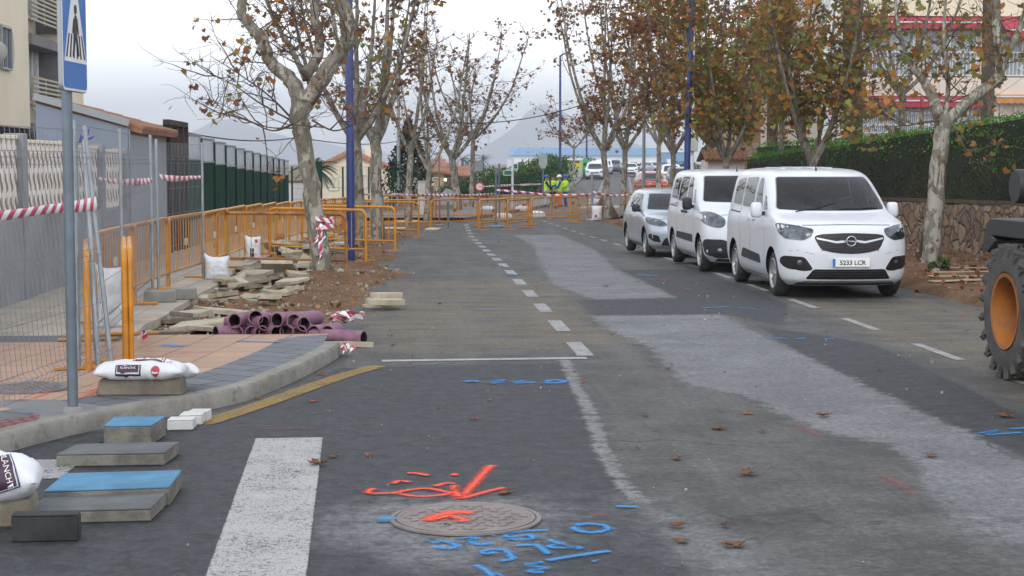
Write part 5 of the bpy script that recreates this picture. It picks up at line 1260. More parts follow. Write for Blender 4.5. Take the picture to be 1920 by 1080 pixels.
def number_plate(c, root, txt, z, x=0, size=.088):
    h = c.cast((x, -3, z), (0, 1, 0))[0]; X_ = facing((x, h.y - .022, z))
    mb = MB(); mb.prism(rrect(.53, .115, .01, 3), -.02, 0, X_); p = mb.build('number_plate', 'plate', root, bevel=.002)
    mb = MB(); mb.prism([(-.262, -.054), (-.222, -.054), (-.222, .054), (-.262, .054)], 0, .0015, X_); mb.build('blue_band', 'bluesign', p)
    if txt: text_mesh(txt, size, 'plate_text', 'ink', p, X_ @ Matrix.Translation((.02, -.003, .003)), .001, 1.02, bold=.0012)
    return p
number_plate(c, v1, '5233 LCR', .525)
mirrors(c, 1.52, 1.215, .885, 'carwhite', h=.23)
for s_ in (-.28, .34):
    a = c.cast((s_ - .28, .78, 3), (0, 0, -1))[0]; pts_ = [c.cast((s_ - .28 + .06*i, .93 + .012*i + .008*abs(i-5), 3), (0, 0, -1))[0] + Vector((0, 0, .012)) for i in range(11)]; mb = MB(); mb.tube(pts_, .008, 6); mb.build('wiper', 'ink', v1)
a = c.cast((0, 2.05, 3), (0, 0, -1))[0]; mb = MB(); mb.tube([a, a + Vector((0, .03, .05)), a + Vector((0, .12, .24))], [.018, .008, .003], 6); mb.build('antenna', 'ink', v1)
c.mirror2('tail_light', rounded([(.80, .95), (.90, .95), (.88, 1.5), (.80, 1.5)], .03), 'B', 'redlamp')
for k in range(4): c.panel('roof_rib', rounded([(-.42 + .24*k, 2.5), (-.36 + .24*k, 2.5), (-.36 + .24*k, 3.7), (-.42 + .24*k, 3.7)], .02), 'T', 'carwhite', off=.010)

# ---------------- second white van
v2 = thing('parked_van', 'second white van in the row, behind the one with the plate, big round headlamps', 'van', (6.0, 28.15, gz(29.5)), R(.6))
sl2 = [(.20,.20,.76,4.26,.42,2.5,.25),(.30,.07,.86,4.34,.52,2.4,.25),(.45,.02,.898,4.38,.60,2.3,.22),(.60,.0,.905,4.38,.64,2.25,.20),(.75,.03,.905,4.38,.66,2.25,.20),(.88,.10,.90,4.37,.66,2.3,.20),(.97,.19,.895,4.37,.62,2.35,.2),(1.04,.34,.885,4.36,.58,2.4,.2),(1.10,.56,.875,4.36,.52,2.5,.2),(1.16,.80,.868,4.35,.48,2.6,.2),(1.21,.92,.86,4.35,.46,2.6,.2),(1.40,1.16,.828,4.33,.44,2.5,.2),(1.58,1.42,.79,4.30,.42,2.5,.2),(1.68,1.60,.757,4.27,.42,2.5,.22),(1.74,1.80,.715,4.22,.42,2.4,.25),(1.78,2.06,.62,4.1,.38,2.3,.3),(1.80,2.4,.44,3.95,.33,2.2,.3),(1.805,2.7,.22,3.75,.2,2.0,.25)]
c = Car(v2, car_body(sl2, 4.38), 'carwhite', 4.38, [(.905, .90), (.905, 3.63)], .315)
for y in (.90, 3.63):
    for s_ in (-1, 1): wheel(v2, s_*.775, y, .315, side=s_, spokes=7)
WN = [('F', rounded([(-.78, 1.235), (0, 1.21), (.78, 1.235), (.655, 1.69), (-.655, 1.69)], .05))] + [('S', rounded(o_, r_)) for o_, r_ in (([(1.72, 1.20), (2.28, 1.20), (2.28, 1.66), (2.02, 1.66)], .06), ([(2.40, 1.20), (3.18, 1.21), (3.18, 1.66), (2.40, 1.67)], .08), ([(3.28, 1.22), (4.0, 1.25), (3.9, 1.63), (3.28, 1.66)], .08))]
c.carve(1.80, WN, wb=.74, wt=.58)
c.panel('windscreen', WN[0][1], 'F', 'carglass')
for ax, o_ in WN[1:]: c.both('side_window', o_, 'carglass')
c.both('quarter_window', rounded([(1.40, 1.20), (1.63, 1.20), (1.66, 1.44), (1.60, 1.44)], .04), 'sideglass')
for a in 'LR':
    c.line([(1.38, 1.18), (1.36, .9), (1.38, .5), (1.48, .28)], a); c.line([(2.34, 1.7), (2.34, .26)], a); c.line([(3.23, 1.68), (3.22, .95), (3.1, .6), (2.92, .3)], a); c.line([(3.26, 1.10), (4.1, 1.12)], a, w=.02, mat='plasticdark', name='slide_rail')
c.both('rub_strip', rounded([(1.46, .50), (3.12, .52), (3.05, .64), (1.46, .64)], .04), 'plasticdark', off=.012)
for y in (2.18, 2.50): c.both('door_handle', rounded([(y - .10, 1.0), (y + .10, 1.0), (y + .10, 1.05), (y - .10, 1.05)], .025), 'plasticdark', off=.03, rim=.005)
c.mirror2('headlight', smooth_outline([(.58, .83), (.56, .95), (.70, 1.05), (.86, 1.06), (.90, .98), (.86, .86), (.70, .80)], 4), 'F', 'lamp', off=.008)
c.mirror2('bumper_corner', rounded([(.44, .30), (.66, .27), (.86, .33), (.895, .50), (.88, .60), (.60, .60), (.46, .52)], .05), 'F', 'plasticdark', off=.008)
c.panel('grille', rounded([(-.42, .30), (.42, .30), (.44, .56), (-.44, .56)], .04), 'F', 'black', off=.006); c.panel('bumper_lip', rounded([(-.7, .215), (.7, .215), (.68, .26), (-.68, .26)], .015), 'F', 'plasticdark', off=.008)
c.line([(-.82, 1.0), (-.5, 1.02), (0, 1.03), (.5, 1.02), (.82, 1.0)], 'F', w=.008)
for s_ in (-1, 1):
    h = c.cast((s_*.66, -3, .40), (0, 1, 0))[0]; mb = MB(); mb.lathe([(0, .03), (.05, .025), (.055, 0)], 16, facing((s_*.66, h.y - .008, .40), R(18)*s_)); mb.build('fog_lens', 'lamp', v2, smooth=50)
mirrors(c, 1.50, 1.19, .87, 'plasticdark', h=.23); number_plate(c, v2, '', .62)
a = c.cast((0, 1.95, 3), (0, 0, -1))[0]; mb = MB(); mb.tube([a, a + Vector((0, .03, .05)), a + Vector((0, .16, .22))], [.018, .008, .003], 6); mb.build('antenna', 'ink', v2)
c.mirror2('tail_light', rounded([(.78, .95), (.88, .95), (.86, 1.5), (.78, 1.5)], .03), 'B', 'redlamp')

# ---------------- silver hatchback
v3 = thing('parked_car', 'silver hatchback with black mirrors parked behind the two white vans', 'car', (5.82, 34.1, gz(35.5)), R(1.0))
slh = [(.19,.20,.74,3.92,.40,2.5,.25),(.28,.07,.83,4.0,.52,2.4,.3),(.42,.015,.86,4.04,.60,2.3,.3),(.56,.0,.866,4.06,.64,2.25,.3),(.68,.04,.866,4.05,.66,2.2,.3),(.77,.13,.862,4.02,.64,2.3,.3),(.84,.32,.855,3.99,.58,2.4,.3),(.89,.60,.845,3.96,.52,2.5,.3),(.935,.90,.832,3.94,.48,2.6,.3),(.98,1.06,.815,3.92,.46,2.6,.3),(1.10,1.28,.77,3.88,.44,2.6,.3),(1.25,1.58,.71,3.80,.42,2.6,.3),(1.34,1.80,.665,3.70,.42,2.6,.3),(1.395,2.02,.60,3.55,.4,2.5,.3),(1.43,2.3,.48,3.35,.36,2.3,.3),(1.445,2.6,.28,3.1,.25,2.1,.25)]
def hatch(root, paint, far=False, sl=slh, wr=.305, L=4.06, mir='plasticdark'):
    c = Car(root, car_body(sl, L, res=2 if far else 4), paint, L, [(sl[3][2], .80), (sl[3][2], 3.39*L/4.06)], wr)
    for y in (.80, 3.39*L/4.06):
        for s_ in (-1, 1): wheel(root, s_*(sl[3][2] - .125), y, wr, w=.2, side=s_, spokes=8)
    H = sl[-1][0]; k = (H - .98) / .465; zz = lambda z: .98 + (z - .98) * k if z > .98 else z
    GL = 'glass' if far else 'carglass'; ws = rounded([(-.72, zz(1.005)), (0, zz(.99)), (.72, zz(1.005)), (.575, zz(1.335)), (-.575, zz(1.335))], .04); s1 = rounded([(1.48, zz(1.0)), (2.36, zz(.995)), (2.36, zz(1.33)), (2.02, zz(1.32))], .05); s2 = rounded([(2.44, zz(.995)), (3.28, zz(1.03)), (3.12, zz(1.26)), (2.85, zz(1.32)), (2.44, zz(1.33))], .05)
    if not far: c.carve(1.445, [('F', ws), ('S', s1), ('S', s2)], z0=.45, y0=1.22, y1=3.55, yt=2.0, belt=.97, wb=.68, wt=.50, yend=2.1)
    c.panel('windscreen', ws, 'F', GL)
    c.panel('rear_window', rounded([(-.62, zz(1.02)), (.62, zz(1.02)), (.52, zz(1.33)), (-.52, zz(1.33))], .05), 'B', 'glass')
    c.both('side_window', s1, 'sideglass' if far else GL); c.both('side_window', s2, 'sideglass' if far else GL)
    c.mirror2('tail_light', rounded([(.60, .78), (.80, .80), (.80, .95), (.62, .93)], .03), 'B', 'redlamp'); c.mirror2('headlight', rounded([(.46, .70), (.52, .78), (.70, .84), (.84, .86), (.85, .76), (.78, .70), (.58, .67)], .04), 'F', 'lamp', off=.006)
    c.panel('grille', rounded([(-.44, .70), (.44, .70), (.40, .60), (-.40, .60)], .03), 'F', 'black'); c.panel('lower_grille', rounded([(-.52, .44), (.52, .44), (.60, .28), (-.60, .28)], .04), 'F', 'black')
    if not far:
        for a in 'LR': c.line([(1.42, .95), (1.34, .7), (1.36, .45), (1.5, .27)], a); c.line([(2.40, 1.34), (2.42, .9), (2.42, .28)], a); c.line([(3.2, 1.0), (3.22, .8), (3.08, .55), (2.9, .34)], a)
        c.mirror2('fog_lamp', rounded([(.60, .34), (.74, .36), (.83, .44), (.82, .52), (.64, .48)], .03), 'F', 'black'); c.line([(-.78, .80), (-.4, .835), (0, .845), (.4, .835), (.78, .80)], 'F', w=.008)
        c.both('door_handle', rounded([(2.16, .80), (2.34, .80), (2.34, .84), (2.16, .84)], .02), paint, off=.03, rim=.005)
    mirrors(c, 1.52, zz(1.03), sl[9][2] - .02, mir, h=.17); return c
c = hatch(v3, 'carsilver'); number_plate(c, v3, '', .53)

# ---------------- far cars on the slope and at the crest
suv = [(.24,.22,.78,4.2,.40,2.5,.25),(.34,.08,.87,4.28,.5,2.4,.25),(.55,.01,.90,4.33,.58,2.3,.25),(.75,.0,.905,4.34,.6,2.3,.25),(.92,.06,.90,4.33,.6,2.3,.25),(1.0,.25,.89,4.32,.55,2.4,.25),(1.06,.7,.88,4.30,.5,2.5,.25),(1.11,1.0,.865,4.28,.46,2.6,.25),(1.25,1.25,.83,4.24,.44,2.6,.25),(1.45,1.55,.78,4.16,.42,2.6,.25),(1.56,1.76,.74,4.06,.42,2.6,.25),(1.62,2.0,.67,3.95,.4,2.5,.3),(1.66,2.3,.52,3.75,.36,2.3,.3),(1.675,2.6,.3,3.5,.25,2.1,.25)]
def far_car(label, x, y, rz, paint, sl, wr, L, group=None, z=None):
    r = thing('parked_car', label, 'car', (x, y, gz(y) if z is None else z), rz, group); hatch(r, paint, True, sl, wr, L, paint); return r
HD = math.atan2(-.135, 1)     # heading of the upper street
for k, (lb, pt) in enumerate((('first white car of the row on the upper left kerb, right of the green container', 'carwhite'), ('second white car of the row on the upper left kerb', 'carwhite'), ('third pale car of the row on the upper left kerb', 'carsilver'), ('fourth white car of the row, half hidden by the plane trunks', 'carwhite'), ('fifth white car at the crest of the upper left kerb', 'carwhite'))):
    y = 158 + 6.2*k; x = interp(LEFT_EDGE, y) + 1.25; far_car(lb, x, y, HD, pt, suv, .34, 4.33, 'cars parked along the upper left kerb')
far_car('dark car between the white ones at the crest of the street', interp(LEFT_EDGE, 190) + 1.9, 190, HD, 'cargrey', suv, .34, 4.33, 'cars parked along the upper left kerb')
far_car('white car seen from the front, coming over the crest between the two trunks', interp(LEFT_EDGE, 176) + 3.9, 172, HD, 'carwhite', slh, .305, 4.06)
far_car('silver saloon crossing the crest of the street, right of the grey pole', interp(LEFT_EDGE, 186) + 7.6, 183, HD + R(35), 'carsilver', slh, .305, 4.06)
far_car('red car parked behind yellow barriers beyond the silver hatchback', P(1230, 340, 116).x, 115.5, HD + R(10), 'carred', suv, .34, 4.33)
far_car('large white car parked behind the red one under the trees', P(1256, 310, 146).x, 145, HD, 'carwhite', suv, .34, 4.33)
far_car('dark grey car behind the red one, right of the trunk', P(1268, 320, 132).x, 131, HD, 'cargrey', suv, .34, 4.33)

# ---------------- wheeled digger entering at the right edge
T = thing('wheel_loader', 'yellow and black construction machine with big treaded tyres cut off by the right edge', 'construction vehicle', (5.20, 14.2, 0), 0)
def big_wheel(x, y, r_, w, side):
    X = Matrix.Translation((x, y, r_)) @ Matrix.Rotation(R(90)*side, 4, 'Y'); mb = MB(); rr = r_*.54
    mb.lathe([(rr, -w/2+.03), (rr+.03, -w/2), (r_-.12, -w/2-.015), (r_-.05, -w/2+.02), (r_-.03, -w/2+.05), (r_-.03, w/2-.05), (r_-.05, w/2-.02), (r_-.12, w/2+.015), (rr+.03, w/2), (rr, w/2-.03), (rr-.03, w/2-.06), (rr-.03, -w/2+.06)], 48, X)
    n = 20
    for k in range(n):
        for h in (0, 1):
            a = 2*math.pi*(k + .5*h)/n; s_ = 1 if h else -1
            for seg in range(3):
                t0 = seg/3; aa = a + (.30*t0 - .0)*1.0; z0 = s_*(w/2 + .012 - (w/2)*t0*.95); zc = s_*(w/2 + .012 - (w/2)*(t0 + .17)*.95)
                rad = r_ - .030; M_ = X @ Matrix.Rotation(aa, 4, 'Z') @ Matrix.Translation((rad, 0, zc)) @ Matrix.Rotation(-s_*R(35), 4, 'X'); mb.X = M_; mb.box((0, 0, 0), (.062, .060, w/6 + .03), taper=.8); mb.X = None
            M_ = X @ Matrix.Rotation(a, 4, 'Z') @ Matrix.Translation((r_ - .075, 0, s_*(w/2 + .003))); mb.X = M_; mb.box((0, 0, 0), (.09, .06, .03), taper=.8); mb.X = None
    t_ = mb.build('wheel', 'rubberdusty', T, smooth=35)
    mb = MB(); mb.lathe([(rr+.012, w/2-.02), (rr+.012, w/2+.005), (rr-.02, w/2), (rr-.035, w/2-.05), (rr-.055, w/2-.24), (rr-.11, w/2-.27), (.13, w/2-.28), (.12, w/2-.20), (0, w/2-.20)], 40, X, False); 
    for k in range(8): q = Vector((.17*math.cos(k*.785), .17*math.sin(k*.785), w/2-.275)); mb.lathe([(0, .03), (.018, .03), (.018, 0)], 8, X @ Matrix.Translation(q))
    mb.build('rim', 'rimorange', t_, smooth=35)
    mb = MB(); mb.tube([X @ Vector((rr-.06, .02, w/2-.12)), X @ Vector((rr-.09, .03, w/2-.04))], .008, 6); mb.build('valve', 'ink', t_)
big_wheel(.24, 0, .60, .46, -1); big_wheel(2.0, 0, .60, .46, 1); big_wheel(.24, -3.0, .60, .46, -1); big_wheel(2.0, -3.0, .60, .46, 1)
mb = MB(); mb.box((1.12, -1.4, .85), (1.1, 4.6, .55)); mb.build('chassis', 'machineyellow', T, bevel=.04)
mb = MB(); mb.prism([(-.50, 1.20), (-.62, 1.24), (.62, 1.24), (.75, 1.12), (.75, 1.28), (.60, 1.40), (-.66, 1.40), (-.78, 1.34), (-.86, 1.10), (-.72, 1.08)], -.04, .50, Matrix.Translation((.14, .0, 0)) @ Matrix(((0, 0, 1, 0), (-1, 0, 0, 0), (0, 1, 0, 0), (0, 0, 0, 1)))); mb.build('mudguard', 'plasticdark', T, bevel=.01)
mb = MB(); mb.lathe([(0, -.26), (.14, -.26), (.15, -.24), (.15, -.13), (.165, -.12), (.165, -.07), (.15, -.06), (.15, .06), (.165, .07), (.165, .12), (.15, .13), (.15, .24), (.13, .27), (0, .27)], 28, Matrix.Translation((.30, -.1, 1.70)) @ Matrix.Rotation(R(90), 4, 'Y')); mb.build('air_filter', 'plasticdark', T, smooth=40)
mb = MB(); mb.box((.35, .02, 1.55), (.16, .1, .34)); mb.build('filter_bracket', 'black', T, bevel=.01); mb = MB(); mb.box((.62, .05, 1.52), (.55, .3, .28)); mb.build('cover_plate', 'machineyellow', T, bevel=.02)
mb = MB(); mb.tube([(.5, -.1, 1.5), (.5, -.1, 2.5)], .05, 12); mb.build('exhaust_pipe', 'black', T, smooth=50)
mb = MB()
for x in (.75, 1.75):
    for y in (-2.4, -.5): mb.tube([(x, y, 1.1), (x, y, 2.6)], .045, 8)
mb.box((1.25, -1.45, 2.63), (1.25, 2.2, .10)); mb.box((1.25, -1.45, 1.25), (1.1, 2.0, .3)); mb.build('cab', 'machineyellow', T, bevel=.01)
for x in (.74, 1.76): mb = MB(); mb.box((x, -1.45, 1.98), (.015, 1.8, 1.15)); mb.build('cab_window', 'sideglass', T)
for k, (x, z) in enumerate(((.28, 1.38), (.40, 1.36))): mb = MB(); mb.tube(smoothline([Vector((x, -.5, z)), Vector((x + .02, -.1, z + .09)), Vector((x + .1, .15, z + .02)), Vector((x + .2, .3, z - .25))], 5), .018, 8); mb.build('hose', 'black', T, smooth=60)
for y in (-.55, -.2, .15, .48): mb = MB(); mb.lathe([(.02, 0), (.02, .014), (0, .014)], 6, Matrix.Translation((.16, y, 1.32)) @ Matrix.Rotation(R(-90), 4, 'Y')); mb.build('bolt', 'galvdark', T)
mb = MB(); mb.tube([(.22, -.6, 1.40), (.22, -.6, 1.62), (.22, .05, 1.62), (.22, .05, 1.40)], .016, 8); mb.build('grab_rail', 'machineyellow', T, smooth=50)
# ================================================================ TREES, HEDGES, PALMS
def bark_mat(name, base, pale, brown, sc=9.0):
    m, t, b = newmat(name); N = NT(t); v = N.n('ShaderNodeMapping', {'Vector': N.obj(), 'Scale': (1, 1, .45)}).outputs[0]
    w = N.n('ShaderNodeVectorMath', {0: v, 1: N.n('ShaderNodeTexNoise', {'Vector': v, 'Scale': 4.0, 'Detail': 3}).outputs['Color']}, operation='ADD').outputs[0]
    vo = N.n('ShaderNodeTexVoronoi', {'Vector': w, 'Scale': sc}); cc = N.n('ShaderNodeSeparateColor', {0: vo.outputs['Color']}).outputs[0]
    c = N.mix(N.step(cc, .50, .56), base, pale); c = N.mix(N.step(cc, .84, .88), c, brown)
    c = N.mix(N.math('MULTIPLY', N.step(N.noise(v, 3, 6, .7), .45, .65), .55), c, tuple(x*.62 for x in base))
    c = N.n('ShaderNodeHueSaturation', {'Color': c, 'Value': N.math('MULTIPLY_ADD', N.noise(v, 60, 4, .7), .8, .6)}).outputs[0]
    t.links.new(c, b.inputs['Base Color']); b.inputs['Roughness'].default_value = .9; b.inputs['Specular IOR Level'].default_value = .2
    t.links.new(N.bump(N.math('ADD', N.noise(v, 30, 4, .7), N.math('MULTIPLY', cc, .4)), .5, .02), b.inputs['Normal']); MATS[name] = m
bark_mat('planebark', (.20, .185, .15), (.36, .345, .295), (.13, .095, .065))
bark_mat('planebarkdark', (.15, .135, .11), (.24, .225, .19), (.10, .075, .055))
bark_mat('palmbark', (.12, .095, .075), (.155, .125, .10), (.06, .045, .035), 14)
M('twig', (.115, .085, .065), .9, .2, 9, .1)
def leaf_mat(name, cols, trans=.35):
    m, t, b = newmat(name); N = NT(t); rnd_ = N.n('ShaderNodeNewGeometry').outputs['Random Per Island']
    r = N.n('ShaderNodeValToRGB', {'Fac': rnd_}); e = r.color_ramp.elements; r.color_ramp.interpolation = 'CONSTANT'
    for i, c in enumerate(cols):
        x = e[i] if i < 2 else e.new(i / len(cols)); x.position = i / len(cols); x.color = (*c, 1)
    v = N.obj(); c = N.n('ShaderNodeHueSaturation', {'Color': r.outputs[0], 'Value': N.math('MULTIPLY_ADD', N.noise(v, 1.1, 4, .6), 1.2, .4)}).outputs[0]
    t.links.new(c, b.inputs['Base Color']); b.inputs['Roughness'].default_value = .7; b.inputs['Specular IOR Level'].default_value = .25
    tr = N.n('ShaderNodeBsdfTranslucent', {'Color': c}); ms = N.n('ShaderNodeMixShader', {0: trans}); o = t.nodes['Material Output']
    t.links.new(b.outputs[0], ms.inputs[1]); t.links.new(tr.outputs[0], ms.inputs[2]); t.links.new(ms.outputs[0], o.inputs['Surface']); MATS[name] = m
RB, OB, GB = (.17, .065, .04), (.30, .125, .03), (.19, .17, .045)
leaf_mat('leaf_autumn', [RB, (.24, .10, .04), OB, (.26, .14, .04), (.14, .075, .05), (.20, .08, .055), (.34, .17, .045), GB])
leaf_mat('leaf_mixed', [(.26, .19, .05), (.36, .15, .035), (.19, .20, .05), (.31, .145, .04), (.16, .18, .045), (.26, .12, .045), (.40, .20, .045), (.24, .22, .055), (.18, .11, .045), (.13, .16, .04)], .4)
leaf_mat('leaf_rusty', [RB, (.20, .08, .045), (.24, .105, .05), (.16, .075, .05), (.27, .13, .045), (.20, .095, .05)])
leaf_mat('leaf_hedge', [(.055, .14, .028), (.085, .21, .04), (.12, .28, .05), (.07, .17, .03), (.15, .32, .06), (.06, .145, .03)], .25)
leaf_mat('leaf_hedge_brown', [(.06, .085, .025), (.09, .07, .03), (.05, .09, .022), (.11, .08, .03), (.05, .065, .02)], .25)
leaf_mat('leaf_dark', [(.012, .028, .014), (.018, .04, .018), (.022, .05, .02), (.014, .03, .016)], .15)
leaf_mat('leaf_green', [(.03, .075, .015), (.045, .11, .022), (.065, .14, .028), (.035, .085, .02), (.08, .15, .03)], .3)
leaf_mat('leaf_palm', [(.05, .075, .05), (.07, .095, .065), (.04, .06, .04), (.09, .105, .075)], .2)
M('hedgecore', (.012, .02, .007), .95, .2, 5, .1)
_a = [(0, 0), (.12, -.06), (.40, -.20), (.41, -.04), (.56, .16), (.42, .24), (.42, .50), (.21, .48), (0, .80), (-.21, .48), (-.42, .50), (-.42, .24), (-.56, .16), (-.41, -.04), (-.40, -.20), (-.12, -.06)]
LEAF_BIG = np.array([[x, y, .10 * abs(x) - .12 * y * y] for x, y in _a])
LEAF_SM = np.array([[0, 0, 0], [.42, .25, .08], [.22, .6, .0], [0, .95, -.1], [-.22, .6, 0], [-.42, .25, .08]])
def leaves(pos, size, tmpl, rs, droop=.6):
    """one mesh from many leaf outlines; pos (n,3), size (n)"""
    n = len(pos); k = len(tmpl)
    yaw = rs.uniform(0, 2*math.pi, n); pit = rs.normal(-droop, .7, n); rol = rs.normal(0, .7, n)
    cy, sy, cp, sp, cr, sr = np.cos(yaw), np.sin(yaw), np.cos(pit), np.sin(pit), np.cos(rol), np.sin(rol)
    v = tmpl[None] * size[:, None, None] * np.stack([rs.uniform(.75, 1.1, n), np.ones(n), rs.uniform(.3, 2.2, n)], 1)[:, None]
    x = v[..., 0] * cr[:, None] + v[..., 2] * sr[:, None]; z = -v[..., 0] * sr[:, None] + v[..., 2] * cr[:, None]; y = v[..., 1]
    y2 = y * cp[:, None] - z * sp[:, None]; z2 = y * sp[:, None] + z * cp[:, None]
    X = x * cy[:, None] - y2 * sy[:, None]; Y = x * sy[:, None] + y2 * cy[:, None]
    V = np.stack([X, Y, z2], -1) + pos[:, None]
    return V.reshape(-1, 3), n, k
def leaf_object(name, pos, size, mat, parent, seed=0, tmpl=LEAF_BIG, droop=.6, flat=None):
    rs = np.random.RandomState(seed); V, n, k = leaves(np.asarray(pos, float), np.asarray(size, float), tmpl, rs, droop)
    me = bpy.data.meshes.new(name); me.vertices.add(n*k); me.vertices.foreach_set('co', V.ravel())
    me.loops.add(n*k); me.loops.foreach_set('vertex_index', np.arange(n*k)); me.polygons.add(n); me.polygons.foreach_set('loop_start', np.arange(n)*k); me.polygons.foreach_set('loop_total', np.full(n, k))
    me.update(calc_edges=True); me.validate()
    ms = mat if isinstance(mat, (list, tuple)) else [mat]
    for m_ in ms: me.materials.append(MATS[m_])
    o = bpy.data.objects.new(name, me); COL.objects.link(o)
    if parent is not None: o.parent = parent
    return o
def wander(p, d, L, n, rnd, wob=.18, lift=.0):
    pts = [Vector(p)]; d = Vector(d).normalized()
    for i in range(n):
        d = (d + Vector((rnd.gauss(0, wob), rnd.gauss(0, wob), rnd.gauss(0, wob) + lift))).normalized(); pts.append(pts[-1] + d * (L / n))
    return pts
def lerp_path(pts, t):
    k = min(int(t * (len(pts) - 1)), len(pts) - 2); f = t * (len(pts) - 1) - k; return pts[k].lerp(pts[k+1], f), (pts[k+1] - pts[k]).normalized()
def tree(label, base, limbs, seed, n1=10, L1=1.3, n2=6, L2=.55, nleaf=600, size=.13, leafmat='leaf_autumn', bark='planebark', group='plane trees', tmpl=LEAF_BIG, r1=.022, lift=.06, cluster=.10, up=.5, t0=.15, name='plane_tree'):
    """limbs: list of (points, radii) in world offsets from base; the first is the trunk"""
    rnd = random.Random(seed); r = thing(name, label, 'tree', base, 0, group); mb = MB(); twigs = []
    for li, (pts, rad) in enumerate(limbs):
        pts = [Vector(p) for p in pts]; sp = smoothline(pts, 4); rs = []
        for i in range(len(pts) - 1): rs += [rad[i] + (rad[i+1] - rad[i]) * j / 4 for j in range(4)]
        rs.append(rad[-1]); rs = [q * (1 + .07 * n3(i * 1.3, seed, 1.0, li) + .05 * n3(i * 3.1, seed, 1.0, li + 9)) for i, q in enumerate(rs)]
        sp = [p + Vector((n3(i, li, .9, seed), n3(i, li, .8, seed + 3), 0)) * (rad[0] * .25) for i, p in enumerate(sp)]
        if li == 0: sp[0] = pts[0]
        mb.mi = 0 if rad[0] > .03 else 1
        mb.tube(sp, rs, 10 if rad[0] > .05 else 7)
        if li == 0: continue
        for k in range(n1 if rad[0] > .03 else n1 // 2):
            t_ = rnd.uniform(t0, 1.0); p, d = lerp_path(sp, t_); side = Vector((rnd.gauss(0, 1), rnd.gauss(0, 1), rnd.gauss(0, .5))).normalized()
            dd = (d * rnd.uniform(.1, .7) + side + Vector((0, 0, up * rnd.random()))).normalized(); L = L1 * rnd.uniform(.5, 1.2) * (1 - .35 * t_)
            tw = wander(p, dd, L, 6, rnd, .16, lift); mb.mi = 1; mb.tube(tw, [r1 * (1 - .82 * i / 6) * rnd.uniform(.9, 1.1) for i in range(7)], 5, False); twigs.append(tw)
            for j in range(n2):
                p2, d2 = lerp_path(tw, rnd.uniform(.2, 1)); s2 = Vector((rnd.gauss(0, 1), rnd.gauss(0, 1), rnd.gauss(0, .7))).normalized()
                t2 = wander(p2, d2 * .6 + s2, L2 * rnd.uniform(.4, 1.3), 4, rnd, .2, lift * .5); mb.tube(t2, [r1 * .32 * (1 - .7 * i / 4) + .0012 for i in range(5)], 4, False); twigs.append(t2)
    mb.build('trunk', [bark, 'twig'], r, smooth=60)
    pos = []; sz = []
    keep = [t_ for t_ in twigs if rnd.random() < .75]
    while len(pos) < nleaf and keep:
        tw = rnd.choice(keep); c, _ = lerp_path(tw, rnd.uniform(.25, 1))
        for k in range(rnd.choice([1, 1, 2, 3])): pos.append(c + Vector((rnd.gauss(0, cluster), rnd.gauss(0, cluster), rnd.gauss(-.04, cluster)))); sz.append(size * rnd.uniform(.55, 1.25))
    leaf_object('crown', pos, sz, leafmat, r, seed, tmpl)
    return r
def off(px, py, y, base): return P(px, py, y) - Vector(base)
# --- nearest plane tree, limbs taken from its silhouette
Y0 = 27.0; B = Vector((P(608, 525, Y0).x, Y0, gz(Y0) + .10))
q = lambda px, py, dy=0: off(px, py, Y0 + dy, B)
limbs = [([q(608, 545), q(606, 515), q(600, 470), q(590, 400), q(580, 330), q(570, 270), q(562, 225), q(566, 180)], [.22, .185, .16, .148, .14, .135, .155, .17]),
    ([q(566, 205), q(592, 165), q(618, 125, -.1), q(640, 95, -.2), q(653, 68, -.3), q(650, 30, -.3), q(636, -10, -.3), q(628, -80, -.3)], [.14, .135, .13, .125, .125, .12, .115, .10]),
    ([q(566, 190), q(545, 150, .1), q(520, 130, .2), q(502, 108, .2), q(492, 75, .3), q(470, 48, .3), q(453, 25, .3), q(455, -10, .3), q(450, -70, .3)], [.14, .125, .11, .10, .10, .09, .085, .075, .06]),
    ([q(572, 140, .2), q(590, 118, .4), q(600, 85, .5), q(596, 55, .5), q(590, 20, .5), q(600, -40, .5)], [.11, .09, .08, .07, .065, .055]),
    ([q(572, 150, .3), q(548, 95, .6), q(520, 50, .8), q(500, 0, .9), q(480, -60, 1)], [.05, .045, .04, .033, .026]),
    ([q(585, 180, .2), q(570, 110, .6), q(556, 50, .8), q(545, -20, 1)], [.04, .034, .028, .02]),
    ([q(545, 220), q(505, 180, -.3), q(450, 140, -.5), q(395, 105, -.7)], [.020, .014, .010, .004]), ([q(545, 225), q(490, 195, -.3), q(440, 160, -.3), q(400, 140, -.4)], [.018, .013, .009, .004]),
    ([q(545, 235), q(510, 245, -.3), q(460, 225, -.5), q(385, 205, -.6)], [.018, .012, .009, .004]), ([q(585, 225), q(625, 245, -.2), q(660, 235, -.4), q(700, 220, -.4)], [.018, .013, .010, .005]),
    ([q(550, 240), q(500, 238, .4), q(440, 215, .6), q(375, 190, .6)], [.014, .010, .007, .003])]
tree('nearest plane tree, mottled grey trunk wrapped in tape, twisted limbs, few leaves left', B, limbs, 5, n1=15, L1=1.3, n2=6, L2=.5, nleaf=430, size=.115, leafmat='leaf_autumn', r1=.013, lift=.05, t0=.1, cluster=.05)
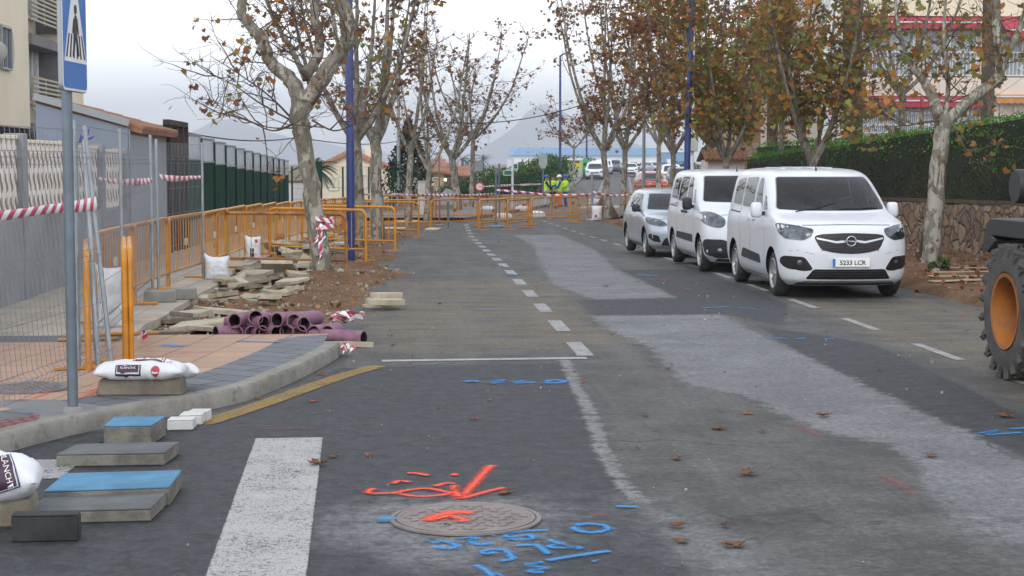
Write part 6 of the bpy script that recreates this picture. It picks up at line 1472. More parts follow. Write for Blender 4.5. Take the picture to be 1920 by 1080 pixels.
def auto_limbs(rnd, H, r0, fork, nl, spread, lean=(0, 0), low=.5):
    top = Vector((lean[0], lean[1], fork)); L = [([(0, 0, -.1), (lean[0]*.3, lean[1]*.3, fork*.4), top, top + Vector((lean[0]*.1, 0, .25))], [r0*1.25, r0, r0*.85, r0*.75])]
    for k in range(nl):
        a = 2*math.pi*k/nl + rnd.uniform(-.5, .5); s_ = spread * rnd.uniform(.55, 1.15); hh = H * rnd.uniform(.8, 1.05)
        st = top - Vector((0, 0, rnd.uniform(0, .15))); L.append(([st, st + Vector((math.cos(a)*s_*.30, math.sin(a)*s_*.30, (hh-fork)*.16)), st + Vector((math.cos(a)*s_*.65, math.sin(a)*s_*.65, (hh-fork)*.45)), st + Vector((math.cos(a)*s_*.85, math.sin(a)*s_*.85, (hh-fork)*.75)), st + Vector((math.cos(a)*s_, math.sin(a)*s_, hh-fork))], [r0*.62, r0*.5, r0*.36, r0*.24, r0*.10]))
    return L
def ptree(label, px, py, y, H, r0, fork, nl, spread, seed, nleaf, size, mat='leaf_autumn', lean=(0, 0), dz=.05, **k):
    rnd = random.Random(seed); base = (P(px, py, y).x, y, gz(y) + dz); return tree(label, base, auto_limbs(rnd, H, r0, fork, nl, spread, lean), seed, nleaf=nleaf, size=size, leafmat=mat, **k)
# left row
ptree('second plane tree, dark trunk half hidden behind the blue lamp post', 676, 440, 40.5, 7.5, .14, 2.6, 4, 1.9, 21, 520, .14, 'leaf_mixed', (-.1, 0), n1=12, L1=1.5, r1=.02, bark='planebarkdark')
ptree('third plane tree with a forked grey trunk right of the blue lamp post', 708, 430, 45.5, 8.5, .17, 2.7, 5, 1.7, 22, 950, .15, 'leaf_autumn', (-.05, 0), n1=13, L1=1.3, r1=.02)
ptree('slim plane tree with a bare crooked side limb behind the grey post', 801, 400, 66, 7.2, .13, 2.0, 4, 1.6, 23, 200, .15, 'leaf_rusty', (.1, 0), n1=12, L1=1.7, r1=.02)
ptree('bare plane tree with pale forked trunk right of the utility cabinets', 859, 372, 80, 8.6, .19, 2.6, 5, 2.2, 24, 360, .16, 'leaf_rusty', (-.3, 0), n1=15, L1=1.9, r1=.02)
ptree('tall thin plane tree left of the rectangular sign back', 884, 368, 86, 8.8, .13, 3.6, 5, 2.6, 25, 720, .17, 'leaf_rusty', (.1, 0), n1=15, L1=1.9, r1=.02)
ptree('bare crown plane tree standing between the slim tree and the conifer', 765, 390, 60, 8.0, .12, 2.7, 4, 1.5, 26, 240, .15, 'leaf_rusty', (.1, 0), n1=14, L1=1.6, r1=.018)
ptree('small rusty leaved street tree in front of the recycling container', 1076, 352, 122, 6.9, .085, 3.2, 5, 2.4, 27, 800, .19, 'leaf_rusty', n1=12, L1=1.7, r1=.022)
# right row
Y1 = 28.0; B = Vector((P(1748, 500, Y1).x, Y1, gz(Y1) + .12)); q = lambda px, py, dy=0: off(px, py, Y1 + dy, B)
limbs = [([q(1742, 520), q(1745, 495), q(1752, 400), q(1760, 310), q(1768, 245), q(1772, 215)], [.21, .165, .155, .145, .14, .15]),
    ([q(1768, 235), q(1800, 205), q(1838, 172), q(1868, 150), q(1876, 120), q(1868, 60), q(1868, -10), q(1866, -80)], [.11, .10, .095, .10, .08, .075, .07, .06]),
    ([q(1870, 155), q(1885, 110), q(1905, 70), q(1922, 20), q(1935, -50)], [.075, .065, .055, .048, .04]),
    ([q(1766, 235), q(1752, 190, .2), q(1738, 160, .3), q(1715, 130, .4), q(1690, 80, .5), q(1680, 0, .6)], [.11, .10, .085, .05, .04, .03]),
    ([q(1772, 225), q(1778, 150, .4), q(1770, 70, .6), q(1775, -40, .8)], [.05, .04, .032, .02]),
    ([q(1785, 235), q(1800, 262, -.3), q(1812, 285, -.4), q(1810, 300, -.4)], [.014, .011, .008, .004]), ([q(1770, 225), q(1730, 230, -.3), q(1690, 235, -.4), q(1660, 215, -.4)], [.022, .016, .011, .005])]
tree('plane tree behind the nearest van with a bent limb reaching right', B, limbs, 31, n1=12, L1=1.2, n2=6, L2=.55, nleaf=560, size=.13, leafmat='leaf_mixed', r1=.013, cluster=.11)
ptree('plane tree rising behind the roof of the nearest van', 1524, 330, 36.5, 8.2, .095, 2.0, 6, 1.9, 32, 3200, .15, 'leaf_mixed', bark='planebarkdark', n1=22, L1=1.25, n2=7, r1=.018, cluster=.15)
ptree('plane tree behind the second white van', 1362, 330, 47.0, 9.4, .105, 2.2, 6, 2.2, 33, 5000, .165, 'leaf_mixed', bark='planebarkdark', n1=22, L1=1.5, n2=7, r1=.018, cluster=.16)
ptree('plane tree right behind the tall blue lamp post', 1262, 330, 60, 10.5, .11, 2.6, 6, 2.6, 34, 3200, .17, 'leaf_autumn', bark='planebarkdark', n1=20, L1=1.6, n2=7, r1=.018, cluster=.16, dz=.1)
ptree('nearer of two plane trees with pale forked trunks on the far right pavement', 1140, 400, 69, 11.0, .145, 2.7, 6, 2.4, 35, 1500, .17, 'leaf_autumn', (-.2, 0), n1=17, L1=1.8, r1=.018, dz=.14)
ptree('farther of two plane trees with pale forked trunks on the far right pavement', 1168, 390, 77, 11.5, .145, 2.9, 6, 2.6, 36, 1500, .17, 'leaf_autumn', (.1, 0), n1=17, L1=1.8, r1=.018, dz=.14)
ptree('leafy plane tree far behind, above the large white car', 1235, 330, 98, 11, .16, 3.5, 6, 3.0, 37, 1400, .2, 'leaf_rusty', n1=15, L1=2, r1=.02)
ptree('brown leaved tree behind the tan house', 1330, 300, 78, 12, .2, 3, 7, 3.6, 38, 3600, .21, 'leaf_mixed', bark='planebarkdark', n1=20, L1=2, r1=.02, dz=.3, cluster=.25)
ptree('olive leaved tree in front of the tan house', 1465, 300, 52, 9.5, .10, 3.0, 6, 1.7, 39, 1100, .16, 'leaf_mixed', bark='planebarkdark', n1=20, L1=1.5, r1=.018, dz=1.0, cluster=.18)
ptree('leafy tree between the two palm trunks', 1690, 300, 44, 7.6, .10, 3.0, 5, 1.6, 40, 600, .14, 'leaf_mixed', bark='planebarkdark', n1=13, L1=1.2, r1=.016, dz=1.0)
# --- trimmed hedges : a dark core wrapped in thousands of leaves
def hedge(label, outline, z0, topfn, seed, n, mat='leaf_hedge', size=.055, name='hedge', cat='hedge', low=None, core=.10):
    """outline: closed list of (x, y); topfn(x, y) gives the height"""
    r = thing(name, label, cat, (0, 0, 0)); rnd = random.Random(seed); pts = [Vector(p) for p in outline]; N_ = len(pts)
    cen = sum(pts, Vector((0, 0))) / N_; mb = MB(); inn = []
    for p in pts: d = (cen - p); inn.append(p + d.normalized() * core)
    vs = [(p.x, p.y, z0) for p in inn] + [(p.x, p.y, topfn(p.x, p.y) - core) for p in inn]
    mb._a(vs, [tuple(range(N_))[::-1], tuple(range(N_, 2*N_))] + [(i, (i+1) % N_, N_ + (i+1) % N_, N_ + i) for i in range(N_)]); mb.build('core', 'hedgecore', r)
    per = [(a, b, (b - a).length) for a, b in zip(pts, pts[1:] + pts[:1])]; tot = sum(l for *_, l in per); x0 = min(p.x for p in pts); x1 = max(p.x for p in pts); y0 = min(p.y for p in pts); y1 = max(p.y for p in pts)
    pa = np.array([[p.x, p.y] for p in pts]); pos = []; pos2 = []
    nt_ = int(n * .35); c = np.array([[rnd.uniform(x0, x1), rnd.uniform(y0, y1)] for _ in range(nt_ * 3)]); ok = c[sdf(c, pa) > 0][:nt_]
    for x, y in ok: pos.append((x, y, topfn(x, y) + .09 * n3(x, y, 2.3, seed) + rnd.gauss(0, .03) + (rnd.uniform(.03, .16) if rnd.random() < .03 else 0)))
    for k in range(n - len(pos)):
        w = rnd.uniform(0, tot)
        for a, b, l in per:
            if w <= l: break
            w -= l
        p = a + (b - a) * (w / max(l, 1e-6)); d = (b - a).normalized(); nn = Vector((d.y, -d.x)); 
        if (cen - p).dot(nn) > 0: nn = -nn
        z = z0 + (topfn(p.x, p.y) - z0) * rnd.random()**.9; s_ = p.x * d.x + p.y * d.y
        o = .10 * n3(s_, z, 1.4, seed) + .06 * n3(s_, z, 4, seed + 2) + rnd.gauss(0, .03)
        o += rnd.uniform(.04, .18) if rnd.random() < .03 else 0; e = topfn(p.x, p.y) - z; o -= max(0, .12 - e) * .6; q_ = (p.x + nn.x * o, p.y + nn.y * o, z)
        if low and z < z0 + low * (1 + .5 * n3(s_, z, .8, 7)): pos2.append(q_)
        else: pos.append(q_)
    leaf_object('foliage', pos, np.random.RandomState(seed).uniform(.6, 1.3, len(pos)) * size, mat, r, seed, LEAF_SM, .2)
    if pos2: leaf_object('woody_base', pos2, np.random.RandomState(seed).uniform(.6, 1.3, len(pos2)) * size, 'leaf_hedge_brown', r, seed + 1, LEAF_SM, .2)
    return r
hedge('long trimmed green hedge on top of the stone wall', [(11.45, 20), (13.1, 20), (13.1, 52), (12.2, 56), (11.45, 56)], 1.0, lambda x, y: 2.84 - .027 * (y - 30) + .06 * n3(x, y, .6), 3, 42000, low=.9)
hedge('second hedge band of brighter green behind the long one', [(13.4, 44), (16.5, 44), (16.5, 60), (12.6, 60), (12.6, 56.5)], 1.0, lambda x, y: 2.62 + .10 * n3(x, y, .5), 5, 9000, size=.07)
# --- palms
def palm(label, x, y, z0, H, r_, seed, nf=26, fl=2.0, lean=0.0, frond='leaf_palm', fine=34, tops=True):
    rnd = random.Random(seed); r = thing('palm_tree', label, 'palm tree', (x, y, z0)); mb = MB(); prof = []
    for i in range(int(H / .16) + 1):
        z = i * .16; prof += [(r_ * (1.18 - .18 * min(1, z / 1.2)), z), (r_ * (1.06 - .1 * min(1, z / 1.2)), z + .10)]
    mb.lathe(prof, 16); mb.v = [(a + lean * (c / H)**2, b, c) for a, b, c in mb.v]; mb.build('trunk', 'palmbark', r, smooth=35)
    mb = MB()
    for k in range(nf):
        a = rnd.uniform(0, 6.283); e = rnd.uniform(-.5, 1.2); L = fl * rnd.uniform(.8, 1.15); p = Vector((lean, 0, H)); d = Vector((math.cos(a) * math.cos(e), math.sin(a) * math.cos(e), math.sin(e))); pts = [p]
        for i in range(9): d = (d + Vector((0, 0, -.16))).normalized(); pts.append(pts[-1] + d * L / 9)
        mb.tube(pts, [.022 * (1 - i / 10) + .002 for i in range(10)], 4, False)
        for j in range(fine):
            t_ = .12 + .88 * j / fine; q, dd = lerp_path(pts, min(t_, .999)); s_ = dd.cross(Vector((0, 0, 1))).normalized()
            for sg in (-1, 1):
                tip = q + (s_ * sg * .8 + dd * .7 + Vector((0, 0, -.35))).normalized() * L * .26 * math.sin(math.pi * min(1, t_ * .9 + .08)); w = dd * .018; mb._a([q - w, q + w, tip], [(0, 1, 2)])
    mb.build('fronds', frond, r); return r
palm('thick palm trunk standing before the left end of the apartment building', P(1600, 260, 50).x, 50, gz(50) + .9, 8.6, .30, 3, nf=34, fl=2.8, lean=-.2)
palm('palm trunk rising before the right side of the apartment building', P(1851, 220, 46).x, 46, gz(46) + .9, 8.5, .19, 4, nf=22, fl=2.4)
palm('feathery palm whose fronds hang over the tan house', P(1448, 240, 64).x, 64, gz(64) + 1.0, 5.6, .22, 6, nf=34, fl=2.6)
palm('small dark palm behind the near plane tree', P(592, 345, 92).x, 92, gz(92), 2.1, .2, 8, nf=26, fl=1.5, frond='leaf_dark')
for i, (px, py, d, lb) in enumerate(((867, 303, 185, 'leftmost of three tiny palms on the skyline'), (884, 304, 185, 'middle one of three tiny palms on the skyline'), (905, 305, 175, 'rightmost of three tiny palms on the skyline'))):
    palm(lb, P(px, 306, d).x, d, 0, P(px, py - 5, d).z, .14, 20 + i, nf=18, fl=1.2, fine=12)
# --- bushes and far trees
def bush(label, x, y, z0, rx, ry, H, seed, n, mat='leaf_green', size=.12, name='bush', cat='bush', lobes=7, group=None):
    r = thing(name, label, cat, (x, y, z0), 0, group); rnd = random.Random(seed); L = [(rnd.uniform(-.6, .6) * rx, rnd.uniform(-.6, .6) * ry, H * rnd.uniform(.3, .72), rnd.uniform(.28, .5)) for _ in range(lobes)]
    pos = []
    for k in range(n):
        lx, ly, lz, lr = rnd.choice(L); v = Vector((rnd.gauss(0, 1), rnd.gauss(0, 1), rnd.gauss(0, 1))).normalized() * (rnd.uniform(.55, 1.0)**.5) * (1 + .2 * n3(k * .01, seed, 3)); pos.append((lx + v.x * rx * lr * 1.2, ly + v.y * ry * lr * 1.2, max(.02, lz + v.z * H * lr)))
    mb = MB(); 
    for k in range(5): a = k * 1.26; mb.tube([(0, 0, -.05), (math.cos(a) * rx * .2, math.sin(a) * ry * .2, H * .3), (math.cos(a) * rx * .4, math.sin(a) * ry * .4, H * .6)], [.06, .045, .02], 5)
    mb.build('stems', 'planebarkdark', r); leaf_object('foliage', pos, np.random.RandomState(seed).uniform(.6, 1.3, n) * size, mat, r, seed, LEAF_SM, .2); return r
def conifer(label, px, py, y, H, R_, seed, n=5000):
    r = thing('conifer', label, 'tree', (P(px, py, y).x, y, gz(y))); rnd = random.Random(seed); mb = MB(); mb.tube([(0, 0, -.1), (0, 0, H * .9)], [.16, .04], 8); mb.build('trunk', 'planebarkdark', r, smooth=50); pos = []
    for k in range(n):
        t_ = rnd.random()**.7; a = rnd.uniform(0, 6.283); rad = R_ * (1 - t_**1.6) * (.55 + .45 * rnd.random()) * (1 + .35 * n3(math.cos(a) * 2, math.sin(a) * 2, 1.3, t_ * 5 + seed)); pos.append((rad * math.cos(a), rad * math.sin(a), .1 + t_ * H))
    leaf_object('crown', pos, np.random.RandomState(seed).uniform(.6, 1.3, n) * .16, 'leaf_dark', r, seed, LEAF_SM, .8); return r
conifer('dark bushy conifer beside the cream gabled house', 766, 380, 84, 4.6, 1.45, 3)
for i, (px, d, w, top, mat, lb) in enumerate(((905, 116, 3.0, 330, 'leaf_dark', 'dark green bush at the left end of the garden row'), (935, 114, 2.6, 318, 'leaf_green', 'green bush behind the round red and white sign'), (960, 116, 2.6, 312, 'leaf_green', 'green bush behind the street name signs'), (995, 118, 2.8, 290, 'leaf_green', 'tallest green bush left of the slim blue lamp post'), (1030, 132, 2.2, 292, 'leaf_green', 'green bush right of the tall sign back'), (1054, 178, 2.6, 291, 'leaf_hedge_brown', 'brownish bush behind the blue lamp post'), (1078, 182, 2.6, 291, 'leaf_green', 'green bush behind the recycling container'), (880, 108, 2.2, 338, 'leaf_green', 'low green bush in front of the terracotta roofs'))):
    x = P(px, 306, d).x; H = P(px, top, d).z - gz(d); bush(lb, x, d, gz(d), w, 1.6, H, 50 + i, 2600, mat, .17, group='bushes along the far garden')
for i, (px, d, w, top) in enumerate(((1185, 215, 5, 312), (1205, 215, 5, 309), (1225, 212, 5, 313), (1250, 200, 5, 305))):
    bush(['olive bush behind the crest of the street, left of the pole', 'olive bush right behind the grey street pole', 'olive bush above the silver car', 'brown green bush under the far blue pole'][i], P(px, 306, d).x, d, .4, w, 2, P(px, top, d).z - .2, 70 + i, 1200, 'leaf_hedge_brown', .3)
bush('bare grey shrub crown showing over the green bushes', P(995, 306, 135).x, 135, gz(135), 2.2, 1.5, P(995, 262, 135).z - gz(135), 90, 60, 'leaf_hedge_brown', .1, lobes=3)
# grass tufts and weeds at the tree on the right
bush('small tuft of green weeds at the foot of the right hand plane tree', P(1748, 515, 27.6).x, 27.3, gz(27) + .12, .22, .2, .20, 95, 160, 'leaf_green', .06, 'weed', 'weed', 4)
# ================================================================ BUILDINGS, WALLS AND FENCES
def ornament_mat():
    m, t, b = newmat('ornament_panel'); N = NT(t); v = N.obj(); s = N.n('ShaderNodeSeparateXYZ', {'Vector': v}).outputs
    u = N.math('MULTIPLY', s['Y'], 1/.26); w = N.math('MULTIPLY', s['Z'], 1/.30)
    fu = N.math('SUBTRACT', N.math('FRACT', N.math('ADD', u, 50)), .5); fw_ = N.math('SUBTRACT', N.math('FRACT', N.math('ADD', w, 50)), .5)
    sh = N.math('ADD', fu, N.math('MULTIPLY', N.math('SINE', N.math('MULTIPLY', fw_, 6.28)), .16))
    d = N.math('ADD', N.math('POWER', N.math('MULTIPLY', sh, 4.2), 2.0), N.math('POWER', N.math('MULTIPLY', fw_, 2.3), 2.0))
    e = N.math('ADD', N.math('POWER', N.math('MULTIPLY', fu, 2.1), 2.0), N.math('POWER', N.math('MULTIPLY', fw_, 2.05), 8.0))
    hole = N.step(d, 1.0, .8); groove = N.step(N.math('ABSOLUTE', N.math('SUBTRACT', N.math('ABSOLUTE', fu), .47)), .03, .01)
    k = N.math('MAXIMUM', N.math('MULTIPLY', hole, .75), N.math('MULTIPLY', groove, .35))
    c = N.mix(N.noise(v, 3, 5, .6), (.85, .81, .75), (.74, .68, .60)); c = N.mix(N.math('MINIMUM', N.math('MULTIPLY', k, 1.3), 1.0), c, (.24, .18, .15))
    t.links.new(c, b.inputs['Base Color']); b.inputs['Roughness'].default_value = .85; t.links.new(N.bump(k, .8, .03), b.inputs['Normal']); b.inputs['Normal'].links[0].from_node.invert = True; MATS['ornament'] = m
ornament_mat()
r = thing('boundary_wall', 'grey boundary wall with cream ornamental screen panels along the left footpath', 'wall', (-5.0, 0, 0))
PW = [(11.0, 14.7), (14.7, 18.3), (18.3, 21.9), (21.9, 25.2), (25.2, 27.4), (27.4, 29.7)]
for i, (a, b_) in enumerate(PW):
    st = .045 * i; zb = 1.36 - .052 * i; zt = 2.24 - .042 * i
    mb = MB(); mb.box((-.12, (a + b_)/2, (zb - .1)/2 - .0), (.22, b_ - a, zb + .1)); mb.build('base', 'wallbase', r)
    mb = MB(); mb.box((-.12, (a + b_)/2, (zb + zt)/2 + .05), (.09, b_ - a - .27, zt - zb - .002)); mb.build('screen_panel', 'ornament', r)
    mb = MB(); mb.box((-.12, (a + b_)/2, zt + .075), (.13, b_ - a - .27, .05)); mb.build('coping', 'cream', r, bevel=.008)
    mb = MB(); mb.box((-.12, b_, zt/2 + .05), (.262, .26, zt + .16)); mb.build('pillar', 'wallbase', r, bevel=.01)
# tile roof helper : real half-round rows
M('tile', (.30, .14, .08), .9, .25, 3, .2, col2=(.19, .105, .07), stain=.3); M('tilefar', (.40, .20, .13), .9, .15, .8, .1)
def tile_roof(parent, a, b, c, d, rows, mat='tile', name='roof', rad=None):
    """a-b eave, d-c ridge; rows of half round tiles run from eave to ridge"""
    a, b, c, d = map(Vector, (a, b, c, d)); mb = MB(); W_ = (b - a).length / rows; up = (b - a).cross(d - a).normalized(); up = up if up.z > 0 else -up
    mb._a([a, b, c, d, a - up*.08, b - up*.08, c - up*.08, d - up*.08], [(0, 1, 2, 3), (7, 6, 5, 4), (0, 4, 5, 1), (2, 6, 7, 3), (1, 5, 6, 2), (0, 3, 7, 4)])
    for k in range(rows):
        f = (k + .5) / rows; p = a.lerp(b, f); q_ = d.lerp(c, f); n = max(1, int((q_ - p).length / .35)); x = (b - a).normalized(); rr = rad or W_ * .36
        for j in range(n):
            s0 = p.lerp(q_, j/n); s1 = p.lerp(q_, (j+1)/n + .02); vs = []
            for s_, sc in ((s0, 1.08), (s1, .85)):
                for i in range(5): an = math.pi * i / 4; vs.append(s_ + x * math.cos(an) * rr * sc + up * (math.sin(an) * rr * sc + .005))
            mb._a(vs, [(i, i+1, 6+i, 5+i) for i in range(4)] + [(4, 3, 2, 1, 0)])
    return mb.build(name, mat, parent)
# grey lean-to house
r = thing('grey_house', 'low blue grey house with a tiled eave beside the boundary wall', 'house', (-5.0, 29.9, 0))
mb = MB(); mb._a([(-1.62, 0, 0), (0, 0, 0), (0, 0, 2.52), (-1.62, 0, 2.96), (-1.62, 4.4, 0), (0, 4.4, 0), (0, 4.4, 2.52), (-1.62, 4.4, 2.96)], [(0, 1, 2, 3), (5, 4, 7, 6), (4, 0, 3, 7), (3, 2, 6, 7)]); mb.build('side_wall', 'greyhouse', r)
mb = MB(); mb.box((.004, 2.2, 1.25), (.03, 4.4, 2.5)); mb.build('front_wall', 'greyfront', r)
mb = MB(); mb.bar((-1.64, -.02, 3.08), (.02, -.02, 2.61), .12, .12); mb.build('verge_trim', 'greyfront', r)
tile_roof(r, (.24, .05, 2.50), (.24, 4.5, 2.50), (-1.62, 4.5, 3.02), (-1.62, .05, 3.02), 24, rad=.065)
# gate
r = thing('driveway_gate', 'dark slatted gate with tall posts between the grey house and the green fence', 'gate', (-5.0, 34.5, 0))
for y in (.1, 1.1, 2.0, 2.7): mb = MB(); mb.box((0, y, 1.36), (.16, .16, 2.70)); mb.build('post', 'darkbrown', r, bevel=.008)
mb = MB(); mb.box((0, 1.4, 2.74), (.14, 2.85, .12)); mb.build('beam', 'darkbrown', r, bevel=.008)
mb = MB()
for k in range(30): mb.box((0, .2 + .083*k, 1.12), (.03, .045, 1.95))
mb.box((0, 1.4, .3), (.05, 2.5, .06)); mb.box((0, 1.4, 2.0), (.05, 2.5, .06)); mb.build('slats', 'plasticdark', r)
# green corrugated fence with translucent top
r = thing('corrugated_fence', 'long dark green corrugated fence with pale translucent top panels', 'fence', (-5.0, 0, 0))
ys_ = [37.4 + 2.6*i for i in range(13)]; mb = MB(); mt_ = MB(); mr = MB(); mw = MB()
for i, (a, b_) in enumerate(zip(ys_, ys_[1:])):
    z = gz((a+b_)/2); dz = -.025 * i; mw.box((-.10, (a+b_)/2, z + .30), (.2, b_ - a, .9))
    rows = [[], []]
    for k in range(25):
        y = a + (b_ - a)*k/24; x = .02 * math.sin(k * 1.571); rows[0].append((x, y, z + .72)); rows[1].append((x, y, z + 2.12 + dz))
    mb.sheet(rows); mt_.box((0, (a+b_)/2, z + 2.40 + dz), (.008, b_ - a - .08, .52)); mr.box((0, (a+b_)/2, z + 2.69 + dz), (.07, b_ - a, .05)); mr.box((0, (a+b_)/2, z + 2.13 + dz), (.06, b_ - a, .04))
    p = MB(); p.box((.02, a, z + 1.35 + dz/2), (.06, .05, 2.66 + dz)); p.build('post', 'postgreen', r)
mw.build('base_wall', 'concrete', r); mb.build('corrugated_sheet', 'fencegreen', r, smooth=180); mt_.build('translucent_panel', 'translucent', r); mr.build('rail', 'galv', r)
# green mesh fence around the side street garden
def mesh_fence(label, pts, H, base=.35, posts=2.4, mat='postgreen', name='mesh_fence', wire='fencegreen', sp=.09):
    r = thing(name, label, 'fence'); mbm = MB(); mw = MB()
    for (a, b_) in zip(pts, pts[1:]):
        a = Vector(a); b_ = Vector(b_); L = (b_ - a).length; n = max(1, round(L / posts))
        for i in range(n + 1):
            q = a.lerp(b_, i/n); z = gz(q.y); p = MB(); p.box((q.x, q.y, z + base + H/2), (.06, .06, H), rz=math.atan2(b_.y-a.y, b_.x-a.x)); p.build('post', mat, r)
        z = gz((a.y + b_.y)/2); m_ = int(L / sp)
        for i in range(m_): q = a.lerp(b_, (i+.5)/m_); z = gz(q.y); mbm.tube([(q.x, q.y, z + base), (q.x, q.y, z + base + H)], .004, 3, False)
        for k in range(5): mbm.tube([(a.x, a.y, gz(a.y) + base + H*k/4), (b_.x, b_.y, gz(b_.y) + base + H*k/4)], .006, 3, False)
        mw.bar((a.x, a.y, gz(a.y) + base/2 - .05), (b_.x, b_.y, gz(b_.y) + base/2 - .05), .18, base + .1)
    mbm.build('wires', wire, r); mw.build('base_wall', 'concrete', r); return r
mesh_fence('green wire mesh fence in front of the cream gabled house', [(-5.0, 70.5), (-3.0, 74), (-.8, 78), (2.3, 82)], 1.85, posts=2.3)
mesh_fence('green mesh fence before the bushes behind the closing barriers', [(2.6, 92), (4.4, 95), (6.2, 99), (8.2, 104)], 1.5, base=.2)
r = thing('fence_panel', 'tall dark green sheet panel at the end of the corrugated fence', 'fence', (P(595, 340, 70).x, 70, gz(70))); mb = MB(); mb.box((0, 0, 1.25), (.42, .08, 2.3)); mb.build('sheet', 'fencegreen', r, bevel=.01); mb = MB(); mb.box((-.24, -.02, 1.25), (.07, .12, 2.5)); mb.build('post', 'postgreen', r)
r = thing('garden_wall', 'short white garden wall with a red topped end beyond the corrugated fence', 'wall', (P(555, 340, 72).x, 72, gz(72))); mb = MB(); mb.box((0, 0, .75), (.7, .2, 1.5)); mb.build('wall_face', 'whitewall', r); mb = MB(); mb.box((0, 0, 1.56), (.8, .3, .1)); mb.build('coping', 'tile', r, bevel=.01)

# ---- windows
def window(parent, X_, w, h, name='window', frame='white', glass='window', fr=.05, mull=1, curtain=False, depth=.06):
    mb = MB(); mb.prism(rect(0, 0, w - .02, h - .02), -.05, -.03, X_); p = mb.build(name, 'curtain' if curtain else glass, parent)
    mb = MB(); mb.prism(rect(-w/2 + fr/2, 0, fr, h), -.04, depth, X_); mb.prism(rect(w/2 - fr/2, 0, fr, h), -.04, depth, X_); mb.prism(rect(0, h/2 - fr/2, w - 2*fr, fr), -.04, depth - .004, X_); mb.prism(rect(0, -h/2 + fr/2, w - 2*fr, fr), -.04, depth - .004, X_)
    for k in range(1, mull + 1): mb.prism(rect(-w/2 + w*k/(mull+1), 0, fr*.8, h - 2*fr), -.02, depth*.7, X_)
    mb.build('window_frame', frame, p); return p
# wall plane facing +X : local x runs along +Y, y up, z out
def side_face(x, y, z): return Matrix(((0, 0, 1, x), (1, 0, 0, y), (0, 1, 0, z), (0, 0, 0, 1)))
# cream apartment block on the left
r = thing('apartment_building', 'cream apartment block with a round cornered window and grey balconies at the left edge', 'building', (-12.76, 0, 0))
mb = MB(); mb.box((-4.0, 50.5, 6.2), (8.0, 12.6, 6.3)); mb.build('front_block', 'cream', r, bevel=.02)
mb = MB(); mb.box((-4.0, 50.5, 1.5), (7.4, 11.8, 3.1)); mb.build('ground_floor', 'balcony', r)
mb = MB(); mb.box((-4.8, 61.3, 4.6), (8.0, 9.2, 9.2)); mb.build('rear_block', 'cream', r)
# round cornered window on the front block
w_ = P(14, 90, 53.4); X_ = side_face(.0, 53.6, w_.z)
out = [(-1.3, -.72), (.62, -.72), (.86, -.62), (1.04, -.4), (1.12, -.05), (1.10, .3), (.96, .62), (.72, .78), (-1.3, .78)]
mb = MB(); mb.prism(out, .0, .012, X_); wi = mb.build('window', 'cream', r); M('recess', (.50, .43, .33), .9, .05, 1, 0)
mb = MB(); mb.prism([(x * .96, y * .94) for x, y in out], .012, .016, X_); mb.build('reveal', 'recess', wi)
window(wi, X_ @ Matrix.Translation((-.22, .0, .06)), 1.25, 1.36, 'pane', 'blueframe' if 'blueframe' in MATS else 'galv', 'window', .06, 1)
# balcony tower
mb = MB(); mb.box((-4.0, 63.9, 4.6), (8.0, 4.2, 9.2)); mb.build('end_wall', 'cream', r)
for z0 in (1.75, 4.75, 7.75):
    mb = MB(); mb.box((-.35, 59.3, z0 + 1.32), (.9, 4.9, .36)); mb.build('balcony_slab', 'balcony', r, bevel=.01)
    mb = MB(); mb.box((-.35, 61.62, z0), (.9, .22, 2.28)); mb.build('side_screen', 'balcony', r)
    mb = MB()
    for k in range(8): mb.box((.06, 59.2, z0 - 1.0 + .15*k), (.05, 4.4, .07))
    for y in (57.2, 59.2, 61.2): mb.box((.02, y, z0 - .5), (.05, .07, 1.15))
    mb.build('railing', 'shutter', r)
    for y in (58.1, 60.3): window(r, side_face(-.70, y, z0 + .25), 1.7, 2.0, 'window', 'white', 'window', .10, 1, curtain=True)
mb = MB(); mb.box((.3, 56.4, 2.75), (.9, 6.5, .35)); mb.build('canopy', 'darkbrown', r)
mb = MB(); 
for k in range(12): mb.bar((-.1, 47 + k, 2.35), (.9, 47 + k, 2.75), .06)
mb.build('canopy_slats', 'darkbrown', r)
# pale disc at the left margin, taken for a round sign's back
w_ = P(-6, 96, 50); mb = MB(); mb.lathe([(0, 0), (.29, .0), (.31, .03), (.26, .07), (0, .10)], 26, Matrix.Translation((w_.x, 50, w_.z)) @ Matrix.Rotation(R(35), 4, 'Z') @ Matrix.Rotation(R(90), 4, 'X')); mb.tube([(w_.x, 50.1, w_.z), (-12.8, 50.6, w_.z - .3)], .03, 8); setp(mb.build('round_disc', 'bin', smooth=60), 'pale round disc at the left picture edge before the window', 'disc')

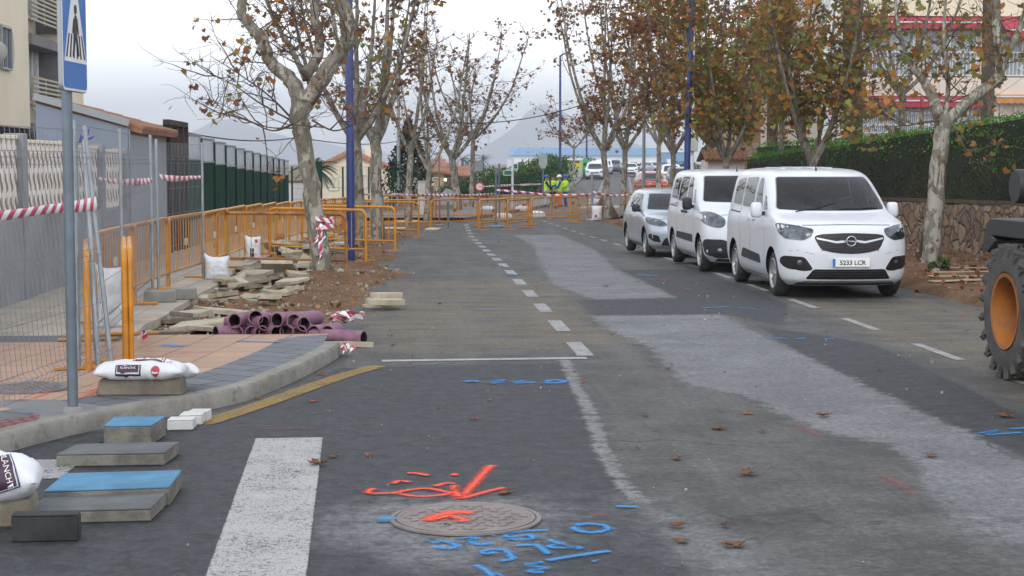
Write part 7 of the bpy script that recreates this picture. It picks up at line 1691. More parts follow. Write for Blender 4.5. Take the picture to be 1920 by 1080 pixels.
# cream gabled house beyond the mesh fence
def gable_house(label, pxl, pxr, pxa, ye, ya, d, depth, wall, roofmat, name='house', win=None):
    a = P(pxl, ye, d); b_ = P(pxr, ye, d); ap = P(pxa, ya, d); g_ = gz(d) - .1; r = thing(name, label, 'house', (a.x, d, g_)); w = b_.x - a.x; ze = a.z - g_; za = ap.z - g_; xa = ap.x - a.x
    mb = MB(); f = [(0, 0, 0), (w, 0, 0), (w, 0, ze), (xa, 0, za), (0, 0, ze)]; bk = [(x, depth, z) for x, y, z in f]; mb._a(f + bk, [(0, 1, 2, 3, 4), (9, 8, 7, 6, 5), (1, 6, 7, 2), (5, 0, 4, 9)]); mb.build('wall', wall, r)
    for (x0, z0) in ((0, ze), (w, ze)):
        dx = (x0 - xa); k = 1.10; tile_roof(r, (xa + dx*k, -.25, za + .05 + (z0 - za)*k), (xa + dx*k, depth + .2, za + .05 + (z0 - za)*k), (xa, depth + .2, za + .05), (xa, -.25, za + .05), 14, roofmat)
    for (px, py, ww, hh) in (win or []): q = P(px, py, d); window(r, facing((q.x - a.x, -.02, q.z - g_)), ww, hh, 'window', 'white', 'window', .06, 1)
    mb = MB(); mb.box((xa + w*.22, depth*.4, za + .1), (.35, .35, .7)); mb.build('chimney', wall, r); return r
gable_house('cream house with a red tiled gable beyond the green mesh fence', 590, 738, 655, 320, 288, 104, 8, 'cream', 'tilefar', win=[(680, 340, .5, .9), (625, 345, .6, .8)])
for i, (a, b_, ye, yr, d) in enumerate(((786, 832, 322, 299, 112), (812, 856, 326, 306, 118), (838, 882, 330, 312, 124))):
    p = P(a, ye, d); q = P(b_, ye, d); g_ = gz(d) - .1; r = thing('terrace_house', ['leftmost', 'middle', 'rightmost'][i] + ' of three terracotta roofed terrace houses behind the trees', 'house', (p.x, d, g_), 0, 'terracotta roofed terrace'); w = q.x - p.x; ze = p.z - g_; zr = P(a, yr, d).z - g_
    mb = MB(); mb.box((w/2, 2.5, ze/2), (w, 5, ze)); mb.build('wall', 'tanwall', r); tile_roof(r, (-.2, -.4, ze), (w + .2, -.4, ze), (w + .2, 2.6, zr), (-.2, 2.6, zr), 12, 'tilefar'); tile_roof(r, (-.2, 5.4, ze), (w + .2, 5.4, ze), (w + .2, 2.6, zr), (-.2, 2.6, zr), 12, 'tilefar')
    window(r, facing((w*.55, -.02, ze*.55)), .9, .9, 'window', 'white', 'window', .06, 1); mb = MB(); mb.box((w*.3, 2.6, zr + .2), (.4, .4, .7)); mb.build('chimney', 'tanwall', r)
lm, t_, b_ = newmat('litlamp'); b_.inputs['Emission Color'].default_value = (1, .75, .4, 1); b_.inputs['Emission Strength'].default_value = 3; MATS['litlamp'] = lm
q = P(835, 337, 111.4); mb = MB(); mb.sphere((q.x, q.y, q.z), .10, 10, 8); o = mb.build('wall_lamp', 'litlamp', smooth=180); setp(o, 'small lit wall lamp under the terracotta eaves', 'lamp'); mb = MB(); mb.bar((q.x, q.y, q.z), (q.x, q.y + .5, q.z + .1), .03); mb.build('bracket', 'black', o)
# warehouse with the blue roof
a = P(962, 306, 320); b_ = P(1232, 306, 320); r = thing('warehouse', 'long white warehouse with a pale blue roof band on the skyline', 'building', (a.x, 320, -.2)); w = b_.x - a.x
mb = MB(); mb.box((w/2, 10, 1.5), (w, 20, 3.1)); mb.build('wall', 'farwhite', r); zt = P(962, 277, 320).z + .2; zb = P(962, 292, 320).z + .2
mb = MB(); mb._a([(-.3, -.3, zb), (w + .3, -.3, zb), (w + .1, .5, zt), (.9, .5, zt), (-.3, 20, zb), (w + .3, 20, zb), (w + .1, 20, zt), (.9, 20, zt)], [(0, 1, 2, 3), (1, 5, 6, 2), (4, 0, 3, 7), (3, 2, 6, 7), (5, 4, 7, 6), (4, 5, 1, 0)]); mb.build('roof_band', 'roofblue', r)
for k in range(9): mb = MB(); mb.box((w*(k + .5)/9, -.03, 1.5), (1.3, .06, 1.6)); mb.build('window', 'window', r)
q = P(1264, 306, 240); r = thing('warehouse', 'small blue walled shed behind the far trunks', 'building', (q.x, 240, .2)); mb = MB(); mb.box((0, 2, 1.7), (4, 4, 3.2)); mb.build('wall', 'roofblue', r); mb = MB(); mb.box((0, 2, 3.35), (4.3, 4.3, .14)); mb.build('roof', 'farwhite', r); mb = MB(); mb.box((-.6, -.02, 1.2), (1.0, .06, 2.2)); mb.build('door', 'farwhite', r)

# ---- right side: retaining wall of rounded stones
m, t, b = newmat('fieldstone'); N = NT(t); v = N.obj(); w = N.n('ShaderNodeVectorMath', {0: v, 1: N.n('ShaderNodeVectorMath', {0: N.n('ShaderNodeTexNoise', {'Vector': v, 'Scale': 2.5, 'Detail': 3}).outputs['Color'], 'Scale': .42}, operation='SCALE').outputs[0]}, operation='ADD').outputs[0]
ms = N.n('ShaderNodeMapping', {'Vector': w, 'Scale': (1, 1, 1.25)}).outputs[0]; vd = N.n('ShaderNodeTexVoronoi', {'Vector': ms, 'Scale': 2.7}, feature='DISTANCE_TO_EDGE').outputs['Distance']; vc = N.n('ShaderNodeSeparateColor', {0: N.n('ShaderNodeTexVoronoi', {'Vector': ms, 'Scale': 2.7}).outputs['Color']}).outputs
c = N.mix(vc[0], (.27, .17, .10), (.17, .12, .085)); c = N.mix(N.math('MULTIPLY', N.step(vc[1], .6, .65), .7), c, (.33, .25, .17)); c = N.mix(N.math('MULTIPLY', N.step(N.noise(v, 12, 5, .7), .4, .7), .5), c, (.12, .085, .06)); c = N.mix(N.step(vd, .05, .02), c, (.085, .065, .05))
t.links.new(c, b.inputs['Base Color']); b.inputs['Roughness'].default_value = .95; t.links.new(N.bump(N.math('ADD', N.step(vd, 0, .14), N.math('MULTIPLY', N.noise(v, 25, 4, .7), .25)), .9, .06), b.inputs['Normal']); MATS['fieldstone'] = m
r = thing('stone_wall', 'low retaining wall of rounded brown stones below the long hedge', 'wall'); mb = MB(); rows = []
for y in [18 + .25*i for i in range(180)]:
    rows.append([(11.22 + .05 * n3(y, k, .9) + .03 * n3(y, k*.3, 3), y, gz(y) - .05 + 1.19 * k / 8) for k in range(9)] + [(11.48, y, gz(y) + 1.14)])
mb.sheet(rows); mb.build('masonry', 'fieldstone', r, smooth=180); mb = MB(); mb.bar((11.36, 18, 1.18), (11.36, 28, 1.18), .30, .07); mb.build('coping', 'stonewallmortar', r); mb = MB(); mb.bar((11.36, 28, 1.18), (11.36, 60, .80), .30, .07); mb.build('coping', 'stonewallmortar', r)
# planks and stake on the verge
rnd = random.Random(9)
for i, (px, py, lb) in enumerate(((1795, 523, 'nearest plank of the pale boards lying on the soil right of the plane tree'), (1800, 515, 'second plank of the pale boards on the soil'), (1815, 508, 'third plank of the pale boards on the soil'), (1822, 502, 'farthest plank of the pale boards on the soil'))):
    g = G(px, py, .14); mb = MB(); mb.box((0, 0, .0), (1.0 + .1*i, .16, .018)); o = mb.build('plank', 'plank', bevel=.004); o.location = (g.x, g.y, verge_h(g.x, g.y) + .004); o.rotation_euler = (.03 - .02*i, .02*(i % 2), .35 - .12*i); setp(o, lb, 'plank', 'boards lying on the right hand soil')
a = P(1723, 456, 30.5); b_ = P(1743, 378, 31.2); mb = MB(); mb.tube([(a.x, a.y, verge_h(a.x, a.y) - .05), b_], .035, 8); setp(mb.build('stake', 'timber', smooth=50), 'dark slanting stake leaning between the van and the plane tree', 'stake')
# apartment building with red awnings
FY = 58.0; bx0 = P(1540, 100, FY).x; bx1 = bx0 + 15; r = thing('apartment_building', 'pinkish apartment building with red awnings and white window bars behind the hedge', 'building', (bx0, FY, 0)); zP = lambda py: P(1700, py, FY).z; xP = lambda px: P(px, 150, FY).x - bx0
mb = MB(); mb.box((7.5, 5, 6), (15, 10, 12.4)); mb.build('wall', 'pinkwall', r); mb = MB(); mb.box((.3, -.12, 6), (.62, .3, 12.4)); mb.build('corner_pillar', 'white', r, bevel=.01)
mb = MB(); mb.box((7.5, -.11, zP(163)), (14.3, .2, zP(145) - zP(180))); mb.build('floor_band', 'pinkwall', r, bevel=.01); mb = MB(); mb.box((7.5, -.13, zP(12)), (14.3, .24, zP(-8) - zP(30))); mb.build('floor_band', 'cream', r, bevel=.01)
M('facadeglass', (.34, .40, .44), .12, .2, .6, 0)
def barred_window(x0, x1, y0, y1, yr, lab=None):
    """px extents; rounded lower right corner, white bars with a ring below the rail yr"""
    w = xP(x1) - xP(x0); h = zP(y0) - zP(y1); cx_ = (xP(x0) + xP(x1))/2; cz = (zP(y0) + zP(y1))/2; X_ = facing((cx_, -.03, cz))
    out = [(-w/2, h/2), (-w/2, -h/2), (w/2 - .35, -h/2), (w/2 - .12, -h/2 + .10), (w/2, -h/2 + .4), (w/2, h/2)]
    mb = MB(); mb.prism(out, 0, .02, X_); p = mb.build('window', 'facadeglass', r); hr = zP(yr) - zP(y1); mb = MB()
    n = max(4, int(w / .13))
    for k in range(n + 1): mb.prism(rect(-w/2 + w*k/n, -h/2 + hr/2, .022, hr - .02), .10, .125, X_)
    mb.prism(rect(0, -h/2 + hr, w, .05), .095, .135, X_); mb.prism(rect(0, -h/2 + .03, w - .3, .04), .095, .13, X_)
    for cxx in ((-w*.25, w*.25) if w > 2 else (0,)):
        mb.tube([X_ @ Vector((cxx + .2*math.cos(a*.35), -h/2 + hr*.5 + .2*math.sin(a*.35), .14)) for a in range(19)], .016, 5, False)
    mb.build('bars', 'rail', p)
    mb = MB()
    for xx in (-w/2 + .03, w/2 - .03, 0): mb.prism(rect(xx, .0 if xx < w*.4 else .2, .06, h if xx < w*.4 else h - .45), .02, .06, X_)
    mb.build('window_frame', 'rail', p)
for x0, x1 in ((1612, 1712), (1728, 1830), (1868, 1960), (1975, 2080)): barred_window(x0, x1, 48, 143, 98); barred_window(x0, x1, -110, -10, -40)
for x0, x1 in ((1615, 1720), (1730, 1840)):
    w = xP(x1) - xP(x0); h = zP(196) - zP(250); X_ = facing(((xP(x0) + xP(x1))/2, -.03, (zP(196) + zP(250))/2)); mb = MB(); mb.prism(rect(0, 0, w, h), 0, .02, X_); p = mb.build('window', 'facadeglass', r); mb = MB(); n = int(w/.14)
    for k in range(n): 
        xx = -w/2 + w*(k + .5)/n
        for j in range(5): zz = -h/2 + h*(j + .5)/5; mb.prism([(xx, zz + h/10), (xx - .05, zz), (xx, zz - h/10), (xx + .05, zz)], .08, .10, X_) if j % 2 else mb.prism(rect(xx, zz, .022, h/5), .08, .10, X_)
        mb.prism(rect(xx + w/n/2, 0, .015, h), .08, .1, X_)
    mb.prism(rect(0, h/2 - .02, w, .05), .075, .105, X_); mb.prism(rect(0, -h/2 + .02, w, .05), .075, .105, X_); mb.build('lattice_grille', 'rail', p)
for x0, x1 in ((1875, 1960),): window(r, facing(((xP(x0) + xP(x1))/2, -.02, (zP(192) + zP(245))/2)), xP(x1) - xP(x0), zP(192) - zP(245), 'window', 'rail', 'facadeglass', .08, 2)
def awning(x0, x1, y0, y1, mat, out_=.5):
    a_ = xP(x0); b2 = xP(x1); zt = zP(y0); zb = zP(y1); mb = MB(); n = int((b2 - a_)/.22)
    mb._a([(a_, -.13, zt), (b2, -.13, zt), (b2, -out_, zb + .16), (a_, -out_, zb + .16), (a_, -.13, zt - .04), (b2, -.13, zt - .04), (b2, -out_, zb + .12), (a_, -out_, zb + .12)], [(0, 1, 2, 3), (7, 6, 5, 4), (0, 3, 7, 4), (1, 5, 6, 2)])
    for k in range(n):
        xa = a_ + (b2 - a_)*k/n; xb = a_ + (b2 - a_)*(k + 1)/n; xm = (xa + xb)/2; mb._a([(xa, -out_, zb + .16), (xb, -out_, zb + .16), (xb, -out_ - .004, zb - .05), (xm, -out_ - .004, zb - .10), (xa, -out_ - .004, zb - .05)], [(0, 1, 2, 3, 4)])
    p = mb.build('awning', mat, r); mb = MB(); mb.tube([(a_, -out_ - .01, zb + .15), (b2, -out_ - .01, zb + .15)], .03, 6)
    for xx in (a_ + .3, b2 - .3): mb.tube([(xx, -.12, zb + .05), (xx, -out_, zb + .14)], .02, 5)
    mb.build('awning_frame', 'rail', p)
awning(1614, 1846, 180, 198, 'awning'); awning(1600, 1856, 30, 52, 'awning'); awning(1866, 1985, 26, 68, 'awning', 1.0); awning(1860, 1985, 176, 190, 'orangeawning')
# tan house with the balustrade
HY = 80.0; hx = P(1386, 200, HY).x; z8 = lambda py: P(1450, py, HY).z; r = thing('tan_house', 'tan house with a white balustrade terrace half hidden by the trees', 'house', (hx, HY, 0)); w = P(1548, 200, HY).x - hx
mb = MB(); mb.box((w/2, 4, z8(178)/2), (w, 8, z8(178))); mb.build('wall', 'tanwall', r); mb = MB(); mb.box((w/2 + .6, 6, (z8(178) + z8(55))/2), (w - 1.0, 4, z8(55) - z8(178))); mb.build('upper_wall', 'cream', r)
mb = MB(); mb.box((w/2, -.3, z8(181)), (w + .5, 1.0, .3)); mb.build('terrace_slab', 'cream', r, bevel=.02)
mb = MB(); nB = 22
for k in range(nB): mb.lathe([(.05, 0), (.05, .05), (.035, .1), (.075, .3), (.035, .6), (.05, .7), (.05, .78)], 8, Matrix.Translation((w*(k + .5)/nB, -.7, z8(176))))
mb.box((w/2, -.7, z8(176) + .82), (w + .3, .2, .1)); mb.build('balustrade', 'white', r, smooth=50)
for k, px in enumerate((1405, 1440, 1475, 1510)): mb = MB(); q_ = P(px, 215, HY); mb.box((q_.x - hx, -.05, z8(215)), (.5, .12, z8(190) - z8(244))); mb.build('window', 'window', r); mb = MB(); mb.lathe([(.16, 0), (.13, .1), (.12, z8(186) - z8(248)), (.16, z8(184) - z8(248))], 10, Matrix.Translation((q_.x - hx + .55, -.6, z8(248)))); mb.build('column', 'tanwall', r, smooth=50)
for px in (1455, 1500): q_ = P(px, 120, HY); window(r, facing((q_.x - hx, 3.97, z8(118))), 1.1, 1.5, 'window', 'white', 'window', .07, 1)
tile_roof(r, (-.1, 3.6, z8(58)), (w + .4, 3.6, z8(58)), (w + .4, 7, z8(30)), (-.1, 7, z8(30)), 18, 'tilefar')
# rubble slope below the tan house, hut
mb = MB(); rows = []
for i in range(40):
    y = 62 + i*.45; rows.append([(11.6 + k*.28, y, gz(y) + .6 + min(2.6, max(0, k*.28 - .4)*.75) * min(1, i/8) + .22*n3(k*.28, y, 1.4)) for k in range(32)])
mb.sheet(rows); struct(mb.build('stony_slope', 'fieldstone', smooth=30))
q = P(1362, 318, 66); r = thing('white_hut', 'small white hut with a red door and tiled roof behind the second van', 'hut', (q.x, 66, gz(66) + .3)); zt = P(1362, 300, 66).z - gz(66) - .3; mb = MB(); mb.box((0, .8, zt/2), (1.5, 1.6, zt)); mb.build('wall', 'whitewall', r); mb = MB(); mb.box((.12, -.02, zt*.42), (.75, .05, zt*.8)); mb.build('door', 'carred', r)
tile_roof(r, (-.9, -.25, zt), (.9, -.25, zt), (.9, .8, zt + .45), (-.9, .8, zt + .45), 9); tile_roof(r, (-.9, 1.85, zt), (.9, 1.85, zt), (.9, .8, zt + .45), (-.9, .8, zt + .45), 9)
q = P(1298, 300, 54); r = thing('meter_post', 'white pole carrying a pale box beside the right blue lamp post', 'post', (q.x, 54, gz(54) + .1)); mb = MB(); mb.tube([(0, 0, 0), (0, 0, 7.2)], .055, 10); mb.build('pole', 'white', r, smooth=50)
mb = MB(); mb.box((.0, -.12, P(1298, 272, 54).z - gz(54)), (.30, .2, .62)); mb.build('box', 'cabinet', r, bevel=.02); mb = MB(); mb.box((0, -.1, P(1298, 240, 54).z - gz(54)), (.16, .16, .22)); mb.build('upper_box', 'green', r, bevel=.02)
# containers
q = P(1079, 330, 160); r = thing('recycling_container', 'grey recycling container with a yellow front on the far pavement', 'container', (q.x, 160, gz(160) + .15)); mb = MB(); mb.box((0, .6, .85), (1.42, 1.2, 1.7), taper=.97); mb.build('body', 'bin', r, bevel=.04); mb = MB(); mb.box((0, .0, 1.22), (1.05, .05, .55)); mb.build('yellow_panel', 'binlabel', r, bevel=.01)
mb = MB(); mb.box((0, .6, 1.76), (1.5, 1.28, .12)); mb.build('lid', 'farwhite', r, bevel=.03); mb = MB(); mb.box((0, -.02, 1.5), (.8, .05, .16)); mb.build('slot', 'ink', r)
q = P(1097, 330, 166); r = thing('glass_container', 'green dome shaped glass container beside the recycling container', 'container', (q.x - .1, 166, gz(166) + .1)); mb = MB(); mb.lathe([(.55, 0), (.66, .1), (.70, .7), (.66, 1.2), (.5, 1.6), (.25, 1.82), (0, 1.9)], 20); mb.build('body', 'green', r, smooth=60)
mb = MB(); mb.lathe([(.14, -.04), (.16, .02), (.12, .03), (0, .0)], 14, facing((0, -.66, 1.25))); mb.build('opening', 'ink', r); mb = MB(); mb.tube([(-.12, 0, 1.88), (-.1, 0, 2.05), (.1, 0, 2.05), (.12, 0, 1.88)], .025, 6); mb.build('hook', 'galv', r)
# overhead cables
def cable(label, pts, sag):
    mb = MB(); P_ = [Vector(p) for p in pts]; out = []
    for a, b_ in zip(P_, P_[1:]):
        for k in range(16): t_ = k/16; out.append(a.lerp(b_, t_) - Vector((0, 0, sag*4*t_*(1 - t_))))
    mb.tube(out + [P_[-1]], .022, 5); setp(mb.build('cable', 'ink', smooth=180), label, 'cable')
cable('dark overhead cable sagging across the sky right of centre', [P(800, 226, 75), P(1110, 190, 75), P(1400, 118, 80)], .45)
cable('dark overhead cable above the green corrugated fence on the left', [P(300, 236, 45), P(560, 257, 62), P(760, 262, 90)], .25)
# ================================================================ PEOPLE, FALLEN LEAVES
def skinned(name, verts, edges, radii, mat, parent, sub=1, root=0):
    me = bpy.data.meshes.new(name); me.from_pydata([tuple(v) for v in verts], edges, []); o = bpy.data.objects.new(name + '_tmp', me); COL.objects.link(o)
    o.modifiers.new('s', 'SKIN'); me.skin_vertices[0].data
    for i, r_ in enumerate(radii):
        d = me.skin_vertices[0].data[i]; d.radius = r_ if isinstance(r_, tuple) else (r_, r_); d.use_root = (i == root)
    o.modifiers[0].use_smooth_shade = True
    if sub: o.modifiers.new('u', 'SUBSURF').levels = sub
    dg = bpy.context.evaluated_depsgraph_get(); nm = bpy.data.meshes.new_from_object(o.evaluated_get(dg)); bpy.data.objects.remove(o); bpy.data.meshes.remove(me)
    nm.materials.clear(); nm.materials.append(MATS[mat]); nm.name = name; p = bpy.data.objects.new(name, nm); COL.objects.link(p); p.parent = parent; return p
def person(label, x, y, rz, jacket, trousers, vest, helmet, arms=((.55, .25), (.5, .3)), legs=(0, 0), headturn=0, H=1.74, z=None, lower='boots'):
    """faces local -Y; arms: (shoulder swing, elbow bend) for left and right"""
    r = thing('person', label, 'person', (x, y, gz(y) if z is None else z), rz); k = H / 1.74; r.scale = (k, k, k)
    V = []; E = []; Rr = []
    def add(p, rad, link=None):
        V.append(Vector(p)); Rr.append(rad)
        if link is not None: E.append((link, len(V) - 1))
        return len(V) - 1
    pel = add((0, 0, .95), (.145, .115)); wa = add((0, 0, 1.10), (.135, .105), pel); ch = add((0, -.01, 1.30), (.165, .115), wa); nk = add((0, .01, 1.47), (.058, .058), ch); jw = add((0, -.015, 1.545), (.068, .078), nk); hd = add((0, -.005, 1.64), (.078, .094), jw); add((0, .005, 1.71), (.06, .07), hd); nose = add((0, -.118, 1.60), (.014, .014), jw)
    L_ = {}
    for s_, sw in ((-1, legs[0]), (1, legs[1])):
        hp = add((s_*.095, 0, .88), (.088, .092), pel); kn = add((s_*.11, -.30*sw - .01, .49), (.058, .060), hp); an = add((s_*.12, .08*sw - .20*max(0, sw) * 0 + (.10 if sw < 0 else 0), .09), (.040, .042), kn); to = add((s_*.135, V[an].y - .17, .045), (.038, .028), an); L_[s_] = (hp, kn, an, to)
    A_ = {}
    for s_, (sw, bd) in ((-1, arms[0]), (1, arms[1])):
        sh = add((s_*.185, 0, 1.40), (.062, .062), ch); el = add((s_*(.235), -.28*math.sin(sw), 1.40 - .28*math.cos(sw)), (.046, .046), sh); a2 = sw + bd; wr_ = add((s_*(.215 - .07*bd), V[el].y - .25*math.sin(a2), V[el].z - .25*math.cos(a2)), (.030, .026), el)
        dr = (V[wr_] - V[el]).normalized(); pm = add(V[wr_] + dr*.06, (.036, .018), wr_); A_[s_] = (sh, el, wr_)
        side = dr.cross(Vector((s_, 0, .2))).normalized()
        for f in range(4):
            b_ = V[pm] + dr*.03 + side*(f - 1.5)*.019; k1 = add(b_ + dr*.015, .009, pm); k2 = add(V[k1] + (dr + Vector((-s_*.3, 0, -.1))).normalized()*(.04 - .004*abs(f - 1.2)), .008, k1); add(V[k2] + (dr*.6 + Vector((-s_*.7, 0, -.2))).normalized()*.028, .007, k2)
        t1 = add(V[wr_] + dr*.035 + side*.038, .010, pm); add(V[t1] + (dr + side*.5).normalized()*.035, .008, t1)
    body = skinned('body', V, E, Rr, 'skin', r)
    for s_ in (-1, 1): mb = MB(); mb.sphere((s_*.032, -.094, 1.640), .010, 8, 6); mb.build('eye', 'ink', body); mb = MB(); mb.sphere((s_*.086, 0, 1.63), (.014, .03, .036), 8, 6); mb.build('ear', 'skin', body, smooth=180)
    mb = MB(); mb.sphere((0, .012, 1.675), (.088, .104, .085), 14, 9); mb.v = [q for q in mb.v]; h = mb.build('hair', 'hair', r, smooth=180)
    if helmet:
        mb = MB(); mb.lathe([(.118, 1.655), (.122, 1.665), (.118, 1.70), (.100, 1.755), (.06, 1.79), (0, 1.80)], 20); mb.v = [(a, b_ * 1.12 + .005, c_) for a, b_, c_ in mb.v]
        mb.prism([(.11*math.cos(R(a)), -.10 + -.085*math.sin(R(a))) for a in range(0, 181, 20)], 1.652, 1.664); mb.tube([(0, -.12, 1.72), (0, -.05, 1.79), (0, .06, 1.795), (0, .12, 1.74)], .014, 6); mb.build('hard_hat', helmet, r, smooth=50)
    # clothes : the same skeleton, a little fuller
    def sub_(ids, grow): m_ = {a: i for i, a in enumerate(ids)}; return [V[a] for a in ids], [(m_[a], m_[b_]) for a, b_ in E if a in m_ and b_ in m_], [tuple(q + grow for q in Rr[a]) for a in ids]
    ids = [pel, wa] + [L_[s_][i] for s_ in (-1, 1) for i in range(3)]; v_, e_, r_ = sub_(ids, .020); skinned('trousers', v_, e_, r_, trousers, r)
    ids = [pel, wa, ch] + [A_[s_][i] for s_ in (-1, 1) for i in range(3)]; v_, e_, r_ = sub_(ids, .018); r_ = [r_[0], r_[1], r_[2]] + r_[3:]; skinned('jacket', v_, e_, r_, jacket, r)
    for s_ in (-1, 1):
        hp, kn, an, to = L_[s_]; skinned('boot', [V[an] + Vector((0, .02, .07)), V[an] + Vector((0, .01, -.035)), V[to]], [(0, 1), (1, 2)], [(.056, .056), (.052, .05), (.048, .036)], lower, r)
    if vest:
        rows = []
        for z_, rx, ry in ((.82, .205, .160), (.95, .198, .155), (1.10, .190, .150), (1.30, .212, .158), (1.40, .195, .140), (1.46, .12, .105)): rows.append([(rx*math.cos(R(a))*1.0, ry*math.sin(R(a)) - .005, z_) for a in range(0, 361, 18)])
        mb = MB(); mb.sheet(rows); vo = mb.build('vest', vest, r, smooth=180); vo.modifiers.new('t', 'SOLIDIFY').thickness = .008
        for z_, rx, ry in ((.92, .2065, .163), (1.06, .199, .158)): mb = MB(); mb.sheet([[(rx*math.cos(R(a)), ry*math.sin(R(a)) - .005, z_ + dz) for a in range(0, 361, 18)] for dz in (0, .05)]); mb.build('reflective_band', 'reflective', vo, smooth=180)
    return r
D = 91.5; wx = lambda px, d=D: P(px, 385, d).x
person('worker with a blue and white helmet and pale trousers, leftmost of the group, facing right', wx(1025), D, R(78), 'navy', 'palecloth', 'hiviz', 'helmetblue', ((.5, .7), (.3, .3)), (.25, -.1))
person('worker in dark trousers half hidden in the middle of the group', wx(1037, D + 1.0), D + 1.0, R(25), 'navy', 'navy', 'hiviz', None, ((.2, .3), (.4, .6)), (0, .1))
person('worker with a white helmet and bright orange trousers, facing left', wx(1049), D + .2, R(-80), 'bluecloth', 'orangeviz', 'hiviz', 'helmetwhite', ((.6, .9), (.4, .7)), (.1, -.1))
person('worker with a blue helmet and jeans, rightmost of the group', wx(1060, D + .9), D + .9, R(-60), 'hiviz', 'bluecloth', 'hiviz', 'helmetblue', ((.2, .2), (.5, .8)), (-.15, .2))
person('distant person in a navy top and pale cap walking on the far pavement', P(1000, 340, 118).x, 118, R(30), 'navy', 'palecloth', None, 'helmetwhite', ((.3, .4), (-.2, .3)), (.3, -.2), z=gz(118) + .15)
q = P(1012, 340, 116); r = thing('traffic_cone', 'small orange cone on the far pavement left of the workers', 'traffic cone', (q.x, 116, gz(116) + .15)); mb = MB(); mb.lathe([(.2, .03), (.06, .72), (0, .74)], 16); mb.build('cone', 'orangeviz', r, smooth=50); mb = MB(); mb.box((0, 0, .02), (.5, .5, .04)); mb.build('base', 'orangeviz', r, bevel=.01); mb = MB(); mb.lathe([(.148, .28), (.112, .45)], 16); mb.build('band', 'reflective', r, smooth=50)

# ---- single dry leaves on the asphalt
leaf_mat('drybrown', [(.24, .11, .045), (.30, .14, .055), (.20, .085, .04), (.34, .19, .09), (.16, .07, .04)], .1); leaf_mat('dryorange', [(.42, .15, .04), (.36, .11, .035)], .1); leaf_mat('drydark', [(.10, .04, .028), (.13, .055, .035)], .05)
def dry_leaf(label, px, py, s, seed, mat):
    g = G(px, py); rs = np.random.RandomState(seed); base = LEAF_BIG * np.array([rs.uniform(.7, 1.25), rs.uniform(.75, 1.1), 1]) + rs.normal(0, .045, LEAF_BIG.shape) * np.array([1, 1, 0]); a = rs.uniform(0, 6.28); v = base * s; curl = rs.uniform(.05, .6)
    z = np.abs(v[:, 0]) * curl * .55 + np.abs(v[:, 1] - s*.2) * curl * .25 + rs.uniform(0, .12, len(v)) * s; x = v[:, 0] * (1 - .25*curl); y = v[:, 1] - s*.2
    mb = MB(); pts = [(x[i]*math.cos(a) - y[i]*math.sin(a), x[i]*math.sin(a) + y[i]*math.cos(a), z[i]) for i in range(len(v))]; n = len(pts); cxy = (0, 0, .004); mb._a(pts + [cxy], [(i, (i+1) % n, n) for i in range(n)])
    stem = Vector(pts[0]); mb.tube([stem, stem * 1.6 + Vector((.01, 0, .01)), stem * 2.4 + Vector((.02, .01, 0))], .0018, 4); o = mb.build('fallen_leaf', mat, smooth=180); o.location = (g.x, g.y, gz(g.y) + .008); setp(o, label, 'leaf', 'dry plane leaves on the road'); o.modifiers.new('t', 'SOLIDIFY').thickness = .0015; return o
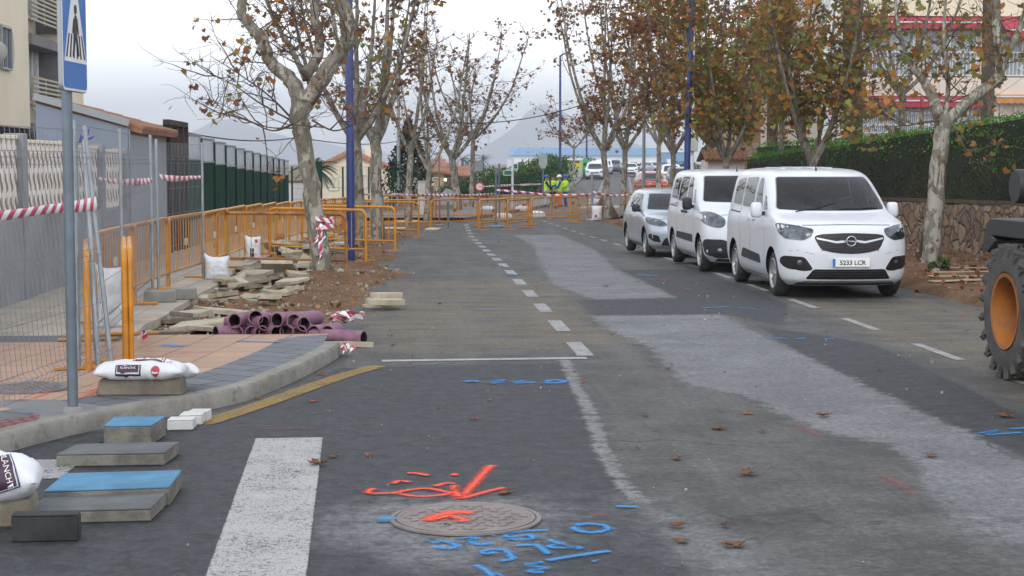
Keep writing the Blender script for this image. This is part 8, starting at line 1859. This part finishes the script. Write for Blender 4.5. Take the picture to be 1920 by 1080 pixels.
LV = [(1401,777,.085,'dryorange','upright orange leaf on the asphalt left of the big pale patch'),(1348,805,.13,'drybrown','flat reddish brown leaf left of the pale patch edge'),(1404,891,.12,'drybrown','crumpled brown leaf in the lower right of the road'),(1268,862,.09,'drybrown','pale brown leaf right of the concrete seam'),(1429,812,.06,'drybrown','small curled leaf below the orange upright one'),(1267,990,.11,'drybrown','brown leaf near the lower end of the concrete seam'),(1378,1026,.13,'drybrown','flat pink brown leaf at the bottom right of the road'),(1277,1018,.09,'drybrown','dark leaf near the bottom right of the blue writing'),(1360,989,.07,'drydark','small dark leaf in the lower right of the road'),(596,873,.13,'drybrown','large curled leaf lying on the white bar'),(624,858,.08,'drybrown','leaf touching the top of the white bar'),(691,856,.065,'dryorange','small orange leaf right of the white bar'),(588,754,.07,'dryorange','orange leaf above the white bar near the yellow line'),(888,787,.065,'dryorange','small orange leaf in the middle of the dark lane'),(918,752,.055,'dryorange','orange leaf below the blue writing row'),(1094,717,.06,'dryorange','orange leaf right of the blue oval'),(1149,627,.08,'dryorange','orange brown leaf at the left tip of the pale patch'),(1135,538,.13,'dryorange','orange leaf on the upper grey patch'),(948,926,.10,'drybrown','tan leaf above the manhole cover'),(850,988,.08,'drydark','dark leaf lying on the manhole cover'),(1252,694,.06,'drydark','dark leaf on the pale patch'),(1260,686,.045,'drybrown','small leaf touching the dark one on the pale patch'),(1746,857,.10,'drybrown','curled leaf on the lower right pale patch'),(1884,782,.12,'drybrown','reddish leaf near the right picture edge'),(1543,782,.12,'drybrown','reddish leaf on the edge of the pale patch'),(1650,697,.06,'drydark','small red leaf on the dark strip before the tractor wheel'),(1548,624,.06,'drybrown','small leaf between the parking dashes'),(735,650,.07,'drydark','dark leaf near the left end of the white stop line'),(731,632,.06,'drybrown','brown leaf at the mouth of the lone pipe'),(824,571,.07,'drydark','dark leaf in the sandy part of the left bay'),(827,664,.05,'drybrown','small leaf above the stop line'),(484,750,.06,'dryorange','orange leaf by the kerb above the yellow line'),(600,704,.11,'drybrown','crumpled leaves against the kerb end'),(1196,843,.05,'drydark','tiny dark leaf right of the seam'),(1210,781,.05,'drydark','tiny dark leaf in the middle of the right lane')]
for i, (px, py, s, mt, lb) in enumerate(LV): dry_leaf(lb, px, py, s, 100 + i, mt)
# leaf litter and gravel on the verge : nobody could count it
rs = np.random.RandomState(8); xy = np.stack([rs.uniform(7.3, 11.1, 1500), rs.uniform(20, 60, 1500)], 1); pos = [(x, y, verge_h(x, y) + .015) for x, y in xy]
xy2 = np.stack([rs.uniform(-2.7, -.2, 260), rs.uniform(18, 50, 260)], 1); pos += [(x, y, dirt_h(x, y) + .015) for x, y in xy2]
o = leaf_object('leaf_litter', pos, rs.uniform(.04, .12, len(pos)), 'drybrown', None, 5, LEAF_BIG, 0.0); o['kind'] = 'stuff'
rs = np.random.RandomState(18); xy = np.stack([rs.uniform(-.3, 7.2, 150), rs.uniform(12, 50, 150)], 1); o = leaf_object('leaf_litter', [(x, y, gz(y) + .012) for x, y in xy], rs.uniform(.015, .04, 150), 'drydark', None, 6, LEAF_SM, 0.0); o['kind'] = 'stuff'
# ================================================================ AIR
hz = MB(); hz.box((0, 2720, 96), (11300, 5700, 198)); ho = hz.build('haze', 'white')
m = bpy.data.materials.new('haze'); m.use_nodes = True; t = m.node_tree; t.nodes.clear(); o_ = t.nodes.new('ShaderNodeOutputMaterial'); pv_ = t.nodes.new('ShaderNodeVolumePrincipled')
pv_.inputs['Color'].default_value = (.86, .92, 1.0, 1); pv_.inputs['Density'].default_value = .00044; pv_.inputs['Anisotropy'].default_value = .5; t.links.new(pv_.outputs[0], o_.inputs['Volume'])
ho.data.materials.clear(); ho.data.materials.append(m); ho['kind'] = 'stuff'
